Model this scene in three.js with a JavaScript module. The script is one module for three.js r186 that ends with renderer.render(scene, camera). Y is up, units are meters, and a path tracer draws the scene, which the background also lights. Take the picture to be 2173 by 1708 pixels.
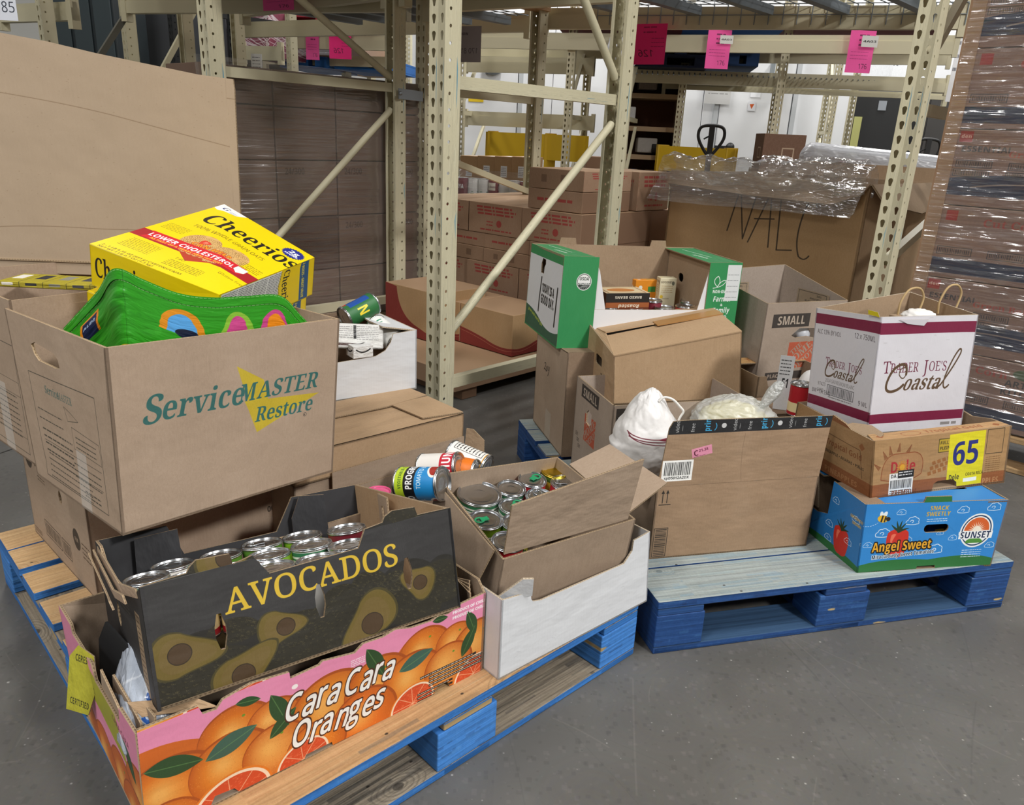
import * as THREE from 'three';
import { RoundedBoxGeometry } from 'three/addons/geometries/RoundedBoxGeometry.js';
import { mergeGeometries } from 'three/addons/utils/BufferGeometryUtils.js';
import { ImprovedNoise } from 'three/addons/math/ImprovedNoise.js';
import { RectAreaLightUniformsLib } from 'three/addons/lights/RectAreaLightUniformsLib.js';

// ---------- camera, lights, exposure ----------
const scene = new THREE.Scene();
scene.background = new THREE.Color(0x0b0c0d);
const camera = new THREE.PerspectiveCamera(2 * Math.atan(854 / 1648) * 180 / Math.PI, 2173 / 1708, 0.05, 60);
camera.position.set(0, 1.132, 0);
camera.rotation.set(-0.3295, 0, 0.048, 'XYZ');
camera.updateMatrixWorld(true);
const renderer = new THREE.WebGLRenderer({ antialias: true });
renderer.toneMapping = THREE.LinearToneMapping;
renderer.toneMappingExposure = 1.48;
renderer.shadowMap.enabled = true;
RectAreaLightUniformsLib.init();
const LAMP_POWER = 42, LAMP_COLOR = new THREE.Color(1.0, 0.985, 0.965);
// [x, z, width, length, strength]: the high-bay fixtures of the hall
const LAMPS = [
  [4.7, 3.7, 0.7, 1.3, 4.2], [2.6, -0.6, 0.6, 1.2, 0.75], [-1.8, 0.6, 0.6, 1.2, 0.8], [-3.6, 2.6, 0.6, 1.2, 0.7], [-2.6, 5.2, 0.6, 1.2, 0.7], [-5.6, 0.2, 0.6, 1.2, 0.6], [6.6, -1.6, 0.6, 1.2, 0.8],
  [-3.6, -6.2, 0.6, 1.2, 0.35], [2.2, -6.9, 0.6, 1.2, 0.7], [6.2, -6.0, 0.6, 1.2, 0.9], [-4.5, -9.4, 0.6, 1.2, 1.1], [0.4, -10.0, 0.6, 1.2, 1.3], [5.2, -10.2, 0.6, 1.2, 1.6],
];

// ---------- small helpers ----------
const V = (x, y, z) => new THREE.Vector3(x, y, z);
let seed = 7;
const rnd = () => { seed = (seed * 1664525 + 1013904223) >>> 0; return seed / 4294967296; };
const rr = (a, b) => a + (b - a) * rnd();
const noise = new ImprovedNoise();
// the point at pixel (px, py) of a 2173 x 1708 frame that lies at depth z in front of the camera: used to work out where far things stand
function at(px, py, z) {
  const d = V((px - 1086.5) / 1648, -(py - 854) / 1648, -1).applyEuler(camera.rotation);
  return d.multiplyScalar(z / -d.z).add(V(0, 1.132, 0));
}
function atY(px, py, y) {
  const d = V((px - 1086.5) / 1648, -(py - 854) / 1648, -1).applyEuler(camera.rotation);
  return d.multiplyScalar((y - 1.132) / d.y).add(V(0, 1.132, 0));
}
const counts = {};
function numbered(n) { const k = counts[n] = (counts[n] ?? -1) + 1; return k ? `${n}_${String(k).padStart(3, '0')}` : n; }
function tag(o, label, category, group, kind) {
  if (label) o.userData.label = label;
  if (category) o.userData.category = category;
  if (group) o.userData.group = group;
  if (kind) o.userData.kind = kind;
  return o;
}
function thing(name, label, category, p = [0, 0, 0], r = [0, 0, 0], group) {
  const o = new THREE.Group(); o.name = numbered(name); scene.add(o);
  o.position.set(...p); o.rotation.set(r[1], r[0], r[2], 'YXZ');
  return tag(o, label, category, group);
}
function part(parent, name, geo, m, label) {
  const o = new THREE.Mesh(geo, m); o.name = name; o.castShadow = o.receiveShadow = true;
  if (label) o.userData.label = label;
  parent.add(o); return o;
}
function solo(name, geo, m, label, category, group) {
  const o = new THREE.Mesh(geo, m); o.name = numbered(name); o.castShadow = o.receiveShadow = true; scene.add(o);
  return tag(o, label, category, group);
}
function struct(name, geo, m, parent = scene) {
  const o = new THREE.Mesh(geo, m); o.name = name; o.castShadow = o.receiveShadow = true; parent.add(o);
  if (parent === scene) o.userData.kind = 'structure';
  return o;
}
function dup(o, label) { const c = o.clone(); c.name = numbered(o.name.replace(/_\d{3}$/, '')); scene.add(c); c.userData = { ...o.userData }; if (label) c.userData.label = label; return c; }
const box = (w, h, d, x = 0, y = 0, z = 0) => new THREE.BoxGeometry(w, h, d).translate(x, y, z);
const rbox = (w, h, d, r = 0.004, x = 0, y = 0, z = 0) => new RoundedBoxGeometry(w, h, d, 2, r).translate(x, y, z);
function bar(a, b, w, h, up = V(0, 1, 0)) {   // a square bar from a to b
  const d = b.clone().sub(a), L = d.length(), g = new THREE.BoxGeometry(w, h, L);
  const m = new THREE.Matrix4().lookAt(b, a, up); return g.applyMatrix4(m).translate((a.x + b.x) / 2, (a.y + b.y) / 2, (a.z + b.z) / 2);
}
function tube(pts, r, seg = 24, rs = 8, closed = false) { return new THREE.TubeGeometry(new THREE.CatmullRomCurve3(pts, closed, 'catmullrom', 0.5), seg, r, rs, closed); }
function rod(a, b, r, rs = 10) {
  const d = b.clone().sub(a), g = new THREE.CylinderGeometry(r, r, d.length(), rs);
  g.applyQuaternion(new THREE.Quaternion().setFromUnitVectors(V(0, 1, 0), d.clone().normalize())); const c = a.clone().add(b).multiplyScalar(0.5);
  return g.translate(c.x, c.y, c.z);
}
const merge = (l) => mergeGeometries(l.map((g) => { const n = g.index ? g.toNonIndexed() : g; for (const k of Object.keys(n.attributes)) if (!['position', 'normal', 'uv'].includes(k)) n.deleteAttribute(k); return n; }));

// ---------- textures ----------
function speckle(size, amount, stretchX, stretchY, s0) {
  const c = document.createElement('canvas'); c.width = c.height = size; const x = c.getContext('2d'), im = x.createImageData(size, size);
  let q = s0; const r = () => { q = (q * 1664525 + 1013904223) >>> 0; return q / 4294967296; };
  for (let j = 0; j < size; j++) for (let i = 0; i < size; i++) {
    const a = 6.2832 * i / size, b = 6.2832 * j / size;
    let v = (r() - 0.5) * 0.8 + noise.noise(Math.cos(a) * stretchX, Math.sin(a) * stretchX + b * 0, Math.sin(b) * stretchY + Math.cos(b) * 3) * 0.3 + noise.noise(i / size * 3, j / size * 3, 5) * 0.5;
    const k = (j * size + i) * 4; im.data[k] = im.data[k + 1] = im.data[k + 2] = v > 0 ? 255 : 0; im.data[k + 3] = Math.min(255, Math.abs(v) * amount);
  }
  x.putImageData(im, 0, 0); return c;
}
const SPECK = speckle(512, 34, 20, 9, 3), SPECK2 = speckle(256, 60, 9, 9, 11);
function cv(w, h, base, draw, opt = {}) {
  const c = document.createElement('canvas'); c.width = w; c.height = h; const x = c.getContext('2d');
  x.fillStyle = base; x.fillRect(0, 0, w, h);
  if (draw) draw(x, w, h);
  x.save(); x.globalAlpha = opt.grain ?? 1; x.fillStyle = x.createPattern(SPECK, 'repeat'); x.fillRect(0, 0, w, h); x.restore();
  if (opt.after) opt.after(x, w, h);
  const t = new THREE.CanvasTexture(c); t.colorSpace = THREE.SRGBColorSpace; t.wrapS = t.wrapT = THREE.RepeatWrapping; t.anisotropy = 8;
  return t;
}
// small prints share large canvases
const sheets = []; const AT = 2048;
function av(w, h, base, draw, opt) {
  const src = cv(w, h, base, draw, opt).image; let s = sheets[sheets.length - 1];
  if (s && s.x + w + 4 > AT) { s.x = 0; s.y += s.row + 4; s.row = 0; }
  if (!s || s.y + h + 4 > AT) { const c = document.createElement('canvas'); c.width = c.height = AT; const t = new THREE.CanvasTexture(c); t.colorSpace = THREE.SRGBColorSpace; t.wrapS = t.wrapT = THREE.RepeatWrapping; s = { t, g: c.getContext('2d'), x: 0, y: 0, row: 0 }; sheets.push(s); }
  s.g.drawImage(src, s.x, s.y); const t = s.t.clone(); t.needsUpdate = true; t.repeat.set((w - 2) / AT, (h - 2) / AT); t.offset.set((s.x + 1) / AT, 1 - (s.y + h - 1) / AT); s.x += w + 4; s.row = Math.max(s.row, h); return t;
}
// text: o = { s size, f font, w weight, c colour, k skew, a align, rot, sx, st stroke colour, sw stroke width }
function T(x, str, px, py, o = {}) {
  x.save(); x.translate(px, py); if (o.rot) x.rotate(o.rot); x.transform(o.sx ?? 1, 0, -(o.k ?? 0), 1, 0, 0);
  x.font = `${o.w ?? ''} ${o.s ?? 20}px ${o.f ?? 'sans-serif'}`; x.textAlign = o.a ?? 'left'; x.textBaseline = 'alphabetic';
  if (o.st) { x.strokeStyle = o.st; x.lineWidth = o.sw ?? 4; x.lineJoin = 'round'; x.strokeText(str, 0, 0); }
  x.fillStyle = o.c ?? '#111'; x.fillText(str, 0, 0); x.restore();
}
function poly(x, pts, fill, stroke, lw, close = true) {
  x.beginPath(); pts.forEach(([a, b], i) => (i ? x.lineTo(a, b) : x.moveTo(a, b))); if (close) x.closePath();
  if (fill) { x.fillStyle = fill; x.fill(); } if (stroke) { x.strokeStyle = stroke; x.lineWidth = lw; x.lineJoin = x.lineCap = 'round'; x.stroke(); }
}
function ell(x, a, b, rx, ry, rot, fill, stroke, lw) {
  x.beginPath(); x.ellipse(a, b, rx, ry, rot, 0, 6.2832); if (fill) { x.fillStyle = fill; x.fill(); } if (stroke) { x.strokeStyle = stroke; x.lineWidth = lw; x.stroke(); }
}
function path(x, d, fill, stroke, lw) { const p = new Path2D(d); if (fill) { x.fillStyle = fill; x.fill(p); } if (stroke) { x.strokeStyle = stroke; x.lineWidth = lw; x.lineCap = x.lineJoin = 'round'; x.stroke(p); } }
function barcode(x, a, b, w, h, col = '#151515', vertical = false) {
  let q = 5; x.fillStyle = col; let p = 0; const L = vertical ? h : w;
  while (p < L) { q = (q * 16807) % 2147483647; const bw = L / 95 * (1 + q % 3); if (vertical) x.fillRect(a, b + p, w, Math.min(bw, L - p)); else x.fillRect(a + p, b, Math.min(bw, L - p), h); q = (q * 16807) % 2147483647; p += bw + L / 95 * (1 + q % 3); }
}
function lines(x, a, b, w, n, gap, lh, col) { let q = 9; x.fillStyle = col; for (let i = 0; i < n; i++) { let p = 0; while (p < w) { q = (q * 16807) % 2147483647; const l = lh * (1.5 + q % 5); x.fillRect(a + p, b + i * gap, Math.min(l, w - p), lh); p += l + lh * 0.8; } } }
const M = (o) => new THREE.MeshStandardMaterial({ roughness: 0.85, metalness: 0, side: THREE.DoubleSide, ...o });
function bumpTex(size, f) {
  const d = new Uint8Array(size * size * 4);
  for (let j = 0; j < size; j++) for (let i = 0; i < size; i++) { const v = Math.max(0, Math.min(255, f(i / size, j / size) * 255)), k = (j * size + i) * 4; d[k] = d[k + 1] = d[k + 2] = v; d[k + 3] = 255; }
  const t = new THREE.DataTexture(d, size, size); t.wrapS = t.wrapT = THREE.RepeatWrapping; t.magFilter = THREE.LinearFilter; t.minFilter = THREE.LinearMipmapLinearFilter; t.generateMipmaps = true; t.needsUpdate = true; return t;
}
const fbm = (x, y, z, o = 4) => { let s = 0, a = 0.5; for (let i = 0; i < o; i++) { s += a * noise.noise(x, y, z + i * 7); x *= 2.03; y *= 2.03; a *= 0.5; } return s; };
// where the sight line through a pixel meets a plane of a thing's own axes ({ p, r } as in a carton's fit), in world space
function onFit(f, px, py, axis, val) {
  const q = new THREE.Quaternion().setFromEuler(new THREE.Euler(f.r[1], f.r[0], f.r[2], 'YXZ')), inv = q.clone().invert(), o = V(0, 1.132, 0).sub(V(...f.p)).applyQuaternion(inv), d = at(px, py, 1).sub(V(0, 1.132, 0)).applyQuaternion(inv);
  return o.addScaledVector(d, (val - o[axis]) / d[axis]).applyQuaternion(q).add(V(...f.p));
}
// board surface: soft dents and faint flute lines; the uv spans a whole face
const boardBump = bumpTex(512, (u, v) => 0.5 + 0.6 * fbm(u * 3.2, v * 3.2, 1) + 0.004 * Math.sin(u * 6.2832 * 55));
const crumple = bumpTex(512, (u, v) => { const a = fbm(u * 4, v * 4, 2, 5), b = Math.abs(fbm(u * 5 + 9, v * 5, 4, 4)); return 0.5 + 0.3 * a + 0.9 * b; });
const KRAFT = { sand: '#ad9680', tan: '#b09270', brown: '#9f876c', dull: '#a08b76', grey: '#a6978a', deep: '#8a735d' };
const kraftTex = {}; for (const [k, c] of Object.entries(KRAFT)) kraftTex[k] = cv(512, 512, c, (x) => { for (let i = 0; i < 260; i++) { x.fillStyle = rnd() > 0.6 ? 'rgba(60,40,20,0.16)' : 'rgba(235,215,185,0.12)'; x.fillRect(rnd() * 512, rnd() * 512, 1 + rnd() * 5, 1); } });
const kraftMat = {}; for (const k of Object.keys(KRAFT)) kraftMat[k] = M({ map: kraftTex[k], bumpMap: boardBump, bumpScale: 0.006, roughness: 0.82 });
const printMat = (map, o = {}) => M({ map, bumpMap: boardBump, bumpScale: 0.005, roughness: 0.72, ...o });
// cut board edge: two liners with the flutes between them
const fluteTex = (a, b) => cv(256, 32, a, (x) => { x.fillStyle = b; for (let i = 0; i < 32; i++) { x.beginPath(); x.moveTo(i * 8, 26); x.lineTo(i * 8 + 4, 8); x.lineTo(i * 8 + 8, 26); x.closePath(); x.fill(); } });
const edgeTan = M({ map: fluteTex('#b39b7c', '#8a7256'), roughness: 0.95 }), edgeDark = M({ map: fluteTex('#a08a6d', '#6f5b45'), roughness: 0.95 }), edgeWhite = M({ map: fluteTex('#bfb09a', '#94836c'), roughness: 0.95 });

// ---------- sheets of board ----------
// A cut sheet: outline and holes in (s, t); frame { p, s, t } with s x t pointing outwards; the sheet is th thick, inwards. Groups: 0 outside, 1 inside, 2 cut edge.
function sheet(outline, holes, th, frame, size, warp, fold) {
  const pts = outline.map(([a, b]) => new THREE.Vector2(a, b)); if (THREE.ShapeUtils.isClockWise(pts)) pts.reverse();
  const hs = (holes ?? []).map((h) => { const q = h.map(([a, b]) => new THREE.Vector2(a, b)); if (!THREE.ShapeUtils.isClockWise(q)) q.reverse(); return q; });
  const all = pts.concat(...hs), tri = THREE.ShapeUtils.triangulateShape(pts, hs), n = frame.s.clone().cross(frame.t).normalize();
  const P = (v, k) => { const q = frame.p.clone().addScaledVector(frame.s, v.x).addScaledVector(frame.t, v.y).addScaledVector(n, -k * th); return warp ? warp(q) : q; };
  const pos = [], uv = [], groups = []; const [w, h] = size;
  const push = (v, k, u, t) => { const q = P(v, k); pos.push(q.x, q.y, q.z); uv.push(u, t); };
  for (const k of [0, 1]) { const st = pos.length / 3; for (const f of tri) for (const i of (k ? [f[2], f[1], f[0]] : f)) push(all[i], k, k ? all[i].x / 0.5 : all[i].x / w, k ? all[i].y / 0.5 : all[i].y / h); groups.push([st, pos.length / 3 - st, k]); }
  // edges on a fold of the board carry on its print; cut edges show the flutes
  const onFold = (a, b) => fold && ((Math.abs(a.x) < 0.0015 && Math.abs(b.x) < 0.0015) || (Math.abs(a.x - fold) < 0.0015 && Math.abs(b.x - fold) < 0.0015) || (Math.abs(a.y) < 0.0015 && Math.abs(b.y) < 0.0015));
  for (const pass of [0, 2]) {
    const st = pos.length / 3; let run = 0;
    for (const loop of [pts, ...hs]) for (let i = 0; i < loop.length; i++) {
      const a = loop[i], b = loop[(i + 1) % loop.length], L = a.distanceTo(b), u0 = run / 0.22, u1 = (run + L) / 0.22; run += L;
      if ((onFold(a, b) ? 0 : 2) !== pass) continue;
      const U = pass ? [[u0, 1], [u0, 0], [u1, 0], [u1, 1]] : [[a.x / w, a.y / h], [a.x / w, a.y / h], [b.x / w, b.y / h], [b.x / w, b.y / h]];
      push(a, 0, ...U[0]); push(a, 1, ...U[1]); push(b, 1, ...U[2]); push(a, 0, ...U[0]); push(b, 1, ...U[2]); push(b, 0, ...U[3]);
    }
    if (pos.length / 3 > st) groups.push([st, pos.length / 3 - st, pass]);
  }
  const g = new THREE.BufferGeometry(); g.setAttribute('position', new THREE.Float32BufferAttribute(pos, 3)); g.setAttribute('uv', new THREE.Float32BufferAttribute(uv, 2));
  for (const q of groups) g.addGroup(...q); g.computeVertexNormals(); return g;
}
const rect = (w, h) => [[0, 0], [w, 0], [w, h], [0, h]];
const slot = (cx, cy, w, h, r = 0.45) => { const o = [], k = h * r; for (const [sx, sy] of [[1, -1], [1, 1], [-1, 1], [-1, -1]]) { const q = (sx > 0 ? (sy < 0 ? -90 : 0) : (sy > 0 ? 90 : 180)); for (let i = 0; i <= 3; i++) { const a = (q + i * 30) * Math.PI / 180; o.push([cx + sx * (w / 2 - k) + k * Math.cos(a), cy + sy * (h / 2 - k) + k * Math.sin(a)]); } } return o; };
function frames(w, h, d) {
  return {
    front: { f: { p: V(0, 0, 0), s: V(1, 0, 0), t: V(0, 1, 0) }, size: [w, h] }, back: { f: { p: V(w, 0, -d), s: V(-1, 0, 0), t: V(0, 1, 0) }, size: [w, h] },
    left: { f: { p: V(0, 0, -d), s: V(0, 0, 1), t: V(0, 1, 0) }, size: [d, h] }, right: { f: { p: V(w, 0, 0), s: V(0, 0, -1), t: V(0, 1, 0) }, size: [d, h] },
    top: { f: { p: V(0, h, 0), s: V(1, 0, 0), t: V(0, 0, -1) }, size: [w, d] }, bottom: { f: { p: V(0, 0, -d), s: V(1, 0, 0), t: V(0, 0, 1) }, size: [w, d] },
  };
}
function trilinear(s, o) {
  const c = {}; for (const [k, v] of Object.entries(o)) c[k] = v;
  for (const k of ['000', '100', '010', '110', '001', '101', '011', '111']) c[k] ??= [0, 0, 0];
  // hidden corners follow their visible neighbours
  return (q) => {
    const u = q.x / s[0], v = -q.z / s[1], w = q.y / s[2], r = q.clone(); const cl = (t) => Math.max(-0.2, Math.min(1.2, t));
    for (const k in c) { const f = (k[0] === '1' ? cl(u) : 1 - cl(u)) * (k[1] === '1' ? cl(v) : 1 - cl(v)) * (k[2] === '1' ? cl(w) : 1 - cl(w)); r.x += f * c[k][0]; r.y += f * c[k][1]; r.z += f * c[k][2]; }
    return r;
  };
}
// A carton. fit = { p, r, s: [w, d, h], o }; faces = { front: { out, holes, m } , ... } ; a face set to null is left out
function carton(name, label, fit, faces, opt = {}) {
  const [w, d, h] = fit.s, t = thing(name, label, opt.cat ?? 'box', fit.p, fit.r, opt.group), F = frames(w, h, d), wp = fit.o ? trilinear(fit.s, fit.o) : null, th = opt.th ?? 0.004;
  const outer = opt.m ?? kraftMat.sand, inner = opt.inner ?? kraftMat.sand, edge = opt.edge ?? edgeTan;
  for (const side of ['front', 'back', 'left', 'right', 'bottom', 'top']) {
    const f = faces[side]; if (f === null || (side === 'top' && !f)) continue;
    const S = F[side].size, g = sheet(f?.out ?? rect(...S), f?.holes, th, F[side].f, f?.size ?? (f?.m && !f.board ? S : [0.5, 0.5]), wp, S[0]);
    part(t, side + '_panel', g, [f?.m ?? outer, f?.inner ?? inner, f?.edge ?? edge], f?.label);
  }
  t.flap = (nm, out, frame, m, o = {}) => part(t, nm, sheet(out, o.holes, o.th ?? th, frame, o.size ?? [0.5, 0.5], o.warp ? wp : null), [m ?? outer, o.inner ?? inner, o.edge ?? edge], o.label);
  return t;
}

// ---------- the hall ----------
const concrete = cv(2048, 2048, '#5d5b57', (x, w, h) => {
  for (let i = 0; i < 900; i++) { const a = rnd() * w, b = rnd() * h, r = 12 + rnd() * 130; const g = x.createRadialGradient(a, b, 0, a, b, r); const k = rnd() > 0.5; g.addColorStop(0, k ? 'rgba(158,154,146,0.09)' : 'rgba(52,50,47,0.085)'); g.addColorStop(1, 'rgba(90,90,90,0)'); x.fillStyle = g; x.fillRect(a - r, b - r, 2 * r, 2 * r); }
  for (let i = 0; i < 14000; i++) { x.fillStyle = rnd() > 0.5 ? 'rgba(150,146,138,0.10)' : 'rgba(30,29,27,0.10)'; const s = 2 + rnd() * 7; x.fillRect(rnd() * w, rnd() * h, s, s * rr(0.6, 1.6)); }
  for (let i = 0; i < 260; i++) { x.strokeStyle = rnd() > 0.55 ? 'rgba(45,43,40,0.10)' : 'rgba(180,176,168,0.10)'; x.lineWidth = 0.7 + rnd() * 2.4; const a = rnd() * w, b = rnd() * h, q = rnd() * 6.28, L = 30 + rnd() * 300; x.beginPath(); x.moveTo(a, b); x.quadraticCurveTo(a + Math.cos(q) * L / 2 + rr(-14, 14), b + Math.sin(q) * L / 2 + rr(-14, 14), a + Math.cos(q) * L, b + Math.sin(q) * L); x.stroke(); }
  for (let i = 0; i < 2600; i++) { x.fillStyle = rnd() > 0.45 ? 'rgba(225,222,214,0.5)' : 'rgba(38,36,34,0.35)'; const s = 0.6 + rnd() * rnd() * 3.4; x.fillRect(rnd() * w, rnd() * h, s, s); }
}, { grain: 0 });
concrete.repeat.set(0.4, 0.4);
const concreteRough = bumpTex(512, (u, v) => 0.52 + 0.5 * fbm(u * 5, v * 5, 8)); concreteRough.repeat.set(0.4, 0.4);
const floorMat = M({ map: concrete, roughness: 0.92, roughnessMap: concreteRough });
const planeUV = (g, ax, az) => { const p = g.attributes.position, uv = g.attributes.uv; for (let i = 0; i < p.count; i++) uv.setXY(i, p.getX(i) * ax, p.getZ(i) * az); return g; };
struct('floor', planeUV(box(20, 0.2, 21, 0, -0.1, -4), 1, 1), floorMat);
const jointMat = M({ color: '#3f3d3a', roughness: 0.95 });
const j1 = atY(0, 962, 0), j2 = atY(46, 946, 0), jd = j2.clone().sub(j1).normalize();
struct('trim_1', bar(j1.clone().addScaledVector(jd, -4), j1.clone().addScaledVector(jd, 9), 0.006, 0.002), jointMat);
const wallMat = M({ color: '#77756f' }), ceilMat = M({ color: '#3c3b38' }), steelWall = M({ color: '#d9d8d0', roughness: 0.6 });
struct('ceiling', box(20, 0.2, 21, 0, 7.3, -4), ceilMat);
struct('wall_right', box(0.2, 7.3, 21, 10, 3.65, -4), wallMat);
struct('wall_front', box(20, 7.3, 0.2, 0, 3.65, 6.5), wallMat);
struct('wall_back', box(20, 7.3, 0.2, 0, 3.65, -14.5), M({ color: '#e2e2de' }));
const wl = struct('wall_left', box(0.2, 7.3, 21, -10, 3.65, -4), steelWall);
{ // ribbed metal cladding of the left wall, where it shows between the racks
  const s = []; for (let i = 0; i < 60; i++) s.push(box(0.05, 5, 0.07, -9.88, 2.6, -3.2 - i * 0.15)); struct('trim_2', merge(s), steelWall);
}
// lamps
const lampGlow = new THREE.MeshStandardMaterial({ color: '#f2f0ea', emissive: LAMP_COLOR, emissiveIntensity: 3 }), lampMetal = M({ color: '#d7d7d4', roughness: 0.4 });
LAMPS.forEach(([x, z, w, d, k], i) => {
  const t = thing('high_bay_lamp', 'white flat high bay lamp hanging under the ceiling, out of the picture', 'lamp', [x, 5.6, z], [0, 0, 0], 'ceiling lamps');
  part(t, 'housing', rbox(w + 0.06, 0.07, d + 0.06, 0.01, 0, 0.045, 0), lampMetal); part(t, 'light_panel', box(w, 0.006, d, 0, 0.004, 0), lampGlow);
  for (const s of [-1, 1]) part(t, 'cable', rod(V(0, 0.08, s * d / 2), V(0, 1.6, s * d / 2), 0.004), lampMetal);
  const L = new THREE.RectAreaLight(LAMP_COLOR, LAMP_POWER * k, w, d); L.position.set(0, -0.012, 0); L.rotation.x = -Math.PI / 2; t.add(L);
});

// ---------- pallet racks ----------
const scuff = cv(256, 1024, '#cdc6a8', (x, w, h) => { for (let i = 0; i < 240; i++) { const b = h * (0.25 + 0.75 * Math.sqrt(rnd())); x.fillStyle = rnd() > 0.5 ? 'rgba(70,66,54,0.22)' : 'rgba(228,224,205,0.4)'; x.fillRect(rnd() * w, b, 1 + rnd() * 6, 2 + rnd() * 26); } x.fillStyle = 'rgba(40,120,170,0.8)'; poly(x, [[200, 610], [216, 622], [212, 660], [202, 650]], 'rgba(47,125,170,0.75)'); poly(x, [[206, 770], [240, 760], [236, 790]], 'rgba(80,140,175,0.45)'); });
const rackMat = M({ map: scuff, roughness: 0.5 }), rackPlain = M({ color: '#c6bfa2', roughness: 0.5 }), rackDark = M({ color: '#17191b', roughness: 0.6 }), galv = M({ color: '#8f959a', roughness: 0.42, metalness: 0.75 }), galvDull = M({ color: '#7d858b', roughness: 0.6, metalness: 0.4 });
const YAW = -0.74;
const tear = (cx, cy, k = 1, n = 6) => { const o = []; for (let i = 0; i <= n; i++) { const a = Math.PI * i / n; o.push([cx + 0.0085 * k * Math.cos(a), cy + 0.005 + 0.0085 * k * Math.sin(a)]); } o.push([cx - 0.0042, cy - 0.0145], [cx, cy - 0.0165], [cx + 0.0042, cy - 0.0145]); return o; };
const dot = (cx, cy, r = 0.0055, n = 8) => { const o = []; for (let i = 0; i < n; i++) { const a = 6.2832 * i / n; o.push([cx + r * Math.cos(a), cy + r * Math.sin(a)]); } return o; };
function postGeo(h, y0, y1, phase, far) {   // an open C section whose holed face looks along +z
  const W = 0.039, D = 0.07, th = 0.0024, l = [], tr = [], dr = []; const n = far ? 3 : 6;
  for (let y = y0 + phase; y < y1; y += 0.0508) { tr.push(y); dr.push(y + 0.028); }
  const g = 0.007, hy = Math.hypot(W - 0.006, g);
  for (const s of [-1, 1]) {
    const a = V(s < 0 ? -W : 0, 0, s < 0 ? 0 : -g), b = V(s < 0 ? 0 : W, 0, s < 0 ? -g : 0), dir = b.clone().sub(a).normalize(), L = a.distanceTo(b);
    l.push(sheet(rect(L, h), tr.map((y) => tear(L * (s < 0 ? 0.48 : 0.52), y, 1, n)), th, { p: a, s: dir, t: V(0, 1, 0) }, [L, h]));
    l.push(sheet(rect(D, h), dr.map((y) => dot(s < 0 ? D - 0.024 : 0.024, y, 0.0058, far ? 5 : 8)), th, s < 0 ? { p: V(-W, 0, -D), s: V(0, 0, 1), t: V(0, 1, 0) } : { p: V(W, 0, 0), s: V(0, 0, -1), t: V(0, 1, 0) }, [D, h]));
    l.push(box(0.014, h, th, s * (W - 0.007), h / 2, -D));
  }
  return merge(l);
}
// An upright frame: front post with its holed face at the origin looking along +z, rear post at z = -depth looking away.
function upright(label, p, yaw, o = {}) {
  const m = o.m ?? rackMat, D = o.depth ?? 1.05, h = o.h ?? 3.4, t = thing('rack_upright', label, 'rack', [p[0], 0, p[1]], [yaw, 0, 0]);
  const geo = postGeo(h, o.y0 ?? 0.05, o.y1 ?? 2.2, o.phase ?? 0, o.far);
  if (o.front !== false) { part(t, 'post', geo, m); part(t, 'base_plate', box(0.11, 0.006, 0.12, 0, 0.003, -0.03), rackPlain); }
  if (o.rear !== false) { const q = part(t, 'post', geo, m); q.rotation.y = Math.PI; q.position.z = -D; part(t, 'base_plate', box(0.11, 0.006, 0.12, 0, 0.003, -D + 0.03), rackPlain); }
  const z0 = -0.066, z1 = -D + 0.066;
  for (const y of o.hz ?? []) part(t, 'horizontal_brace', bar(V(0, y, z0), V(0, y, z1), 0.034, 0.042), o.bm ?? rackPlain);
  for (const [a, b] of o.dg ?? []) part(t, 'diagonal_brace', o.round ? rod(V(0, a, z0), V(0, b, z1), 0.017, 12) : bar(V(0, a, z0), V(0, b, z1), 0.03, 0.034), o.bm ?? rackPlain);
  return t;
}
const braceY = (px, py, p) => at(px, py, p).y;
const FM = [-0.30, -2.765], FL = [-1.36, -3.54], FR = [1.40, -3.05], FC = [-0.575, -4.5];
upright('cream rack upright with double row of drop-shaped holes standing in the middle', FM, YAW, { phase: 0.011, round: true, bm: rackMat, hz: [0.235, at(963, 176, 2.85).y], dg: [[0.42, at(1275, 262, 3.5).y], [at(975, 60, 2.9).y + 0.9, at(1285, 165, 3.5).y]] });
upright('cream rack upright left of the middle, brace rising behind the cereal boxes', FL, YAW, { phase: 0.03, round: true, hz: [0.25, at(480, 152, 3.6).y], dg: [[0.42, at(820, 232, 4.25).y], [at(735, 0, 3.9).y + 0.22, at(828, 165, 4.25).y]] });
upright('cream rack upright leaning in view beside the film-wrapped pallet load at the right', FR, YAW, { phase: 0.02, hz: [at(2000, 245, 3.5).y, 0.25], dg: [[at(1880, 600, 3.2).y + 0.1, at(1950, 400, 3.6).y], [at(1990, 150, 3.3).y, at(1990, 150, 3.3).y + 0.85]] });
upright('shaded cream upright tied back-to-back behind the middle post by a grey spacer', FC, YAW, { phase: 0.025, depth: 0.97, hz: [at(975, 198, 4.7).y], dg: [[at(965, 325, 4.6).y, at(1015, 405, 5.0).y]] });
{ // spacer between the back-to-back uprights
  const a = at(846, 205, 4.22), b = at(897, 205, 4.45); a.y = b.y;
  const t = thing('row_spacer', 'grey galvanised bar bolted between two back-to-back rack posts', 'bracket'); part(t, 'bar', bar(a, b, 0.004, 0.05), galv); part(t, 'bolt', new THREE.SphereGeometry(0.011, 10, 8).translate(a.x + 0.012, a.y, a.z + 0.02), galv);
}
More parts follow.
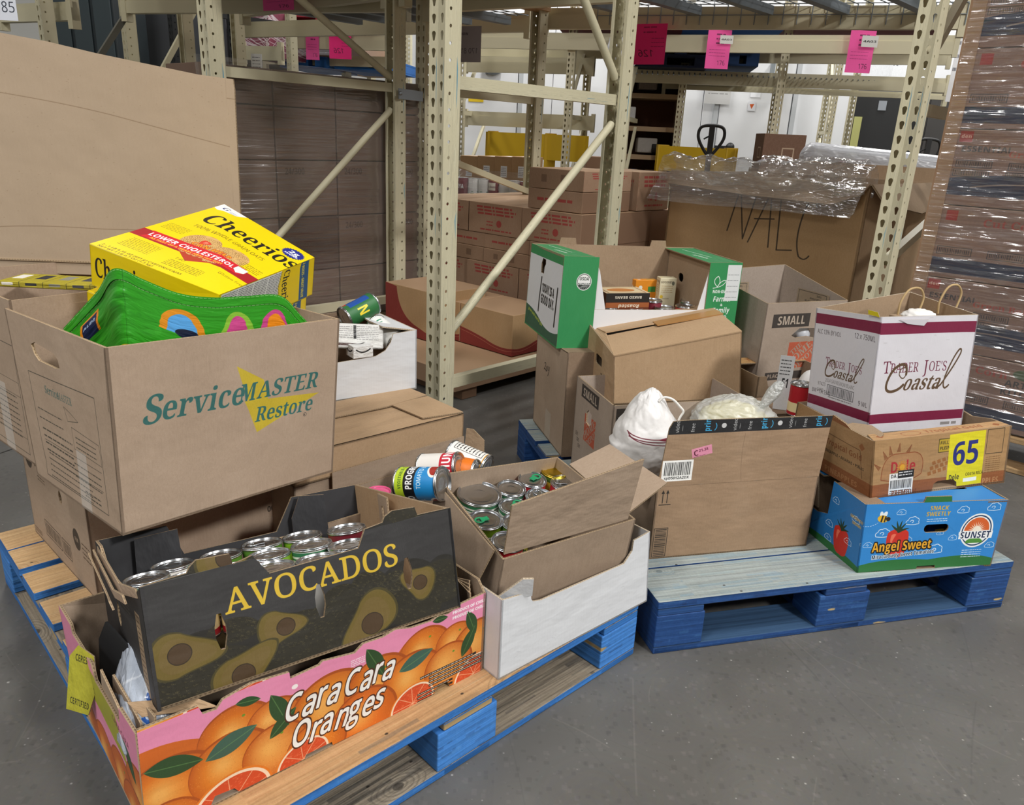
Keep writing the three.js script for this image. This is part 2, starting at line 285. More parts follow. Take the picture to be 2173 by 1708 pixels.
const step = (a, b, h = 0.105, w = 0.05) => merge([bar(a.clone().add(V(0, -h * 0.16, 0)), b.clone().add(V(0, -h * 0.16, 0)), w, h * 0.68), bar(a.clone().add(V(0, h * 0.34, 0)), b.clone().add(V(0, h * 0.34, 0)), w * 0.62, h * 0.32)]);
function beam(label, a, b, h = 0.11, m = rackPlain, ends = true) {
  const t = thing('rack_beam', label, 'rack beam'); part(t, 'beam', step(a, b, h), m);
  if (ends) for (const e of [a, b]) { const d = b.clone().sub(a).normalize(), q = e.clone().addScaledVector(d, e === a ? 0.02 : -0.02); part(t, 'end_connector', bar(q.clone().addScaledVector(d, -0.02), q.clone().addScaledVector(d, 0.02), 0.056, 0.19), m); }
  return t;
}
// row behind the middle post: beams at one level, wire deck on them
const yB = at(1143, 45, 5.28).y, dA = V(Math.cos(YAW), 0, -Math.sin(YAW)), dD = V(-Math.sin(YAW), 0, -Math.cos(YAW));
const Cf = V(FC[0], yB, FC[1]), Rf = V(FR[0], yB, FR[1]), Cr = Cf.clone().addScaledVector(dD, 1.06), Rr = Rf.clone().addScaledVector(dD, 1.02);
const rearA = at(1150, 40, 5.25), rearB = atY(2055, 37, rearA.y);
beam('cream rack beam under the wire deck at the top right, behind the pink tag', rearA, rearB, 0.115);
const frontA = at(905, 5, 4.45), frontB = atY(1330, -22, frontA.y);
beam('cream rack beam cut off by the top edge right of the middle post', frontA, frontB, 0.1);
const leftB = at(868, 4, 4.6), leftA = atY(262, 10, leftB.y);
beam('cream rack beam at the top left carrying the pink tag cut off by the frame', leftA, leftB, 0.1);
const lrB = at(1128, 48, 5.5), lrA = atY(500, 64, lrB.y);
beam('shaded rear rack beam behind the upright left of the middle', lrA, lrB, 0.11);
function deck(label, c0, c1, c2, nW, nL, chan, drop = 0.09, overhang) {   // c0-c1 along the beam, c0-c2 across
  const t = thing('wire_deck', label, 'wire deck'), l = [], u = c1.clone().sub(c0), v = c2.clone().sub(c0), un = u.clone().normalize(), r = 0.0028;
  for (let i = 0; i <= nW; i++) { const p = c0.clone().addScaledVector(u, i / nW), q = p.clone().add(v); l.push(rod(p, q, r, 5)); if (overhang) { l.push(rod(q, q.clone().add(V(0, -drop, 0)), r, 5)); } }
  for (let j = 0; j <= nL; j++) { const p = c0.clone().addScaledVector(v, j / nL), q = p.clone().add(u); l.push(rod(p.add(V(0, 0.005, 0)), q.add(V(0, 0.005, 0)), r, 5)); }
  if (overhang) { const p = c2.clone().add(V(0, -drop * 0.5, 0)); l.push(rod(p, p.clone().add(u), r, 5)); }
  const w = part(t, 'wire_mesh', merge(l), galvDull); w.userData.kind = 'stuff';
  for (let i = 0; i < chan; i++) { const p = c0.clone().addScaledVector(u, (i + 0.5) / chan).add(V(0, -0.03, 0)); part(t, 'support_channel', bar(p, p.clone().add(v), 0.05, 0.045), galvDull); }
}
{
  const up = V(0, 0.062, 0), a = frontA.clone().lerp(frontB, 0.55).add(up), fr = a.clone(), u = rearB.clone().sub(rearA);
  const c2 = rearA.clone().lerp(rearB, 0.16).add(up).addScaledVector(dD, -0.036), c0 = c2.clone().addScaledVector(dD, -1.06);
  deck('wire mesh rack deck with grey channels at the top right, folded over its beam', c0, c0.clone().addScaledVector(u, 0.84), c2, 26, 9, 5, 0.1, true);
  const k0 = leftA.clone().lerp(leftB, 0.3).add(up), k2 = k0.clone().addScaledVector(dD, 1.0);
  deck('shaded wire mesh rack deck with dark channels at the top left', k0, k0.clone().addScaledVector(leftB.clone().sub(leftA), 0.68), k2, 18, 8, 5);
}

// ---------- wooden block pallets ----------
const woodTex = (base, dark, lite, opt = {}) => cv(1024, 256, base, (x, w, h) => {
  for (let i = 0; i < 150; i++) { const y0 = rnd() * h, a = rr(4, 16), f = rr(0.002, 0.008), ph = rnd() * 6; x.strokeStyle = rnd() > 0.45 ? dark : lite; x.globalAlpha = 0.04 + rnd() * 0.13; x.lineWidth = 0.8 + rnd() * 3.2; x.beginPath(); for (let k = 0; k <= w; k += 16) { const y = y0 + a * Math.sin(k * f + ph) + 3 * Math.sin(k * 0.03 + ph); k ? x.lineTo(k, y) : x.moveTo(k, y); } x.stroke(); }
  x.globalAlpha = 1; for (let i = 0; i < (opt.knots ?? 3); i++) { const a = rnd() * w, b = h * (0.2 + 0.6 * rnd()), r = rr(9, 20); x.globalAlpha = 0.28; for (let k = 9; k > 0; k--) ell(x, a + rr(-2, 2), b, r * k * 0.42, r * k * 0.2, 0, null, k % 2 ? dark : lite, 2); x.globalAlpha = 0.75; ell(x, a, b, r * 0.75, r * 0.5, 0, dark); x.globalAlpha = 1; }
  if (opt.paint) for (let i = 0; i < opt.n; i++) { x.globalAlpha = rr(0.1, 0.5); x.fillStyle = opt.paint; const a = rnd() * w, b = rnd() * h; x.fillRect(a, b, rr(10, 200), rr(1, 10)); }
  x.globalAlpha = 1; for (let i = 0; i < 12; i++) ell(x, rnd() * w, rnd() * h, 3, 2, 0, 'rgba(30,24,18,0.8)');
});
const woodBump = bumpTex(256, (u, v) => 0.5 + 0.5 * fbm(u * 2, v * 24, 3) + 0.25 * fbm(u * 9, v * 9, 1));
const pineTop = M({ map: woodTex('#c6a274', '#7c5a34', '#dcc096'), bumpMap: woodBump, bumpScale: 0.004 });
const wornTop = M({ map: woodTex('#b08a5e', '#59432c', '#cdaa7c', { knots: 2, paint: '#4c4a46', n: 30 }), bumpMap: woodBump, bumpScale: 0.005 });
const dirtyTop = M({ map: woodTex('#8f826f', '#3b342c', '#b5a892', { knots: 1, paint: '#2e2c2a', n: 130 }), bumpMap: woodBump, bumpScale: 0.006 });
const greyTop = M({ map: woodTex('#97a09e', '#6a7678', '#b4bbb4', { knots: 2, paint: '#7795a8', n: 150 }), bumpMap: woodBump, bumpScale: 0.005 });
const blueTex = (base, n) => cv(512, 128, base, (x, w, h) => {
  for (let i = 0; i < 220; i++) { x.fillStyle = rnd() > 0.5 ? 'rgba(8,30,70,0.22)' : 'rgba(120,170,215,0.16)'; x.fillRect(rnd() * w, rnd() * h, 2 + rnd() * 26, 1 + rnd() * 3); }
  for (let i = 0; i < n; i++) { const a = rnd() * w, b = rnd() > 0.5 ? rnd() * 18 : rnd() * h; const p = []; const r = 2 + rnd() * rnd() * 16; for (let k = 0; k < 8; k++) p.push([a + r * 2.4 * Math.cos(k * 0.785) * rr(0.4, 1), b + r * 0.55 * Math.sin(k * 0.785) * rr(0.4, 1)]); poly(x, p, rnd() > 0.25 ? '#b59a6c' : '#c9d0d2'); }
});
const blueA = M({ map: blueTex('#2f72bd', 26), bumpMap: woodBump, bumpScale: 0.003, roughness: 0.7 }), blueB = M({ map: blueTex('#17437e', 16), bumpMap: woodBump, bumpScale: 0.003, roughness: 0.7 });
const blueBlockA = M({ map: blueTex('#3f82cf', 8), bumpMap: woodBump, bumpScale: 0.004, roughness: 0.8 });
function board(w, h, d, x, y, z, alongX, s0) {   // uv along the grain in metres
  const g = new RoundedBoxGeometry(w, h, d, 1, 0.003), p = g.attributes.position, uv = g.attributes.uv, n = g.attributes.normal;
  for (let i = 0; i < p.count; i++) { const a = alongX ? p.getX(i) : p.getZ(i), b = Math.abs(n.getY(i)) > 0.6 ? (alongX ? p.getZ(i) : p.getX(i)) : p.getY(i) * 1.2; uv.setXY(i, a * 0.9 + s0, b * 3.4 + s0 * 0.37); }
  return g.translate(x, y, z);
}
// paint each board's faces: tops with one wood, sides with paint
function twoTone(g, top, side) {
  const q = g.index ? g.toNonIndexed() : g, n = q.attributes.normal, idx = [[], []]; for (let f = 0; f < n.count; f += 3) idx[(n.getY(f) + n.getY(f + 1) + n.getY(f + 2)) / 3 > 0.75 ? 0 : 1].push(f, f + 1, f + 2);
  q.clearGroups(); q.setIndex([...idx[0], ...idx[1]]); q.addGroup(0, idx[0].length, 0); q.addGroup(idx[0].length, idx[1].length, 1); return [q, [top, side]];
}
function pallet(label, p, yaw, c) {
  const W = 1.016, D = 1.219, t = thing('block_pallet', label, 'pallet', [p[0], 0, p[1]], [yaw, 0, 0]); let k = 1;
  const add = (nm, g, top, side) => part(t, nm, ...twoTone(g, top, side)); const s0 = () => (k += 0.37);
  const decks = [[0, 0.142], [0.146, 0.28], [0.345, 0.445], [0.52, 0.66], [0.725, 0.83], [0.872, 0.975], [1.0, 1.108], [1.112, 1.219]];
  decks.forEach(([a, b], i) => add('deck_board', board(W, 0.02, b - a, W / 2, 0.131, -(a + b) / 2, true, s0()), i < 2 ? c.front : c.top, c.paint));
  for (const x of [0.06, W / 2, W - 0.06]) { add('stringer_board', board(0.118, 0.018, D, x, 0.112, -D / 2, false, s0()), c.under, c.paint); add('bottom_board', board(0.118, 0.017, D, x, 0.0085, -D / 2, false, s0()), c.under, c.paint); }
  for (const z of [0.055, D - 0.055]) add('bottom_board', board(W, 0.017, 0.11, W / 2, 0.0086, -z, true, s0()), c.under, c.paint);
  for (const [x, bw] of [[0.062, 0.124], [W / 2, 0.145], [W - 0.062, 0.124]]) for (const [z, bd] of [[0.05, 0.1], [D / 2, 0.1], [D - 0.05, 0.1]]) add('block', board(bw, 0.086, bd, x, 0.06, -z, true, s0()), c.paint, c.block);
  return t;
}
pallet('blue block pallet at the left front, its deck boards worn to bare pine', [-0.417, -0.828], 0.77, { front: wornTop, top: pineTop, under: dirtyTop, paint: blueA, block: blueBlockA });
pallet('blue block pallet at the right with grey weathered deck and a large knot', [0.357, -1.536], 0.274, { front: greyTop, top: greyTop, under: M({ color: '#2c4a6a', bumpMap: woodBump, bumpScale: 0.004 }), paint: blueB, block: blueB });

// ---------- left pallet: cartons ----------
const FIT = {
  sm: { p: [-0.6824, 0.4220, -1.2238], r: [0.8971, -0.0067, -0.0339], s: [0.4745, 0.4031, 0.3492], o: { '011': [0, -0.0045, -0.0333], '101': [0.0108, -0.0053, 0], '000': [0, 0.005, 0], '100': [-0.0103, 0, 0], '010': [0, 0.0077, 0.0321] } },
  b2: { p: [-0.8711, 0.1410, -1.4343], r: [0.8201, 0, 0], s: [0.46, 0.42, 0.279] },
  cara: { p: [-0.4997, 0.1415, -0.8550], r: [0.7283, 0, 0], s: [0.6222, 0.4017, 0.1858], o: { '001': [0.0031, 0.0031, 0], '101': [0.0041, -0.0059, 0], '100': [0.0024, -0.0085, 0], '011': [0, -0.0225, -0.036] } },
  avo: { p: [-0.4913, 0.3200, -0.9124], r: [0.6607, -0.2688, -0.0242], s: [0.5229, 0.3997, 0.1868] },
  white: { p: [-0.0007, 0.1415, -1.2418], r: [0.7410, 0, 0], s: [0.4407, 0.4, 0.1783], o: { '100': [0.0094, -0.0042, 0], '101': [-0.0087, 0.0031, 0] } },
  canbox: { p: [-0.0261, 0.1429, -1.3398], r: [0.5571, 0.1467, -0.0106], s: [0.3293, 0.2980, 0.2310], o: { '001': [0.0046, -0.0097, 0], '101': [0.0012, 0.0073, 0], '011': [0, 0.0103, 0.0049], '111': [0, -0.0074, 0] } },
  g2: { p: [-0.4970, 0.3350, -1.6443], r: [0.7456, 0, 0], s: [0.5, 0.2698, 0.0798] },
  w2: { p: [-0.6232, 0.4150, -1.9337], r: [0.6311, 0, 0], s: [0.42, 0.3, 0.1786] },
  cer: { p: [-0.5908, 0.7309, -1.4479], r: [1.3299, 0.3180, 0.0806], s: [0.3907, 0.2718, 0.0977], o: { '001': [0.0096, 0.0014, 0], '011': [0, -0.0115, -0.0098], '101': [-0.0255, -0.0017, 0], '111': [0.0159, 0.0107, 0], '010': [0, 0.0051, 0.0039], '100': [0.0057, -0.0075, 0] } },
  amz: { p: [0.3633, 0.1415, -1.7289], r: [0.2506, 0, 0], s: [0.4479, 0.33, 0.2007] },
  sunset: { p: [0.8722, 0.1415, -1.7096], r: [0.2003, 0, 0], s: [0.3965, 0.25, 0.1845], o: { '001': [-0.0073, 0.005, 0], '100': [0, -0.0054, 0], '000': [0.0088, -0.0017, 0] } },
  dole: { p: [0.8824, 0.3310, -1.7493], r: [0.3348, 0, 0], s: [0.4419, 0.3, 0.1473], o: { '001': [-0.0134, 0.0027, 0], '101': [-0.0136, 0.0093, 0], '100': [0.0137, -0.0066, 0], '000': [0.0138, -0.0053, 0] } },
  tj: { p: [0.8914, 0.4500, -1.8542], r: [0.4138, 0, 0], s: [0.3437, 0.2087, 0.2993], o: { '001': [-0.0154, 0.0129, 0], '011': [0, -0.0129, -0.0158], '101': [-0.0171, 0.0032, 0], '000': [0.0169, 0.0052, 0], '010': [0, -0.0021, 0.0139], '100': [0.0227, -0.0122, 0], '111': [-0.01, 0.02, -0.015] } },
  hdlow: { p: [0.2771, 0.1415, -2.0037], r: [0.2943, 0, 0], s: [0.42, 0.2808, 0.31] },
  bg: { p: [0.3051, 0.38, -2.2262], r: [0.2747, 0, 0], s: [0.4218, 0.3, 0.1835], o: { '001': [-0.0123, -0.0293, 0], '101': [-0.0178, 0.0374, 0], '100': [0.0117, -0.0018, 0], '011': [0, 0.0071, 0.0448], '111': [0, 0.03, 0.0448] } },
  roy: { p: [0.0795, 0.1415, -2.6845], r: [-1.2918, 0, 0], s: [0.3287, 0.3, 0.3478], o: { '101': [-0.0033, 0.007, 0], '100': [0.0034, 0, 0], '001': [-0.002, -0.0102, 0], '000': [0.0023, 0.0082, 0] } },
  green: { p: [0.1342, 0.4920, -2.4324], r: [0.265, 0, 0], s: [0.63, 0.3517, 0.2798], o: { '001': [0.007, 0.0175, 0], '011': [0, 0.009, 0.003], '010': [0, -0.0071, -0.0376] } },
  hdup: { p: [0.8370, 0.3400, -2.5853], r: [0.4090, 0, 0], s: [0.3633, 0.34, 0.32], o: { '001': [0.0045, -0.0186, 0], '101': [-0.0025, -0.02, 0], '111': [-0.003, 0.0524, 0], '011': [-0.01, 0.035, 0] } },
};
const S = 1800;   // canvas pixels per metre of print
function printFace(w, h, base, draw, opt) { return printMat(cv(Math.round(w * S), Math.round(h * S), base, (x, W, H) => { x.translate(0, H); draw(x, W, H); x.setTransform(1, 0, 0, 1, 0, 0); }, opt), opt?.m); }
const m2 = (a) => a * S;   // metres to canvas pixels; y up is negative after translate(0, H)
{ // moving carton, front
  const G = '#2f6560', Y = '#c4ab2a', f = FIT.sm;
  const front = printFace(f.s[0], f.s[2], KRAFT.sand, (x) => {
    const q = (a, b) => [m2(a), -m2(b)];
    poly(x, [q(0.234, 0.281), q(0.29, 0.245), q(0.30, 0.2), q(0.255, 0.205)], Y); poly(x, [q(0.247, 0.207), q(0.427, 0.194), q(0.275, 0.137)], Y);
    const tx = (s, a, b, size, o) => T(x, s, m2(a), -m2(b), { s: size * S, f: 'serif', w: 'bold', c: G, k: 0.24, ...o });
    tx('S', 0.047, 0.2, 0.075, { sx: 0.85 }); tx('ervice', 0.081, 0.203, 0.062, { sx: 0.84 }); tx('M', 0.233, 0.207, 0.05, { sx: 0.78 }); tx('ASTER', 0.272, 0.207, 0.048, { sx: 0.92 });
    tx('Restore', 0.268, 0.159, 0.043, { sx: 0.85, k: 0.2 }); ell(x, m2(0.392), -m2(0.1515), 7, 7, 0, null, '#333', 1.6); T(x, 'R', m2(0.3895), -m2(0.1495), { s: 9, w: 'bold' });
  });
  const left = printFace(f.s[1], f.s[2], KRAFT.sand, (x) => {
    const K = '#4d463a', q = (a, b) => [m2(a), -m2(b)]; poly(x, [q(0.06, 0.235), q(0.335, 0.245), q(0.35, 0.022), q(0.06, 0.02)], null, K, 3);
    T(x, 'Service', m2(0.125), -m2(0.205), { s: 40, f: 'serif', w: 'bold', c: '#3d5f5a', k: 0.15, sx: 0.7 }); T(x, 'MASTER', m2(0.178), -m2(0.205), { s: 38, f: 'serif', c: '#3d5f5a', k: 0.15, sx: 0.62 }); poly(x, [q(0.195, 0.195), q(0.25, 0.178), q(0.2, 0.168)], null, K, 2);
    lines(x, m2(0.075), -m2(0.165), m2(0.1), 2, 34, 4, K); lines(x, m2(0.08), -m2(0.125), m2(0.13), 4, 26, 6, K); lines(x, m2(0.085), -m2(0.075), m2(0.2), 5, 22, 4, K); poly(x, [q(0.215, 0.16), q(0.335, 0.155), q(0.34, 0.115), q(0.22, 0.118)], null, K, 2); lines(x, m2(0.23), -m2(0.145), m2(0.09), 3, 18, 4, K); for (const b of [0.1, 0.062]) poly(x, [q(0.08, b), q(0.335, b + 0.002)], null, K, 2, false); lines(x, m2(0.21), -m2(0.088), m2(0.12), 3, 24, 4, K);
    lines(x, m2(0.25), -m2(0.042), m2(0.07), 2, 16, 5, K);
  }, { after: (x, W, H) => { x.fillStyle = 'rgba(222,226,230,0.34)'; poly(x, [[W * 0.56, H * 0.66], [W * 0.67, H * 0.66], [W * 0.68, H], [W * 0.56, H]], 'rgba(222,226,230,0.36)'); } });
  const hole = [[0.100, 0.296], [0.118, 0.303], [0.195, 0.298], [0.212, 0.288], [0.216, 0.272], [0.198, 0.268], [0.125, 0.268], [0.108, 0.278]];
  const t = carton('moving_carton', 'large tan open carton with green and yellow lettering, holding cereal and a green bag', f, { front: { m: front }, left: { m: left, holes: [hole] } }, { th: 0.005 });
  t.flap('folded_flap', rect(0.47, 0.11), { p: V(0, f.s[2] - 0.004, -0.007), s: V(1, 0, 0), t: V(0.0, -1, -0.04) }, kraftMat.sand);
}
{ // lower carton
  const f = FIT.b2, K = '#5a4632';
  const left = printFace(f.s[1], f.s[2], KRAFT.sand, (x) => {
    ell(x, m2(0.045), -m2(0.225), m2(0.028), m2(0.034), 0, '#463a2e'); T(x, 'FOOD', m2(0.026), -m2(0.222), { s: 20, w: 'bold', c: KRAFT.sand, f: 'serif' }); T(x, 'MARKET', m2(0.023), -m2(0.209), { s: 15, c: KRAFT.sand }); T(x, '365', m2(0.088), -m2(0.21), { s: 54, w: 'bold', c: K, sx: 0.7 }); lines(x, m2(0.1), -m2(0.19), m2(0.05), 2, 14, 5, K);
    poly(x, [[m2(0.1), -m2(0.075)], [m2(0.21), -m2(0.075)], [m2(0.21), -m2(0.035)], [m2(0.1), -m2(0.035)]], null, '#3a2e24', 4); barcode(x, m2(0.106), -m2(0.07), m2(0.098), m2(0.03), '#3a2e24'); poly(x, [[m2(0.22), -m2(0.075)], [m2(0.275), -m2(0.075)], [m2(0.275), -m2(0.035)], [m2(0.22), -m2(0.035)]], null, '#3a2e24', 4); barcode(x, m2(0.226), -m2(0.07), m2(0.044), m2(0.03), '#3a2e24');
    ell(x, m2(0.33), -m2(0.115), m2(0.022), m2(0.026), 0, '#463a2e'); T(x, 'FM', m2(0.318), -m2(0.109), { s: 26, w: 'bold', c: KRAFT.sand }); lines(x, m2(0.36), -m2(0.12), m2(0.05), 4, 20, 6, K); lines(x, m2(0.008), -m2(0.022), m2(0.05), 3, 8, 4, K);
  });
  const front = printFace(f.s[0], f.s[2], KRAFT.sand, (x) => { T(x, '884912', m2(0.418), -m2(0.107), { s: 40, w: 'bold', c: '#3a3026', sx: 0.85 }); T(x, '0023600', m2(0.405), -m2(0.08), { s: 40, w: 'bold', c: '#3a3026', sx: 0.85 }); lines(x, m2(0.06), -m2(0.2), m2(0.06), 6, 12, 5, K); });
  carton('lower_carton', 'closed tan carton with printed barcodes under the large lettered carton', f, { front: { m: front }, left: { m: left, holes: [slot(0.255, 0.188, 0.02, 0.04)] }, top: {} });
  // the stack behind it
  const w = FIT.sm, R = new THREE.Matrix4().makeRotationFromEuler(new THREE.Euler(w.r[1], w.r[0], w.r[2], 'YXZ')), q = V(0.018, 0.0, -0.425).applyMatrix4(R);
  const left2 = printFace(0.41, 0.4, KRAFT.sand, (x) => { const g = (a, b) => [m2(a), -m2(b)], C = '#4d463a'; poly(x, [g(0.06, 0.29), g(0.385, 0.29), g(0.385, 0.02), g(0.06, 0.02)], null, C, 3); lines(x, m2(0.08), -m2(0.16), m2(0.28), 8, 26, 5, C); for (const b of [0.2, 0.165, 0.06]) poly(x, [g(0.06, b), g(0.385, b)], null, C, 2, false); }, { after: (x, W, H) => poly(x, [[W * 0.62, H * 0.55], [W * 0.74, H * 0.55], [W * 0.74, H], [W * 0.62, H]], 'rgba(222,226,230,0.36)') });
  carton('moving_carton', 'tan printed carton behind the large lettered one, at the left edge', { p: [w.p[0] + q.x, 0.424, w.p[2] + q.z], r: [w.r[0], 0, 0], s: [0.46, 0.41, 0.356] }, { left: { m: left2 }, front: {} });
  carton('support_carton', 'plain carton standing at the back of the left pallet, hidden behind the stacks', { p: [-0.93, 0.1415, -1.93], r: [0.8201, 0, 0], s: [0.34, 0.33, 0.279] }, { top: {} });
}
{ // big upright carton at the far left
  const ZB = 1.95, a = at(-30, 578, ZB), b = at(507, 592, ZB), W = b.x - a.x, yb = 0.785;
  const t = thing('bulk_carton', 'very large blank tan carton standing at the far left, top edge sloping', 'box', [a.x, yb, -ZB], [0, 0, 0]);
  const out = []; const P = (px, py) => { const p = at(px, py, ZB); return [p.x - a.x, p.y - yb]; };
  for (const q of [[-30, 588], [60, 578], [190, 583], [507, 600], [510, 460], [497, 190], [494, 168], [420, 158], [300, 133], [200, 112], [100, 88], [0, 69], [-30, 64]]) out.push(P(...q));
  const blank = M({ map: cv(1024, 1024, '#b29d85', (x, w, h) => { x.strokeStyle = 'rgba(110,86,58,0.45)'; x.lineWidth = 3; for (const d of ['M0 60 Q 300 130 560 128 T 1024 190', 'M0 360 Q 400 400 620 450 T 1024 540', 'M0 905 Q 200 880 420 885 T 1024 860']) x.stroke(new Path2D(d)); for (let i = 0; i < 300; i++) { x.fillStyle = 'rgba(90,64,38,0.25)'; x.fillRect(rnd() * w, rnd() * h, 2 + rnd() * 4, 1.5); } }, { grain: 0.3 }), bumpMap: boardBump, bumpScale: 0.006 });
  part(t, 'front_panel', sheet(out, null, 0.008, { p: V(0, 0, 0), s: V(1, 0, 0), t: V(0, 1, 0) }, [W, 0.62]), [blank, kraftMat.sand, edgeDark]);
  const h = out[10][1], hr = P(497, 175)[1], ys = P(507, 600)[1];
  part(t, 'right_panel', sheet([[0, ys], [0.42, ys], [0.42, hr], [0, hr]], null, 0.008, { p: V(P(502, 400)[0], 0, -0.006), s: V(-0.42, 0, -0.91), t: V(0, 1, 0) }, [0.42, 0.6]), [blank, kraftMat.sand, edgeDark]);
  part(t, 'left_panel', sheet([[0, 0], [0.42, 0], [0.42, h], [0, h]], null, 0.008, { p: V(0, 0, -0.42), s: V(0, 0, 1), t: V(0, 1, 0) }, [0.42, 0.6]), [blank, kraftMat.sand, edgeDark]);
  part(t, 'back_panel', sheet([[0, 0], [W - 0.18, 0], [W - 0.18, hr], [0, h]], null, 0.008, { p: V(0, 0, -0.42), s: V(1, 0, 0), t: V(0, 1, 0) }, [W, 0.6]), [blank, kraftMat.sand, edgeDark]);
  part(t, 'bottom_panel', sheet(rect(W - 0.17, 0.41), null, 0.008, { p: V(0, 0.008, -0.42), s: V(1, 0, 0), t: V(0, 0, 1) }, [W, 0.42]), [kraftMat.sand, kraftMat.sand, edgeDark]);
  part(t, 'torn_flap', sheet([[0, 0], [W * 0.42, 0], [W * 0.40, 0.04], [W * 0.25, 0.055], [0.02, 0.045]], null, 0.005, { p: V(0.01, 0.0, 0.002), s: V(1, 0.01, 0), t: V(0, -0.35, -0.94) }, [W, 0.05]), [edgeDark, kraftMat.deep, edgeDark]);
  // what it stands on: another packed carton and flat yellow packets under its rim
  const yw = printMat(av(512, 128, '#a89a22', (x) => { for (let i = 0; i < 4; i++) { x.fillStyle = ['#e8e4da', '#2a2a30', '#8c8a7a', '#3a3a40'][i]; x.fillRect(20 + i * 125, 20, 60, 60); x.fillStyle = '#55511c'; x.fillRect(110 + i * 125, 0, 4, 128); } }));
  const c1 = at(-6, 598, 1.66), c2 = at(150, 600, 1.72);
  const fl = solo('cereal_packet', rbox(0.22, 0.014, 0.1, 0.003), yw, 'flat yellow packet squeezed under the rim of the very large carton', 'packet'); fl.position.set((c1.x + c2.x) / 2, at(75, 596, 1.78).y, -1.78);
}
{ // twin cereal packs
  const f = FIT.cer, Y = '#f2d400';
  const top = printMat(cv(1024, 720, Y, (x, W, H) => {
    // u runs along the front edge of the pack, v upwards is away from it; lettering reads from the right end
    x.translate(W, 0); x.rotate(Math.PI / 2); const w = H, h = W; // now x: 0..720 across, y: 0..1024 down
    poly(x, [[0, 655], [w, 655], [w, 765], [0, 765]], '#a51c26'); 
    x.save(); x.translate(w * 0.53, 640); x.beginPath(); x.moveTo(0, 195); x.bezierCurveTo(-120, 100, -230, 10, -180, -110); x.bezierCurveTo(-140, -190, -40, -180, 0, -95); x.bezierCurveTo(40, -180, 150, -190, 190, -110); x.bezierCurveTo(230, 10, 120, 100, 0, 195); x.closePath(); x.fillStyle = '#b53a24'; x.fill(); x.save(); x.clip(); x.scale(0.9, 0.9); x.fillStyle = '#d9b070'; x.fillRect(-230, -180, 460, 300);
    for (let i = 0; i < 330; i++) { const a = rr(-200, 200), b = rr(-165, 130); ell(x, a, b, 13, 11, rnd() * 3, '#e3bd7d', '#9a6a30', 2.5); ell(x, a, b, 4.5, 4, 0, '#8a5a2a'); }
    for (const [a, b, q] of [[-90, -80, 0.4], [-60, 40, -0.5], [80, 20, 0.9]]) { x.save(); x.translate(a, b); x.rotate(q); path(x, 'M-34 -16 Q0 -40 34 -16 Q26 26 0 40 Q-26 26 -34 -16Z', '#d8402c'); path(x, 'M-12 -10 Q0 -20 14 -10 Q10 12 0 18Z', '#ee8a70'); x.restore(); }
    x.restore(); x.restore();
    x.save(); x.translate(60, 700); x.rotate(-0.03); poly(x, [[-10, -52], [560, -52], [590, 0], [560, 52], [-10, 52], [14, 0]], '#d21f2c'); T(x, 'CAN HELP', 200, -58, { s: 50, w: 'bold', c: '#f5a01e', st: '#b31820', sw: 6 }); T(x, 'LOWER CHOLESTEROL', 4, 16, { s: 60, w: 'bold', c: '#fff', sx: 0.8 }); T(x, 'AS PART OF A HEART HEALTHY DIET', 40, 46, { s: 26, w: 'bold', c: '#ffcf3a', sx: 0.95 }); poly(x, [[512, -44], [582, -44], [582, 10], [547, 40], [512, 10]], '#f0ece4', '#888', 2); x.restore();
    T(x, 'Cheerios', 70, 330, { s: 210, f: 'serif', w: 'bold', c: '#1c1a18', sx: 0.72 }); T(x, '100% WHOLE GRAIN OATS', 110, 430, { s: 54, c: '#5b4a12', sx: 0.75 });
    poly(x, [[0, 0], [190, 0], [150, 70], [30, 110], [0, 90]], '#f4f2ec'); T(x, 'G', 28, 74, { s: 66, f: 'serif', w: 'bold', c: '#1b2f6e', k: 0.2 }); lines(x, 88, 50, 60, 3, 12, 4, '#5577aa');
    x.save(); x.translate(628, 120); x.beginPath(); for (let i = 0; i < 48; i++) { const r = i % 2 ? 66 : 78, a = i / 48 * 6.2832; x.lineTo(r * Math.cos(a), r * Math.sin(a)); } x.closePath(); x.fillStyle = '#1f2a86'; x.fill(); T(x, '2g', 0, 8, { s: 66, w: 'bold', c: '#fff', a: 'center' }); T(x, 'SUGAR', 0, 40, { s: 30, w: 'bold', c: '#fff', a: 'center' }); x.restore();
    const B = '#8d7a10'; lines(x, 30, 490, 130, 6, 16, 5, B); lines(x, 560, 560, 130, 4, 20, 7, B); lines(x, 60, 800, 170, 8, 16, 5, B); T(x, 'Gluten Free', 560, 830, { s: 34, c: '#6a5a08' }); T(x, '140', 330, 850, { s: 34, c: '#6a5a08' }); lines(x, 330, 870, 200, 5, 16, 6, B); T(x, '2 - 1 LB 8.35 OZ (691 g) CARTONS/CAJAS', 30, 985, { s: 24, w: 'bold', c: '#5b4d08' }); T(x, 'NET WT 3 LB 0.7 OZ (1.3 kg)', 30, 1012, { s: 24, w: 'bold', c: '#5b4d08' });
    x.setTransform(1, 0, 0, 1, 0, 0);
  }, { grain: 0.25 }), { roughness: 0.4, bumpScale: 0.001 });
  const side = printMat(cv(1024, 256, '#e9c900', (x, W, H) => { T(x, 'Cheerios', 30, 190, { s: 170, f: 'serif', w: 'bold', c: '#1c1a18', sx: 0.6 }); }, { grain: 0.25 }), { roughness: 0.4, bumpScale: 0.001 });
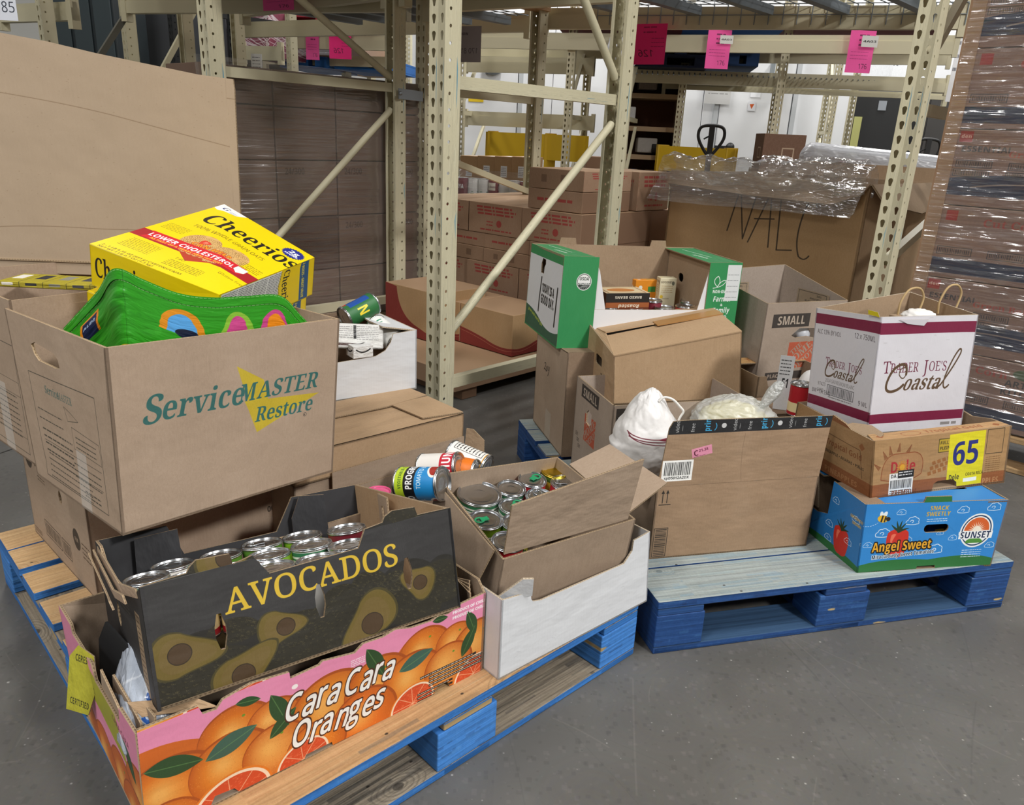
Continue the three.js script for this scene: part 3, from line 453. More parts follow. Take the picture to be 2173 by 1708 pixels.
  const end = printMat(cv(1024, 256, '#e9c900', (x, W, H) => { x.fillStyle = '#e3e3de'; x.fillRect(20, 6, 610, 244); for (let i = 0; i < 8; i++) { lines(x, 30 + i * 78, 16, 66, 22, 10, 4, '#44464a'); x.fillStyle = '#333'; if (i % 2) x.fillRect(22 + i * 78, 6, 3, 244); } x.save(); x.translate(650, 10); x.rotate(Math.PI / 2); T(x, 'Cheerios', 0, -20, { s: 92, f: 'serif', w: 'bold', c: '#1c1a18', sx: 0.62 }); x.restore(); x.save(); x.fillStyle = '#23527e'; x.fillRect(860, 0, 100, 256); x.translate(884, 8); x.rotate(Math.PI / 2); T(x, '2 BOXES - GREAT VALUE', 0, 0, { s: 40, w: 'bold', c: '#e6d23a', sx: 0.52 }); x.restore(); }, { grain: 0.25 }), { roughness: 0.4, bumpScale: 0.001 });
  const yel = M({ color: '#e9c900', roughness: 0.45 });
  const mk = (label, dy) => { const R = new THREE.Euler(f.r[1], f.r[0], f.r[2], 'YXZ'), q = V(0.004 * (dy ? 1 : 0), dy, 0).applyEuler(R); return carton('cereal_pack', label, { p: [f.p[0] + q.x, f.p[1] + q.y, f.p[2] + q.z], r: f.r, s: f.s, o: f.o }, { top: { m: top, edge: yel }, left: { m: side }, front: { m: end }, right: { m: side }, back: { m: side }, bottom: { m: yel } }, { m: yel, edge: yel, inner: kraftMat.dull, th: 0.0015, cat: 'cereal box', group: 'yellow cereal packs in the open carton' }); };
  mk('upper of two yellow cereal packs, with a red banner and heart-shaped bowl', 0); mk('lower of two stacked yellow cereal packs, mostly behind the green bag', -0.1025);
}
{ // green shopping bag: a soft sheet standing in the carton
  const tex = cv(1024, 512, '#2f9a1e', (x, W, H) => {
    for (let i = 0; i < 60; i++) { x.fillStyle = rnd() > 0.5 ? 'rgba(20,80,14,0.12)' : 'rgba(120,220,90,0.10)'; ell(x, rnd() * W, rnd() * H, rr(6, 40), rr(3, 14), rnd() * 3, x.fillStyle); }
    const pet = (cx, cy, w, h, a, b) => { path(x, `M${cx - w} ${cy + h} Q${cx - w * 0.7} ${cy - h * 0.9} ${cx} ${cy - h} Q${cx + w * 0.8} ${cy - h} ${cx + w} ${cy + h}Z`, a); const q = 0.68; path(x, `M${cx - w * q} ${cy + h} Q${cx - w * 0.5} ${cy - h * 0.5} ${cx} ${cy - h * 0.62} Q${cx + w * 0.55} ${cy - h * 0.6} ${cx + w * q} ${cy + h}Z`, b); };
    pet(455, 205, 78, 92, '#e0901c', '#58a6e6'); ell(x, 470, 292, 40, 40, 0, '#14203a'); pet(645, 200, 64, 88, '#8cc23a', '#cf4a8e'); pet(778, 198, 56, 85, '#cf4a8e', '#f09018');
    x.strokeStyle = 'rgba(225,240,205,0.8)'; x.lineWidth = 2.4; x.setLineDash([10, 4]); for (const d of [10, 74]) { x.beginPath(); x.moveTo(0, d); x.lineTo(W, d); x.stroke(); } x.setLineDash([]); x.strokeStyle = 'rgba(16,70,10,0.6)'; x.beginPath(); x.moveTo(250, 0); x.lineTo(235, H); x.stroke();
    poly(x, [[50, 105], [112, 105], [112, 250], [50, 250]], '#e88a1c'); poly(x, [[57, 116], [105, 116], [105, 250], [57, 250]], '#14204a'); T(x, 'ALDI', 60, 168, { s: 30, w: 'bold', c: '#bcd4f0', sx: 0.6 });
  }, { grain: 0.4 });
  const m = M({ map: tex, roughness: 0.36, bumpMap: crumple, bumpScale: 0.004 });
  // rim and foot of the bag's left and front sides, inside the carton
  const FS = FIT.sm, rim = [], foot = [];
  for (const [px, py, ax, v] of [[136, 697, 'x', 0.03], [205, 622, 'x', 0.05], [250, 570, 'z', -0.03], [300, 592, 'z', -0.025], [380, 623, 'z', -0.02], [455, 632, 'z', -0.02], [520, 629, 'z', -0.02], [596, 629, 'z', -0.025], [640, 672, 'z', -0.03], [690, 722, 'z', -0.03]]) { const p = onFit(FS, px, py, ax, v); rim.push(p); foot.push(V(p.x, p.y - 0.13, p.z)); }
  const c1 = new THREE.CatmullRomCurve3(rim, false, 'centripetal'), c2 = new THREE.CatmullRomCurve3(foot, false, 'centripetal'), g = new THREE.PlaneGeometry(1, 1, 120, 40), p = g.attributes.position;
  for (let i = 0; i < p.count; i++) { const u = p.getX(i) + 0.5, v = p.getY(i) + 0.5, a = c1.getPoint(u), b = c2.getPoint(u), q = b.lerp(a, v); const k = 0.004 * Math.sin(Math.PI * v) * fbm(u * 7, v * 4, 3) * 3; q.x -= k * 0.6; q.z += k * 0.8; p.setXYZ(i, q.x, q.y, q.z); }
  g.computeVertexNormals();
  const t = thing('shopping_bag', 'bright green reusable bag with coloured oval prints in front of the cereal', 'bag'); part(t, 'bag_body', g, m);
  const hem = new THREE.PlaneGeometry(1, 1, 120, 3), hp = hem.attributes.position; for (let i = 0; i < hp.count; i++) { const u = hp.getX(i) + 0.5, v = 0.86 + 0.14 * (hp.getY(i) + 0.5), q = c2.getPoint(u).lerp(c1.getPoint(u), v), n = c1.getTangent(u); hp.setXYZ(i, q.x - n.z * 0.0015, q.y + 0.001, q.z + n.x * 0.0015); hem.attributes.uv.setXY(i, u, v); } hem.computeVertexNormals();
  part(t, 'stitched_hem', hem, m);
}

// ---------- cans ----------
const lidMetal = new THREE.MeshStandardMaterial({ color: '#c4c7ca', metalness: 1, roughness: 0.26 }), goldMetal = new THREE.MeshStandardMaterial({ color: '#d8bf4a', metalness: 1, roughness: 0.3 });
const tabGreen = M({ color: '#1f8f5c', roughness: 0.35 });
const lidGeo = (R) => new THREE.LatheGeometry([[0.0001, -0.003], [R * 0.3, -0.003], [R * 0.32, -0.0022], [R * 0.6, -0.0022], [R * 0.63, -0.0034], [R * 0.72, -0.0034], [R * 0.75, -0.0022], [R * 0.86, -0.0028], [R * 0.9, -0.0046], [R * 0.93, -0.0046], [R * 0.95, 0], [R * 0.985, 0.0006], [R, -0.0008], [R, -0.004], [R * 0.975, -0.0052]].map(([a, b]) => new THREE.Vector2(a, b)), 40);
const labelTex = (base, draw) => av(512, 192, base, draw, { grain: 0.2 });
const LBL = {
  green: labelTex('#7fae2a', (x) => { x.fillStyle = '#2f5d1c'; x.fillRect(0, 120, 512, 72); T(x, 'GREEN BEANS', 40, 80, { s: 56, w: 'bold', c: '#fff' }); T(x, 'CUT', 330, 170, { s: 50, w: 'bold', c: '#f2e24a' }); }),
  white: labelTex('#e6e4dc', (x) => { x.fillStyle = '#2c6f4a'; x.fillRect(0, 8, 512, 14); x.fillRect(0, 30, 512, 6); x.fillRect(0, 160, 512, 16); T(x, 'VEGETABLES', 60, 110, { s: 54, w: 'bold', c: '#2a3a33' }); }),
  purple: labelTex('#e9e6df', (x) => { x.fillStyle = '#2f2f86'; x.fillRect(0, 0, 300, 192); x.fillStyle = '#9fbf3c'; x.fillRect(130, 10, 110, 120); T(x, 'PEARS', 20, 160, { s: 50, w: 'bold', c: '#fff' }); }),
  red: labelTex('#b3202a', (x) => { x.fillStyle = '#f0dca8'; x.fillRect(0, 110, 512, 60); T(x, 'TOMATO', 60, 90, { s: 70, w: 'bold', c: '#fff' }); T(x, 'DICED', 90, 158, { s: 46, w: 'bold', c: '#8c1a20' }); }),
  yellow: labelTex('#d9cf3f', (x) => { x.fillStyle = '#4f7a2a'; x.fillRect(0, 0, 512, 30); T(x, 'CORN', 80, 120, { s: 84, w: 'bold', c: '#1f4d22' }); }),
  bean: labelTex('#7a2231', (x) => { x.fillStyle = '#e9e2d2'; x.fillRect(40, 30, 200, 80); T(x, 'Black Beans', 50, 86, { s: 34, w: 'bold', c: '#5a1424' }); T(x, 'GOYA', 290, 110, { s: 64, w: 'bold', c: '#fff' }); }),
  progresso: labelTex('#1e86c8', (x, w, h) => { x.fillStyle = '#b7cf2c'; x.fillRect(0, 0, 512, 48); x.fillStyle = '#15161a'; x.fillRect(0, 44, 512, 52); for (let i = 0; i < 2; i++) { T(x, 'VEGETABLE CLASSICS', 20 + 256 * i, 34, { s: 22, w: 'bold', c: '#2c5a1c', sx: 0.95 }); T(x, 'PROGRESSO', 16 + 256 * i, 86, { s: 42, w: 'bold', c: '#fff', sx: 0.92 }); T(x, 'TOMATO BASIL', 20 + 256 * i, 128, { s: 28, c: '#dff0fa' }); ell(x, 150 + 256 * i, 178, 74, 34, 0, '#e8e4dc'); ell(x, 150 + 256 * i, 180, 62, 28, 0, '#9c2417'); } }),
  rednut: labelTex('#ece8e2', (x) => { x.fillStyle = '#c81f35'; x.fillRect(0, 120, 512, 72); lines(x, 30, 30, 150, 6, 14, 5, '#555'); T(x, 'HUNTS', 250, 178, { s: 64, w: 'bold', c: '#fff' }); T(x, 'HUNTS', 10, 178, { s: 64, w: 'bold', c: '#fff' }); }),
  facts: labelTex('#eceae4', (x) => { for (const a of [20, 190, 360]) { x.strokeStyle = '#333'; x.lineWidth = 3; x.strokeRect(a, 20, 120, 150); lines(x, a + 8, 34, 104, 8, 17, 6, '#333'); } x.fillStyle = '#d99a2c'; x.fillRect(0, 0, 512, 10); }),
  fruit: labelTex('#2d6e3a', (x) => { for (let i = 0; i < 60; i++) ell(x, rr(0, 300), rr(0, 192), rr(10, 26), rr(8, 20), rnd() * 3, ['#e8b53a', '#d9622c', '#b9c43a', '#c8332c'][i % 4]); x.fillStyle = '#1f4fa0'; x.fillRect(290, 30, 70, 130); T(x, 'N', 380, 130, { s: 90, w: 'bold', c: '#f2d83a' }); }),
  star: labelTex('#eeeeea', (x) => { x.fillStyle = '#2c8a66'; for (let i = 0; i < 5; i++) { x.fillRect(30 + i * 100, 150, 60, 8); x.fillRect(40 + i * 100, 130, 40, 6); } }),
  orange: labelTex('#e2761c', (x) => { T(x, 'SOUP', 40, 120, { s: 90, w: 'bold', c: '#fff' }); x.fillStyle = '#6c1f14'; x.fillRect(0, 150, 512, 42); }),
};
const lblMat = Object.fromEntries(Object.entries(LBL).map(([k, t]) => [k, M({ map: t, roughness: 0.45 })]));
const canCache = {};
function can(label, R, H, lbl, o = {}) {   // base at the origin
  const t = thing('food_can', label, 'can', [0, 0, 0], [0, 0, 0], o.group);
  const key = R + '_' + H; const G = (canCache[key] ??= { body: new THREE.CylinderGeometry(R * 0.975, R * 0.975, H - 0.008, 40, 1, true).translate(0, H / 2, 0), rim: new THREE.TorusGeometry(R * 0.985, 0.0018, 8, 40).rotateX(Math.PI / 2), lid: lidGeo(R) });
  part(t, 'paper_label', G.body, lblMat[lbl]); const lm = o.gold ? goldMetal : lidMetal;
  const lid = part(t, 'lid', G.lid, lm); lid.position.y = H; const b = part(t, 'base', G.lid, lidMetal); b.rotation.x = Math.PI; const r = part(t, 'bottom_rim', G.rim, lidMetal); r.position.y = 0.004; const r2 = part(t, 'top_rim', G.rim, lm); r2.position.y = H - 0.004;
  if (o.tab) { const g = merge([new THREE.TorusGeometry(0.0085, 0.0022, 6, 18).rotateX(Math.PI / 2).scale(1, 0.6, 1.15).translate(0, 0, R * 0.45), box(0.012, 0.002, R * 0.5, 0, 0, R * 0.12)]); const q = part(lid, 'pull_tab', g, o.tab === 'green' ? tabGreen : lm); q.position.y = 0.0002; q.rotation.y = o.tabTurn ?? 0.6; }
  return t;
}
function stand(o, f, p, turn = 0, tilt) {   // put a thing at p (world) standing along the axes of the carton fitted by f
  o.position.copy(p); const q = new THREE.Quaternion().setFromEuler(new THREE.Euler(f.r[1], f.r[0], f.r[2], 'YXZ')); o.quaternion.copy(q).multiply(new THREE.Quaternion().setFromAxisAngle(V(0, 1, 0), turn)); if (tilt) o.quaternion.multiply(new THREE.Quaternion().setFromEuler(new THREE.Euler(...tilt)));
  return o;
}
const axisOf = (f, a) => V(a === 0 ? 1 : 0, a === 1 ? 1 : 0, a === 2 ? 1 : 0).applyEuler(new THREE.Euler(f.r[1], f.r[0], f.r[2], 'YXZ'));

// ---------- left pallet, front row ----------
{ // orange carton
  const f = FIT.cara; const P = '#e58cae';
  const leafShape = (x, a, b, L, q, c = '#2c4a26') => { x.save(); x.translate(a, b); x.rotate(q); path(x, `M0 0 Q${L * 0.45} ${-L * 0.42} ${L} 0 Q${L * 0.45} ${L * 0.38} 0 0Z`, c); x.strokeStyle = 'rgba(120,160,90,0.5)'; x.lineWidth = 3; x.beginPath(); x.moveTo(0, 0); x.lineTo(L, 0); x.stroke(); x.restore(); };
  const fruit = (x, a, b, r, c = '#d9741f') => { ell(x, a, b, r * 1.12, r, 0, '#a84d18'); const gr = x.createRadialGradient(a - r * 0.25, b - r * 0.15, r * 0.1, a, b, r * 1.1); gr.addColorStop(0, '#efab55'); gr.addColorStop(0.5, c); gr.addColorStop(1, '#bf5a19'); ell(x, a - r * 0.03, b + r * 0.02, r * 1.07, r * 0.95, 0, gr); x.save(); x.beginPath(); x.ellipse(a, b, r * 1.07, r * 0.95, 0, 0, 6.3); x.clip(); for (let i = 0; i < 420; i++) { x.fillStyle = rnd() > 0.5 ? 'rgba(245,190,110,0.42)' : 'rgba(160,70,15,0.3)'; const u = a + rr(-1.1, 1.1) * r, v = b + rr(-1, 1) * r; x.fillRect(u, v, 2.5, 2); } x.restore(); ell(x, a + r * 0.2, b - r * 0.55, 6, 5, 0, '#6f8f2a'); };
  const slice = (x, a, b, r, q) => { ell(x, a, b, r * 1.25, r, q, '#e07a24'); ell(x, a, b, r * 1.18, r * 0.94, q, '#f3d9bd'); ell(x, a, b, r * 1.08, r * 0.85, q, '#cf4a26'); x.save(); x.translate(a, b); x.rotate(q); for (let i = 0; i < 9; i++) { const g = i / 9 * 6.28; x.strokeStyle = 'rgba(240,190,150,0.8)'; x.lineWidth = 3; x.beginPath(); x.moveTo(0, 0); x.lineTo(r * 1.08 * Math.cos(g), r * 0.85 * Math.sin(g)); x.stroke(); } for (let i = 0; i < 200; i++) { x.fillStyle = 'rgba(240,140,100,0.5)'; const g = rnd() * 6.28, k = Math.sqrt(rnd()) * r; x.fillRect(k * Math.cos(g), k * 0.8 * Math.sin(g), 7, 2); } x.restore(); };
  const W = 0.6222, H = 0.1858;
  const front = printMat(cv(1400, 418, P, (x, w, h) => {
    const k = w / W, q = (a, b) => [a * k, h - b * k];
    x.fillStyle = '#cc6420'; x.beginPath(); x.moveTo(0, h - 0.15 * k); x.quadraticCurveTo(...q(0.05, 0.152), ...q(0.09, 0.13)); for (const [a, b, c, d] of [[0.14, 0.17, 0.2, 0.135], [0.26, 0.15, 0.3, 0.11], [0.36, 0.15, 0.42, 0.12], [0.47, 0.19, 0.53, 0.12], [0.57, 0.165, 0.6, 0.11], [0.615, 0.13, 0.63, 0.12]]) x.quadraticCurveTo(...q(a, b), ...q(c, d)); x.lineTo(w, h); x.lineTo(0, h); x.fill();
    for (const [a, b, r, c] of [[0.485, 0.108, 0.052, '#d97824'], [0.555, 0.1, 0.042, '#dc8230'], [0.61, 0.07, 0.06, '#de8a2e'], [0.14, 0.11, 0.055, '#d8731f'], [0.2, 0.105, 0.042, '#dd7f30'], [0.3, 0.08, 0.07, '#de8426'], [0.39, 0.08, 0.062, '#d9761f'], [0.04, 0.055, 0.07, '#da7420'], [0.13, 0.06, 0.06, '#dd7d26'], [0.2, 0.05, 0.05, '#de8a3c'], [0.46, 0.06, 0.06, '#dd7e28'], [0.54, 0.055, 0.05, '#e09040'], [0.36, 0.03, 0.06, '#dc6e22'], [0.27, 0.02, 0.05, '#de7c22'], [0.03, 0.0, 0.05, '#dc7c26']]) fruit(x, ...q(a, b), r * k, c);
    slice(x, ...q(0.245, 0.005), 0.04 * k, -0.35); slice(x, ...q(0.125, -0.01), 0.055 * k, -0.3); slice(x, ...q(0.46, 0.01), 0.04 * k, -0.3); slice(x, ...q(0.6, 0.01), 0.042 * k, -0.6);
    leafShape(x, ...q(0.005, 0.115), 0.085 * k, 0.25); leafShape(x, ...q(0.09, 0.088), 0.085 * k, -0.3, '#41604f'); leafShape(x, ...q(0.195, 0.155), 0.075 * k, 1.2); leafShape(x, ...q(0.19, 0.075), 0.06 * k, -0.7); leafShape(x, ...q(0.365, 0.165), 0.075 * k, 1.1); leafShape(x, ...q(0.43, 0.09), 0.075 * k, -0.25, '#3f6254'); leafShape(x, ...q(0.58, 0.155), 0.06 * k, 1.2); leafShape(x, ...q(0.57, 0.06), 0.065 * k, -1.1); leafShape(x, ...q(0.14, 0.165), 0.04 * k, 0.2); leafShape(x, ...q(0.5, 0.165), 0.035 * k, 0.1);
    const word = (s, a, b, size, dx) => { let p = a * k, j = 0; for (const ch of s) { x.font = `${size * k}px sans-serif`; T(x, ch, p, h - b * k + [0, 5, -4, 3][j % 4], { s: size * k, c: '#f3f0ea', st: '#4a2414', sw: 17, sx: 0.74, k: 0.28, rot: [-0.05, 0.04, -0.02, 0.06][j % 4] }); T(x, ch, p, h - b * k + [0, 5, -4, 3][j++ % 4], { s: size * k, c: '#f3f0ea', st: '#f3f0ea', sw: 5, sx: 0.74, k: 0.28, rot: [-0.05, 0.04, -0.02, 0.06][(j - 1) % 4] }); p += (ch === ' ' ? 0.4 : 1) * dx * k * (ch === 'C' || ch === 'O' ? 1.15 : ch === 'r' ? 0.75 : 0.95); } };
    word('Cara', 0.212, 0.092, 0.062, 0.026); word('Cara', 0.318, 0.09, 0.062, 0.026); word('Oranges', 0.222, 0.036, 0.062, 0.027);
    for (let i = 0; i < 4; i++) { const [a, b] = q(0.475 + (i < 1 ? 0 : 0.02), 0.058 - i * 0.008); x.fillStyle = '#1c1a18'; x.fillRect(a, b, 0.13 * k, 12); lines(x, a + 3, b + 4, 0.12 * k, 1, 8, 4, '#d8cfc4'); } for (let i = 0; i < 3; i++) { const [a, b] = q(0.47, 0.024 - i * 0.008); x.fillStyle = '#1c1a18'; x.fillRect(a, b, 0.08 * k, 11); lines(x, a + 3, b + 4, 0.07 * k, 1, 8, 3, '#d8cfc4'); }
    T(x, 'PRODUCE OF CHILE', ...q(0.545, 0.162), { s: 19, w: 'bold', c: '#fff' }); T(x, 'PRODUIT DU CHILI', ...q(0.545, 0.151), { s: 19, w: 'bold', c: '#fff' }); ell(x, ...q(0.235, 0.152), 12, 10, 0, '#f6ece8'); lines(x, ...q(0.335, 0.155), 60, 4, 8, 4, '#f3d9e2');
  }, { grain: 0.5 }), { roughness: 0.38, bumpScale: 0.003 });
  const left = printMat(cv(900, 418, P, (x, w, h) => { const k = w / 0.4017; for (const [a, b, r] of [[0.4, 0.05, 0.07], [0.3, 0.02, 0.06], [0.36, 0.0, 0.06], [0.2, 0.0, 0.06], [0.1, 0.0, 0.06]]) fruit(x, a * k, h - b * k, r * k, '#c8641e'); leafShape(x, 0.33 * k, h - 0.13 * k, 0.07 * k, 0.8); poly(x, [[0.1 * k, h * 0.16], [0.3 * k, h * 0.2], [0.34 * k, h * 0.55], [0.12 * k, h * 0.5]], '#a3a12a'); T(x, 'CERES', 0.13 * k, h * 0.42, { s: 40, w: 'bold', c: '#3a3a14' }); T(x, 'CARA CARA', 0.28 * k, h * 0.3, { s: 34, w: 'bold', c: '#6a2a3a' }); }, { grain: 0.5 }), { roughness: 0.4, bumpScale: 0.003 });
  const out = [[0.003, 0.189], [0.086, 0.188], [0.092, 0.172], [0.112, 0.170], [0.122, 0.182], [0.166, 0.19], [0.188, 0.187], [0.227, 0.182], [0.228, 0.170], [0.278, 0.172], [0.284, 0.177], [0.343, 0.167], [0.359, 0.178], [0.398, 0.175], [0.422, 0.18], [0.456, 0.170], [0.497, 0.167], [0.513, 0.171], [0.534, 0.167], [0.566, 0.177], [0.622, 0.18], [0.622, 0], [0.545, 0], [0.54, 0.018], [0.525, 0.022], [0.51, 0.016], [0.506, 0], [0.3, 0], [0.297, 0.012], [0.25, 0.012], [0.245, 0], [0.14, 0], [0.13, 0.015], [0.1, 0.018], [0.09, 0], [0, 0]];
  const lo = [[0, 0], [0.4, 0], [0.4017, 0.1858], [0.33, 0.182], [0.325, 0.15], [0.2, 0.148], [0.19, 0.175], [0.08, 0.17], [0.075, 0.186], [0, 0.186]];
  const t = carton('orange_carton', 'pink printed carton with oranges and leaves along the front of the left pallet', f, { front: { m: front, out }, left: { m: left, out: lo }, back: { m: M({ color: P, roughness: 0.5 }) }, right: { out: [[0, 0], [0.4, 0], [0.4, 0.186], [0.02, 0.2], [0, 0.18]] } }, { inner: kraftMat.dull, edge: edgeDark, th: 0.005 });
  // crushed, doubled board at both ends and the folded-in corner posts
  for (let i = 0; i < 4; i++) t.flap('inner_layer', [[0, 0.02], [0.09, 0.02], [0.085, 0.183 - i * 0.006], [0.002, 0.176 + i * 0.005]], { p: V(0.612 - i * 0.007, 0, -0.012 - i * 0.006), s: V(0.12 - i * 0.05, 0, -1).normalize(), t: V(0.06 * (i - 1), 1, 0).normalize() }, kraftMat.sand, { edge: edgeTan, th: 0.003, size: [0.2, 0.2] });
  for (let i = 0; i < 3; i++) t.flap('inner_layer', [[0, 0.02], [0.15, 0.02], [0.148, 0.15 + 0.01 * i], [0.1, 0.165], [0.02, 0.176 - i * 0.01]], { p: V(0.006 + i * 0.007, 0, -0.21 + 0.01 * i), s: V(0.02 * i, 0, 1).normalize(), t: V(0.04 * i, 1, 0).normalize() }, kraftMat.dull, { edge: edgeTan, th: 0.0035, size: [0.2, 0.2] });
  t.flap('corner_flap', [[0, 0], [0.11, 0], [0.1, 0.03], [0.01, 0.04]], { p: V(0.03, 0.155, -0.07), s: V(0.75, 0.1, 0.5).normalize(), t: V(-0.4, 0.3, -0.6).normalize() }, kraftMat.tan, { th: 0.003, size: [0.1, 0.1] });
  t.flap('side_tag', [[0, 0], [0.05, 0.005], [0.065, 0.06], [0.055, 0.115], [0.02, 0.125], [0.002, 0.1]], { p: V(-0.034, 0.055, -0.29), s: V(0.45, 0, 0.9).normalize(), t: V(0.16, 0.98, 0).normalize() }, printMat(av(256, 256, '#b3ae30', (x) => { T(x, 'CERES', 60, 60, { s: 36, w: 'bold', c: '#3a3a14' }); T(x, 'CERTIFIED', 30, 225, { s: 34, w: 'bold', c: '#3a3a14' }); })), { th: 0.002, size: [0.065, 0.125], label: 'olive yellow paper tag' });
  // black tray and a bag of potatoes inside, under the black carton
  const ax = (a, b, c) => V(a, b, c).applyEuler(new THREE.Euler(0, f.r[0], 0)).add(V(...f.p));
  const tray = solo('black_tray', sheet([[0, 0], [0.2, 0], [0.21, 0.13], [0.16, 0.165], [0.03, 0.17], [0, 0.12]], null, 0.004, { p: ax(0.028, 0.015, -0.345), s: V(0.12, 0, 0.99).applyEuler(new THREE.Euler(0, f.r[0], 0)).normalize(), t: V(0.1, 1, 0).normalize() }, [0.2, 0.2]), M({ color: '#232426', roughness: 0.6 }), 'black board liner upright inside the left end of the pink carton', 'liner');
  const film = cv(512, 512, '#b9c2d0', (x) => { for (let i = 0; i < 90; i++) { x.strokeStyle = rnd() > 0.5 ? 'rgba(245,248,252,0.5)' : 'rgba(90,100,120,0.3)'; x.lineWidth = 1 + rnd() * 3; x.beginPath(); x.moveTo(rnd() * 512, rnd() * 512); x.lineTo(rnd() * 512, rnd() * 512); x.stroke(); } x.save(); x.translate(256, 60); x.rotate(1.35); T(x, 'Walmart', 0, 40, { s: 110, w: 'bold', c: '#2c5aa8', sx: 0.8 }); T(x, 'XL', 180, -90, { s: 90, w: 'bold', c: '#2c5aa8' }); T(x, 'Walmart', -40, 190, { s: 80, w: 'bold', c: '#2c5aa8', sx: 0.8 }); x.restore(); });
  const g = new THREE.SphereGeometry(1, 48, 32), p = g.attributes.position; for (let i = 0; i < p.count; i++) { const a = p.getX(i), b = p.getY(i), c = p.getZ(i), k = 1 + 0.3 * fbm(a * 2.2, b * 2.2, c * 2.2) + 0.12 * Math.abs(fbm(a * 6, b * 6, c * 6)); p.setXYZ(i, a * 0.05 * k, b * 0.075 * k, c * 0.14 * k); } g.computeVertexNormals();
  const bag = solo('plastic_bag', g, M({ map: film, roughness: 0.22, bumpMap: crumple, bumpScale: 0.01 }), 'shiny white plastic bag with blue lettering wedged in the pink carton', 'bag'); bag.position.copy(ax(0.07, 0.125, -0.17)); bag.rotation.set(0.25, f.r[0] - 0.35, -0.35, 'YXZ');
}
{ // avocado carton
  const f = FIT.avo, W = 0.5229, H = 0.1868;
  const front = printMat(cv(1200, 430, '#2f2e2e', (x, w, h) => {
    const k = w / W, q = (a, b) => [a * k, h - b * k];
    x.fillStyle = '#211f1a'; x.beginPath(); x.moveTo(...q(0, 0.07)); for (const [a, b, c, d] of [[0.06, 0.12, 0.12, 0.085], [0.2, 0.1, 0.25, 0.07], [0.3, 0.12, 0.36, 0.09], [0.42, 0.14, 0.47, 0.1], [0.5, 0.12, 0.53, 0.09]]) x.quadraticCurveTo(...q(a, b), ...q(c, d)); x.lineTo(w, h); x.lineTo(0, h); x.fill();
    const hass = (a, b, r, s, t) => { x.save(); x.translate(...q(a, b)); x.rotate(t); x.scale(1, s); x.beginPath(); x.arc(0, 0, r * k, 0, 6.3); x.fillStyle = '#262318'; x.fill(); x.clip(); for (let i = 0; i < 160; i++) { x.strokeStyle = rnd() > 0.4 ? 'rgba(96,86,54,0.6)' : 'rgba(12,11,8,0.6)'; x.lineWidth = 1.6; const g = rnd() * 6.3, m = Math.sqrt(rnd()) * r * k; x.beginPath(); x.arc(m * Math.cos(g), m * Math.sin(g), 3.5, 0, 4); x.stroke(); } x.restore(); };
    for (const [a, b, r, s, t] of [[0.1, 0.03, 0.06, 0.6, 0.2], [0.04, 0.035, 0.05, 0.7, 0], [0.24, 0.04, 0.055, 0.75, 0.4], [0.3, 0.075, 0.04, 0.8, 0.2], [0.35, 0.09, 0.035, 0.8, 0.1], [0.28, 0.06, 0.05, 0.7, -0.5], [0.43, 0.04, 0.06, 0.75, 0.2], [0.49, 0.06, 0.05, 0.8, 0.1], [0.4, 0.08, 0.03, 0.8, 0], [0.12, 0.085, 0.04, 0.5, 0.1], [0.2, 0.01, 0.05, 0.6, 0]]) hass(a, b, r, s, t);
    const half = (a, b, L, wd, t, pa, pb, pr) => { x.save(); x.translate(...q(a, b)); x.rotate(t); L *= k; wd *= k; const pear = (m) => { x.beginPath(); x.moveTo(-L * 0.5 * m, 0); x.bezierCurveTo(-L * 0.45 * m, -wd * 0.28 * m, -L * 0.1 * m, -wd * 0.3 * m, L * 0.12 * m, -wd * 0.5 * m); x.bezierCurveTo(L * 0.4 * m, -wd * 0.6 * m, L * 0.5 * m, -wd * 0.3 * m, L * 0.5 * m, 0); x.bezierCurveTo(L * 0.5 * m, wd * 0.3 * m, L * 0.4 * m, wd * 0.6 * m, L * 0.12 * m, wd * 0.5 * m); x.bezierCurveTo(-L * 0.1 * m, wd * 0.3 * m, -L * 0.45 * m, wd * 0.28 * m, -L * 0.5 * m, 0); x.closePath(); }; pear(1); x.fillStyle = '#40391a'; x.fill(); pear(0.93); x.fillStyle = '#645422'; x.fill(); pear(0.72); x.fillStyle = '#68562a'; x.fill(); x.restore(); ell(x, ...q(pa, pb), pr * k, pr * k * 0.92, 0, '#45331f', '#2b2114', 3); };
    half(0.052, 0.07, 0.115, 0.07, 3.3, 0.04, 0.074, 0.017); half(0.196, 0.068, 0.085, 0.055, 3.2, 0.2, 0.066, 0.015); half(0.134, 0.02, 0.12, 0.07, 2.6, 0.126, 0.012, 0.018); half(0.338, 0.03, 0.125, 0.075, -0.62, 0.347, 0.025, 0.02); half(0.44, 0.074, 0.075, 0.06, 0.5, 0.446, 0.07, 0.014);
    T(x, 'AVOCADOS', ...q(0.112, 0.113), { s: 0.053 * k, f: 'serif', c: '#c9a82e', st: '#c9a82e', sw: 2.5, sx: 1.03 });
  }, { grain: 0.6 }), { roughness: 0.5, bumpScale: 0.003 });
  const left = printMat(cv(800, 430, '#2b2a2b', (x, w, h) => { const k = w / 0.3997; x.fillStyle = KRAFT.brown; x.fillRect(0.325 * k, h - 0.155 * k, 0.035 * k, 0.15 * k); lines(x, 0.33 * k, h - 0.15 * k, 0.024 * k, 14, 20, 5, '#4a3622'); lines(x, 0.2 * k, h - 0.15 * k, 0.08 * k, 3, 14, 5, '#57544e'); }, { grain: 0.6 }), { roughness: 0.55, bumpScale: 0.003 });
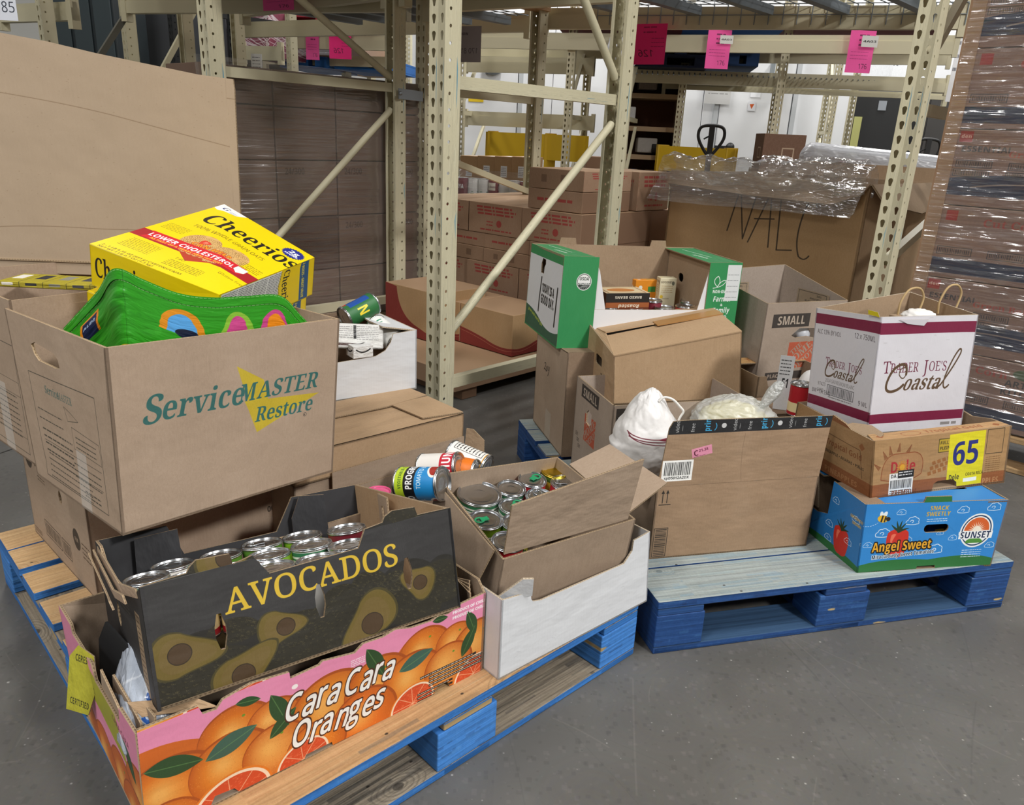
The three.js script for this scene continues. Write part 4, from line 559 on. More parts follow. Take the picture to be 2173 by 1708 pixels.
  const out = [[0, 0], [0.523, 0], [0.524, 0.188], [0.455, 0.19], [0.451, 0.205], [0.407, 0.208], [0.392, 0.201], [0.387, 0.192], [0.353, 0.188], [0.338, 0.159], [0.185, 0.157], [0.162, 0.192], [0.132, 0.186], [0.129, 0.203], [0.08, 0.206], [0.07, 0.198], [0.065, 0.19], [0, 0.187]];
  const eye = (a, b, w = 0.0085, h = 0.028) => [[a - w * 0.4, b + h], [a + w * 0.4, b + h], [a + w, b + h * 0.3], [a + w, b - h * 0.3], [a + w * 0.4, b - h], [a - w * 0.4, b - h], [a - w, b - h * 0.3], [a - w, b + h * 0.3]];
  const dark = M({ color: '#27272a', roughness: 0.6, bumpMap: boardBump, bumpScale: 0.003 });
  const lo = [[0, 0], [0.4, 0], [0.4, 0.187], [0.33, 0.155], [0.24, 0.15], [0.1, 0.15], [0.05, 0.185], [0, 0.187]];
  const t = carton('avocado_carton', 'black produce carton with gold lettering and avocado pictures, filled with cans', f, { front: { m: front, out, holes: [eye(0.1015, 0.089), eye(0.261, 0.09), eye(0.424, 0.092)], inner: dark }, left: { m: left, out: lo, inner: dark, holes: [slot(0.165, 0.09, 0.028, 0.05)] }, back: { m: dark, inner: dark, out: [[0, 0], [0.523, 0], [0.523, 0.187], [0.4, 0.187], [0.375, 0.125], [0.19, 0.125], [0.15, 0.19], [0, 0.187]] }, right: { m: dark, inner: kraftMat.tan, out: [[0, 0], [0.4, 0], [0.4, 0.187], [0, 0.187]] } }, { m: dark, inner: kraftMat.dull, edge: edgeDark, th: 0.005 });
  // upright inner lugs along the back and right sides
  t.flap('inner_lug', [[0, 0], [0.075, 0], [0.07, 0.19], [0.02, 0.195], [0, 0.15]], { p: V(0.36, 0.0, -0.376), s: V(0.95, 0, 0.3).normalize(), t: V(0, 1, 0.02) }, dark, { inner: kraftMat.tan, th: 0.004, size: [0.1, 0.2] });
  t.flap('inner_lug', [[0, 0], [0.06, 0], [0.058, 0.187], [0, 0.187]], { p: V(0.5, 0, -0.2), s: V(0.15, 0, -0.98).normalize(), t: V(0, 1, 0) }, kraftMat.tan, { th: 0.004, size: [0.1, 0.2], holes: [[[0.022, 0.14], [0.038, 0.14], [0.038, 0.165], [0.022, 0.165]]] });
  t.flap('inner_lug', [[0, 0], [0.09, 0], [0.085, 0.185], [0.01, 0.18]], { p: V(0.05, 0.0, -0.372), s: V(0.97, 0, 0.22).normalize(), t: V(0, 1, 0) }, dark, { inner: dark, th: 0.004, size: [0.1, 0.2] });
  for (let i = 0; i < 3; i++) t.flap('torn_rim', [[0, 0], [0.2, -0.03], [0.36, 0.0], [0.35, 0.012], [0.2, -0.012 - i * 0.004], [0.01, 0.016]], { p: V(-0.001 - i * 0.006, 0.165 - i * 0.004, -0.385), s: V(-0.03 * i, 0, 1).normalize(), t: V(-0.12 * i, 1, 0).normalize() }, kraftMat.sand, { inner: kraftMat.sand, th: 0.003, size: [0.3, 0.1] });
  // cans standing inside
  const spots = [[308, 1226, 'white'], [365, 1195, 'purple', 1], [467, 1172, 'yellow'], [556, 1152, 'yellow', 0, 'metal'], [640, 1134, 'green'], [575, 1170, 'green'], [660, 1155, 'white'], [728, 1152, 'red'], [500, 1200, 'red', 0, 'metal'], [578, 1198, 'purple'], [655, 1186, 'purple'], [430, 1212, 'red'], [735, 1120, 'bean']];
  const words = ['leftmost can in the black carton, half behind its torn rim', 'can with a purple and green label at the left of the black carton', 'dark-lidded can against the back of the black carton, second from the left', 'can with a flat pull ring at the back of the black carton', 'rearmost can in the black carton, near its upright lug', 'can with a green label in the middle of the black carton', 'can with a plain white label right of the middle of the black carton', 'can with a red label at the right end of the black carton', 'can whose lid shows through the notch left of the gold lettering', 'lid just above the gold lettering in the black carton, left one', 'lid just above the gold lettering in the black carton, right one', 'can hidden behind the raised left part of the black carton front', 'can behind the right lug of the black carton, mostly hidden'];
  const R = 0.0375, Hc = 0.108, up = axisOf(f, 1), sp = []; const qi = new THREE.Quaternion().setFromEuler(new THREE.Euler(f.r[1], f.r[0], f.r[2], 'YXZ')).invert();
  spots.forEach(([px, py]) => { const l = onFit(f, px, py, 'y', 0.142).sub(V(...f.p)).applyQuaternion(qi); sp.push([l.x, l.z]); });
  for (let it = 0; it < 200; it++) for (let i = 0; i < sp.length; i++) { for (let j = 0; j < i; j++) { const dx = sp[i][0] - sp[j][0], dz = sp[i][1] - sp[j][1], d = Math.hypot(dx, dz), m = 2 * R + 0.001; if (d < m) { const k = (m - d) / d * 0.5; sp[i][0] += dx * k; sp[i][1] += dz * k; sp[j][0] -= dx * k; sp[j][1] -= dz * k; } } sp[i][0] = Math.max(0.046, Math.min(0.475, sp[i][0])); sp[i][1] = Math.max(-0.35, Math.min(-0.045, sp[i][1])); }
  spots.forEach(([px, py, l, d, tab], i) => { const c = can(words[i], R, Hc, l, { group: 'cans in the black produce carton', tab }); const q = qi.clone().invert(); stand(c, f, V(sp[i][0], 0.034 - (i % 3) * 0.002, sp[i][1]).applyQuaternion(q).add(V(...f.p)), i * 1.3); });
}
{ // white tray with the tilted can carton
  const f = FIT.white, wm = M({ map: cv(512, 256, '#d9dbde', (x) => { for (let i = 0; i < 20; i++) { x.strokeStyle = 'rgba(90,90,96,0.25)'; x.lineWidth = 1; x.beginPath(); const a = rnd() * 512, b = rnd() * 256; x.moveTo(a, b); x.lineTo(a + rr(-14, 14), b + rr(-8, 8)); x.stroke(); } }, { grain: 0.4 }), roughness: 0.6, bumpMap: boardBump, bumpScale: 0.004 });
  const t = carton('white_tray', 'white low carton at the right corner of the left pallet, front edge cut away', f, { front: { m: wm, out: [[0, 0], [0.4407, 0], [0.4407, 0.178], [0.385, 0.174], [0.381, 0.15], [0.355, 0.128], [0.105, 0.137], [0.082, 0.143], [0.077, 0.15], [0.074, 0.167], [0, 0.178]] } }, { m: wm, inner: wm, edge: edgeWhite });
  t.flap('corner_fold', [[0, 0], [0.075, 0], [0.08, 0.05], [0.06, 0.055], [0.005, 0.01]], { p: V(0.006, 0.155, -0.03), s: V(0.85, 0.12, 0.5).normalize(), t: V(-0.3, 0.9, 0.2).normalize() }, wm, { inner: wm, edge: edgeWhite, size: [0.1, 0.1] });
  const g = FIT.canbox, [w, d, h] = g.s;
  const c = carton('can_carton', 'open brown carton of cans tilted in the white tray, front flap raised', g, {}, { m: kraftMat.dull, inner: kraftMat.dull, edge: edgeDark });
  c.flap('front_flap', [[0.009, 0], [0.312, 0], [0.319, 0.145], [0.011, 0.112]], { p: V(-0.002, h, -0.002), s: V(1, 0.035, 0).normalize(), t: V(0, 1, 0.0) }, kraftMat.dull, { inner: kraftMat.dull, edge: edgeDark, size: [0.32, 0.15] });
  c.flap('right_flap', [[0, 0], [0.22, 0], [0.215, 0.115], [0.02, 0.13]], { p: V(w + 0.002, h - 0.004, -0.03), s: V(0, 0, -1), t: V(0.94, 0.34, 0).normalize() }, kraftMat.tan, { edge: edgeDark, size: [0.25, 0.13] });
  c.flap('left_flap', [[0, 0], [0.25, 0], [0.24, 0.1], [0.02, 0.1]], { p: V(-0.003, h, -0.27), s: V(0, 0, 1), t: V(-0.28, -0.96, 0).normalize() }, kraftMat.dull, { edge: edgeDark, size: [0.25, 0.13] });
  const F = (a, b) => [700 + a / 2.847, 900 + b / 2.847];
  const L = [[905, 415, 0.0505, 0.105, 'white', null, 'large can in the tilted brown carton, the biggest lid'], [1097, 382, 0.0335, 0.1, 'white', null, 'can right behind the large can in the tilted brown carton'], [1225, 330, 0.0335, 0.105, 'red', 'green', 'can with a green ring near the back of the tilted brown carton'], [1362, 278, 0.0335, 0.105, 'yellow', 'gold', 'can with a golden lid in the back corner of the tilted carton'], [1422, 352, 0.034, 0.1, 'red', 'metal', 'can with a pull ring beside the golden lid'], [1270, 432, 0.0325, 0.095, 'bean', 'metal', 'can half behind the raised flap, in front of the green-ringed can'], [1112, 492, 0.0325, 0.098, 'white', 'green', 'can with a green ring in the middle of the tilted brown carton'], [945, 570, 0.0365, 0.105, 'green', 'green', 'can with green label and green ring in front of the large can'], [1130, 590, 0.0325, 0.1, 'yellow', null, 'can with a yellow edge half behind the raised flap'], [1075, 705, 0.0345, 0.1, 'red', null, 'front can in the tilted brown carton, cut by the flap']];
  for (const [a, b, R, H, l, tab, lab] of L) { const [px, py] = F(a, b), top = onFit(g, px, py, 'y', h * 0.86), up = axisOf(g, 1); const o = can(lab, R, H, l, { group: 'cans in the tilted brown carton', tab: tab === 'gold' ? null : tab, gold: tab === 'gold', tabTurn: 2.2 }); stand(o, g, top.addScaledVector(up, -H), a); }
}
{ // brown open carton with cans behind, closed carton and white tray at the back
  const f = { p: [-0.36, 0.1415, -1.44], r: [0.7456, 0, 0], s: [0.42, 0.2, 0.17] };
  const B = onFit(FIT.g2, 705, 1004, 'z', 0.012), C = onFit(FIT.g2, 985, 926, 'z', 0.012);
  const q = V(Math.cos(0.7456), 0, -Math.sin(0.7456)), n = V(Math.sin(0.7456), 0, Math.cos(0.7456)); const len = C.clone().sub(B).dot(q), yb = 0.141;
  const p0 = B.clone(); p0.y = yb; const ff = { p: [p0.x + n.x * 0.2, yb + 0.0005, p0.z + n.z * 0.2], r: [0.7456, 0, 0], s: [len, 0.2, 0.16] };
  const t = carton('flap_carton', 'open brown carton with its back flap raised, cans lying in it', ff, {}, { m: kraftMat.dull, inner: kraftMat.dull, edge: edgeDark });
  t.flap('back_flap', [[0, 0], [len, 0], [len, C.y - yb - 0.16], [len * 0.5, (B.y + C.y) / 2 - yb - 0.158], [0, B.y - yb - 0.16]], { p: V(0, 0.16, -0.2), s: V(1, 0, 0), t: V(0, 1, 0) }, kraftMat.dull, { inner: kraftMat.dull, edge: edgeDark, size: [len, 0.2] });
  t.flap('right_flap', [[0, 0], [0.06, 0], [0.055, 0.05], [0.02, 0.075], [0, 0.075]], { p: V(len, 0.16, -0.2), s: V(0.45, 0, 0.9).normalize(), t: V(0.1, 1, 0).normalize() }, kraftMat.brown, { edge: edgeDark, size: [0.15, 0.15] });
  const gm = FIT.g2;
  const c = carton('closed_carton', 'low closed tan carton with interlocked top flaps in the middle of the left pallet', gm, { top: null }, { m: kraftMat.tan, edge: edgeDark });
  const [w, d, h] = gm.s;
  c.flap('top_flap', [[0, 0], [w, 0], [w, 0.16], [w * 0.62, 0.165], [0, 0.17]], { p: V(0, h, 0), s: V(1, 0, 0), t: V(0, 0, -1) }, kraftMat.tan, { edge: edgeDark, size: [w, 0.15] });
  c.flap('top_flap', [[0, 0], [w, 0], [w, 0.105], [w * 0.3, 0.12], [0, 0.1]], { p: V(w, h + 0.004, -d), s: V(-1, 0, 0), t: V(0, 0.03, 1).normalize() }, kraftMat.tan, { edge: edgeDark, size: [w, 0.15] });
  c.flap('end_flap', [[0, 0], [d * 0.6, 0], [d * 0.58, 0.13], [0.02, 0.12]], { p: V(w, h + 0.005, -0.003), s: V(0, 0, -1), t: V(-1, 0.015, 0).normalize() }, kraftMat.tan, { edge: edgeDark, size: [d, 0.13] });
  carton('support_carton', 'plain brown carton under the low closed carton, hidden by the flap carton', { p: [gm.p[0] - n.x * 0.006, 0.1415, gm.p[2] - n.z * 0.006], r: gm.r, s: [0.48, 0.25, gm.p[1] - 0.143] }, { top: {} }, { m: kraftMat.dull });
  // cans lying in the flap carton
  const lie = (label, px, py, z, R, H, l, yaw, roll) => { const o = can(label, R, H, l, { group: 'loose cans behind the tilted carton' }); o.position.copy(at(px, py, z)); o.rotation.set(0, 0, 0); o.quaternion.setFromEuler(new THREE.Euler(0.05, yaw, Math.PI / 2, 'YXZ')).multiply(new THREE.Quaternion().setFromAxisAngle(V(0, 1, 0), roll)); return o; };
  const aim = (o, dir, roll) => { o.quaternion.setFromUnitVectors(V(0, 1, 0), V(...dir).normalize()).multiply(new THREE.Quaternion().setFromAxisAngle(V(0, 1, 0), roll)); const c = V(0, 0.05, 0).applyQuaternion(o.quaternion); o.position.sub(c); };
  aim(lie('blue tomato soup can with lime band lying behind the tilted carton', 897, 1026, 1.52, 0.037, 0.105, 'progresso', 0, 0), [-0.93, -0.2, -0.34], 2.6);
  aim(lie('red and white can lying between the blue soup can and white can', 935, 992, 1.68, 0.035, 0.1, 'rednut', 0, 0), [-0.92, -0.22, -0.3], 2.9);
  aim(lie('white can with a nutrition panel lying at the back right of the flap carton', 993, 976, 1.76, 0.034, 0.105, 'facts', 0, 0), [0.86, -0.16, 0.42], 1.0);
  aim(lie('can with an orange label between the two light cans in the flap carton', 978, 995, 1.7, 0.03, 0.09, 'orange', 0, 0), [0.9, 0, 0.3], 0.4);
  const pk = can('small can with a pink lid beside the black carton rim', 0.03, 0.08, 'rednut', {}); pk.position.copy(at(803, 1042, 1.66)).add(V(0, -0.08, 0)); pk.children[1].material = M({ color: '#e0608f', roughness: 0.4 });
  // back white tray
  const w2 = FIT.w2, wm = M({ color: '#d6d8db', roughness: 0.6, bumpMap: boardBump, bumpScale: 0.004 });
  const t2 = carton('white_tray', 'white carton at the back of the left pallet holding cans and a packet', w2, { front: { m: wm, out: [[0, 0], [0.42, 0], [0.42, 0.178], [0.345, 0.174], [0.337, 0.15], [0.32, 0.128], [0.29, 0.115], [0, 0.105]] } }, { m: wm, inner: kraftMat.deep, edge: edgeWhite });
  t2.flap('side_flap', [[0, 0], [0.3, 0], [0.29, 0.1], [0.2, 0.09], [0.1, 0.105], [0.02, 0.1]], { p: V(0.42, 0.178, 0), s: V(0, 0, -1), t: V(-0.75, 0.12, 0).normalize() }, wm, { inner: kraftMat.deep, edge: edgeWhite, size: [0.3, 0.1] });
  carton('support_carton', 'plain carton under the back white tray, hidden behind the low closed carton', { p: [w2.p[0] - 0.03, 0.1415, w2.p[2] - 0.02], r: w2.r, s: [0.37, 0.26, 0.272] }, { top: {} }, { m: kraftMat.dull });
  const lie2 = (label, px, py, off, R, H, l, e, roll) => { const o = can(label, R, H, l, { group: 'cans in the back white tray' }); o.position.copy(onFit(w2, px, py, 'z', off)); o.quaternion.setFromEuler(new THREE.Euler(...e, 'YXZ')).multiply(new THREE.Quaternion().setFromAxisAngle(V(0, 1, 0), roll)); return o; };
  lie2('fruit-printed can lying at the back of the back white tray', 730, 676, -0.16, 0.035, 0.11, 'fruit', [-0.5, 0.6, -1.2], 1.4);
  lie2('white can with green marks lying end-on in the back white tray', 795, 690, -0.13, 0.035, 0.11, 'star', [0, 0, 0], 2).quaternion.setFromUnitVectors(V(0, 1, 0), V(0.72, -0.3, 0.62).normalize());
  const pm = printMat(av(256, 160, '#dcdcd8', (x) => { x.fillStyle = '#4a2f26'; x.fillRect(0, 128, 150, 18); lines(x, 10, 20, 90, 6, 14, 4, '#777'); lines(x, 120, 16, 110, 8, 12, 4, '#888'); x.fillStyle = '#333'; x.fillRect(104, 10, 14, 90); }), { roughness: 0.4 });
  const pc = solo('food_packet', rbox(0.15, 0.07, 0.03, 0.006), pm, 'white printed packet leaning in the back white tray', 'packet'); pc.position.copy(onFit(w2, 757, 714, 'z', -0.05)); pc.rotation.set(-0.4, 0.5, 0.08);
  const cap = solo('food_carton', rbox(0.06, 0.035, 0.05, 0.002), printMat(av(128, 64, '#dfdfdd', (x) => { path(x, 'M20 20 Q64 48 108 20', null, '#222', 7); })), 'small white box with a black arc at the rim of the back white tray', 'box'); cap.position.copy(onFit(w2, 763, 742, 'z', -0.022)); cap.rotation.set(0, w2.r[0], 0);
}

// ---------- right pallet ----------
{ // brown carton with black tape
  const f = FIT.amz, [w, d, h] = f.s, C = '#9c8064';
  const lower = printFace(w, h, C, (x) => { for (const a of [0.018, 0.03]) { poly(x, [[m2(a), -m2(0.155)], [m2(a), -m2(0.185)]], null, '#2a241e', 4, false); poly(x, [[m2(a) - 8, -m2(0.18)], [m2(a), -m2(0.19)], [m2(a) + 8, -m2(0.18)]], '#2a241e'); } poly(x, [[m2(0.01), -m2(0.15)], [m2(0.04), -m2(0.15)]], null, '#2a241e', 4, false); poly(x, [[m2(0.006), -m2(0.085)], [m2(0.042), -m2(0.085)], [m2(0.042), -m2(0.006)], [m2(0.006), -m2(0.006)]], null, '#2a241e', 3); barcode(x, m2(0.009), -m2(0.082), m2(0.03), m2(0.073), '#2a241e', true); });
  const lift = 0.17, upper = printMat(cv(900, 340, C, (x, W, H) => {
    x.fillStyle = '#1b1b1d'; x.fillRect(0, 0, W, 70); const wd = (s, a, o) => { x.save(); x.translate(a, 62); x.rotate(-Math.PI / 2); T(x, s, 0, 0, { s: 26, ...o }); x.restore(); };
    for (let i = 0; i < 3; i++) { const a = 60 + 300 * i; wd('video', a + 18, { c: '#b9b9b9' }); wd('free', a + 98, { c: '#b9b9b9' }); wd('prime', a + 178, { c: '#3aa6d8', s: 42, w: 'bold', sx: 0.8 }); x.save(); x.translate(a + 205, 20); path(x, 'M0 0 Q14 18 -2 36', null, '#3aa6d8', 4); x.restore(); ell(x, a + 250, 34, 13, 13, 0, '#c9c9c9'); ell(x, a + 35, 40, 2, 16, 0, '#777'); }
    x.fillStyle = '#f3f2ee'; x.save(); x.translate(14, 205); x.fillRect(0, 0, 160, 110); barcode(x, 12, 10, 136, 70); T(x, 'spD5012A2DX', 80, 100, { s: 20, w: 'bold', a: 'center' }); x.restore();
    x.save(); x.translate(155, 152); x.rotate(-0.22); x.fillStyle = '#dd8fa8'; x.fillRect(0, 0, 105, 48); T(x, 'C', 8, 40, { s: 40, w: 'bold', c: '#5a1530' }); T(x, '21.38', 36, 24, { s: 20, w: 'bold', c: '#5a1530' }); lines(x, 8, 44, 60, 1, 4, 2, '#5a1530'); x.restore();
    x.strokeStyle = 'rgba(70,50,34,0.35)'; x.lineWidth = 2; x.beginPath(); x.moveTo(430, 80); x.quadraticCurveTo(420, 200, 445, 340); x.stroke();
  }, {}));
  const t = carton('shipping_carton', 'tall-fronted brown shipping carton with black tape along its raised flap', f, { front: { m: lower }, right: {} }, { m: kraftMat.dull, inner: kraftMat.dull, edge: edgeDark });
  t.flap('front_flap', [[-0.004, 0], [0.447, 0], [0.455, 0.166], [0.05, 0.17], [0.023, 0.168], [0.014, 0.15], [0.003, 0.03]], { p: V(0, h, 0.0005), s: V(1, 0, 0), t: V(0, 1, 0) }, upper, { inner: kraftMat.dull, edge: edgeDark, size: [0.456, 0.17] });
  t.flap('left_flap', [[0, 0], [0.3, 0], [0.28, 0.05], [0.03, 0.05]], { p: V(-0.002, h, -0.31), s: V(0, 0, 1), t: V(-0.25, -0.95, 0).normalize() }, kraftMat.deep, { edge: edgeDark });
  t.flap('right_flap', [[0, 0], [0.3, 0], [0.27, 0.12], [0.03, 0.12]], { p: V(w + 0.004, h, -0.01), s: V(0, 0, -1), t: V(0.35, -0.93, 0).normalize() }, kraftMat.deep, { edge: edgeDark });
}
function softBag(name, label, cat, c, r, m, shape, rotY = 0) {
  const g = new THREE.SphereGeometry(1, 96, 64), p = g.attributes.position; for (let i = 0; i < p.count; i++) { const v = V(p.getX(i), p.getY(i), p.getZ(i)); const q = shape(v); p.setXYZ(i, q.x * r[0], q.y * r[1], q.z * r[2]); } g.computeVertexNormals();
  const t = thing(name, label, cat, [c.x, c.y, c.z], [rotY, 0, 0]); part(t, 'bag_body', g, m); return t;
}
{
  const paper = M({ map: cv(512, 512, '#e6e4e2', (x) => { x.strokeStyle = '#6a2230'; x.lineWidth = 3; x.save(); x.translate(-110, -30); for (const d of ['M170 236 Q210 262 330 246', 'M180 250 Q230 268 330 258', 'M176 240 Q200 280 330 270']) x.stroke(new Path2D(d)); path(x, 'M250 252 Q300 240 340 238 L340 262 Q300 268 250 252Z', '#7d2636'); x.restore(); x.fillStyle = '#e0c22a'; x.fillRect(0, 420, 512, 92); }, { grain: 0.25 }), roughness: 0.55, bumpMap: crumple, bumpScale: 0.006 });
  const c = at(1372, 930, 1.93);
  const b = softBag('paper_bag', 'crumpled white paper bag with dark red print beside the brown shipping carton', 'bag', c, [0.088, 0.125, 0.08], paper, (v) => { const k = 1 + 0.13 * fbm(v.x * 1.8, v.y * 1.8, v.z * 1.8 + 4) + 0.05 * Math.abs(fbm(v.x * 5, v.y * 5, v.z * 5)); const peak = v.y > 0.2 ? (v.y - 0.2) : 0; return V(v.x * k * (1 - 0.45 * peak) - peak * 0.02 + (v.y < 0 ? v.x * 0.1 : 0), v.y * k * (1 + 0.12 * peak), v.z * k * (1 - 0.3 * peak)); });
  const h = [[1398, 852, 1.9], [1410, 843, 1.9], [1428, 848, 1.9], [1442, 862, 1.9], [1450, 873, 1.9], [1444, 884, 1.9], [1440, 892, 1.9]].map((q) => at(...q).sub(c));
  part(b, 'handle', tube(h, 0.0032, 40, 8), M({ color: '#ece9e2', roughness: 0.6 }));
  const film = new THREE.MeshPhysicalMaterial({ color: '#eef0ee', roughness: 0.32, transmission: 0.55, thickness: 0, bumpMap: crumple, bumpScale: 0.012, side: THREE.DoubleSide });
  const c2 = at(1556, 893, 2.03);
  const b2 = softBag('plastic_bag', 'translucent white plastic bag knotted at the top, yellow contents showing', 'bag', c2, [0.118, 0.072, 0.085], film, (v) => { const k = 1 + 0.16 * fbm(v.x * 2.2, v.y * 2.2, v.z * 2.2) + 0.12 * Math.abs(fbm(v.x * 6, v.y * 3, v.z * 6)); return V(v.x * k, v.y * k * (1 - 0.12 * v.x * v.x), v.z * k); });
  const ear = new THREE.SphereGeometry(1, 40, 28), ep = ear.attributes.position; for (let i = 0; i < ep.count; i++) { const x = ep.getX(i), y = ep.getY(i), z = ep.getZ(i), k = 0.35 + 0.65 * (y + 1) / 2, n = 1 + 0.3 * Math.abs(fbm(x * 6, y * 1.5, z * 6)); ep.setXYZ(i, x * 0.024 * k * n, y * 0.052, z * 0.02 * k * n); } ear.rotateZ(-0.55); ear.computeVertexNormals();
  const e = part(b2, 'knot_ear', ear, film); e.position.copy(at(1634, 842, 2.0).sub(c2));
  const fill = new THREE.SphereGeometry(1, 32, 20); const fp = fill.attributes.position; for (let i = 0; i < fp.count; i++) { const k = 1 + 0.35 * fbm(fp.getX(i) * 3, fp.getY(i) * 3, fp.getZ(i) * 3); fp.setXYZ(i, fp.getX(i) * 0.095 * k, fp.getY(i) * 0.055 * k, fp.getZ(i) * 0.065 * k); } fill.computeVertexNormals();
  part(b2, 'contents', fill, M({ color: '#e0cf5a', roughness: 0.6 }));
}
{ // blue tomato carton
  const f = FIT.sunset, [w, d, h] = f.s, B = '#2f86cf';
  const cloud = (x, a, b, k = 1) => { x.save(); x.translate(a, b); x.scale(k, k); path(x, 'M-34 14 Q-44 -2 -26 -8 Q-22 -26 -4 -22 Q10 -32 22 -18 Q40 -16 34 2 Q44 16 26 14 Q10 20 -34 14 M-14 0 Q-8 -12 4 -4 Q6 4 -2 6', null, '#dce9f5', 3.2); x.restore(); };
  const tomato = (x, a, b, k) => { x.save(); x.translate(a, b); x.scale(k, k); path(x, 'M-52 -40 Q-20 -66 0 -52 Q26 -66 52 -40 Q66 0 44 70 Q20 92 0 84 Q-22 92 -44 70 Q-66 0 -52 -40Z', '#c92f22'); path(x, 'M-34 -28 Q-20 -40 -10 -30 Q-24 -10 -28 20 Q-42 0 -34 -28Z', 'rgba(240,130,100,0.8)'); for (const q of [-1.1, -0.5, 0, 0.5, 1.1]) { x.save(); x.translate(0, -46); x.rotate(q); path(x, 'M-7 6 Q0 -40 12 -54 Q8 -20 7 6Z', '#1d3a26'); x.restore(); } x.restore(); };
  const front = printFace(w, h, B, (x, W, H) => {
    path(x, `M0 ${-m2(0.02)} Q${m2(0.07)} ${-m2(0.04)} ${m2(0.2)} ${-m2(0.028)} Q${m2(0.33)} ${-m2(0.045)} ${W} ${-m2(0.022)} L${W} 0 L0 0Z`, '#2c7038');
    for (const [a, b, k] of [[0.135, 0.135, 0.75], [0.274, 0.16, 0.65], [0.36, 0.165, 0.75], [0.215, 0.055, 0.85], [0.057, 0.105, 0.8], [0.13, 0.085, 0.5], [0.26, 0.085, 0.5], [0.02, 0.075, 0.5], [0.1, 0.16, 0.5], [0.375, 0.06, 0.55], [0.22, 0.1, 0.4]]) cloud(x, m2(a), -m2(b), k * 1.2);
    tomato(x, m2(0.1), -m2(0.085), 0.98); T(x, 'Angel Sweet', m2(0.033), -m2(0.056), { s: 62, w: 'bold', c: '#e8a92c', st: '#1a1612', sw: 13, sx: 0.83, rot: -0.03 }); T(x, 'Angel Sweet', m2(0.033), -m2(0.056), { s: 62, w: 'bold', c: '#e8a92c', sx: 0.83, rot: -0.03 }); T(x, 'Miraculously Sweet Tomatoes', m2(0.035), -m2(0.036), { s: 26, w: 'bold', c: '#16324a', st: '#e6eef4', sw: 4, sx: 0.86, rot: -0.06 }); T(x, 'Miraculously Sweet Tomatoes', m2(0.035), -m2(0.036), { s: 26, w: 'bold', c: '#16324a', sx: 0.86, rot: -0.06 });
    x.save(); x.translate(m2(0.052), -m2(0.147)); x.rotate(0.2); ell(x, 4, -16, 10, 18, 0.3, '#e6eef2'); ell(x, -12, -14, 9, 16, -0.3, '#e6eef2'); ell(x, 0, 4, 26, 17, 0, '#e3b22c'); x.fillStyle = '#2a221a'; x.fillRect(-8, -12, 8, 32); x.fillRect(8, -11, 7, 29); ell(x, 26, 0, 11, 10, 0, '#2a221a'); x.restore(); x.setLineDash([6, 6]); path(x, `M0 ${-m2(0.128)} Q${m2(0.02)} ${-m2(0.122)} ${m2(0.04)} ${-m2(0.135)}`, null, '#dce9f5', 2); x.setLineDash([]);
    T(x, 'SNACK', m2(0.205), -m2(0.163), { s: 29, w: 'bold', c: '#d7a93a', a: 'center' }); T(x, 'SWEETLY', m2(0.205), -m2(0.147), { s: 29, w: 'bold', c: '#d7a93a', a: 'center' }); lines(x, m2(0.175), -m2(0.14), m2(0.06), 2, 10, 3, '#dce9f5');
    x.save(); x.translate(m2(0.326), -m2(0.103)); ell(x, 0, 0, 84, 84, 0, '#eef0f0'); ell(x, 0, 0, 76, 76, 0, '#17365c'); ell(x, 0, 0, 70, 70, 0, '#eef0f0'); x.beginPath(); x.arc(0, 0, 64, Math.PI, 0); x.closePath(); x.fillStyle = '#d4622c'; x.fill(); for (let i = 0; i < 11; i++) { const q = Math.PI + (i + 0.5) / 11 * Math.PI; poly(x, [[22 * Math.cos(q - 0.1), 22 * Math.sin(q - 0.1)], [46 * Math.cos(q), 46 * Math.sin(q)], [22 * Math.cos(q + 0.1), 22 * Math.sin(q + 0.1)]], '#f4ead8'); } ell(x, 0, 0, 22, 22, 0, '#f4ead8'); x.beginPath(); x.ellipse(0, 62, 46, 26, 0, Math.PI, 0); x.fillStyle = '#4f8f3a'; x.fill(); x.fillStyle = '#eef0f0'; x.fillRect(-88, 4, 176, 36); T(x, 'SUNSET', 0, 37, { s: 44, w: 'bold', c: '#14274a', a: 'center', sx: 0.98 }); x.restore();
    for (let i = 0; i < 4; i++) lines(x, m2(0.296), -m2(0.05) + i * 11, m2(0.06), 1, 8, 3, '#dce9f5');
  }, { grain: 0.4, m: { roughness: 0.45, bumpScale: 0.002 } });
  const left = printFace(d, h, '#2b78bb', (x, W, H) => { path(x, `M0 ${-m2(0.012)} Q${W * 0.5} ${-m2(0.03)} ${W} ${-m2(0.016)} L${W} 0 L0 0Z`, '#2c7038'); const k0 = d - 0.0; tomato(x, m2(d - 0.076), -m2(0.055), 0.95); for (const [a, b] of [[0.12, 0.13], [0.02, 0.07], [0.16, 0.08], [0.1, 0.06], [0.02, 0.03], [0.03, 0.14]]) cloud(x, m2(d - 0.148 + a), -m2(b), 0.7); T(x, 'GREENHOUSE', m2(d - 0.05), -m2(0.13), { s: 20, w: 'bold', c: '#d7a93a', sx: 0.8 }); T(x, 'GROWN', m2(d - 0.04), -m2(0.116), { s: 20, w: 'bold', c: '#d7a93a', sx: 0.8 }); }, { grain: 0.4, m: { roughness: 0.45, bumpScale: 0.002 } });
  const topM = M({ color: '#2f7fc4', roughness: 0.45 });
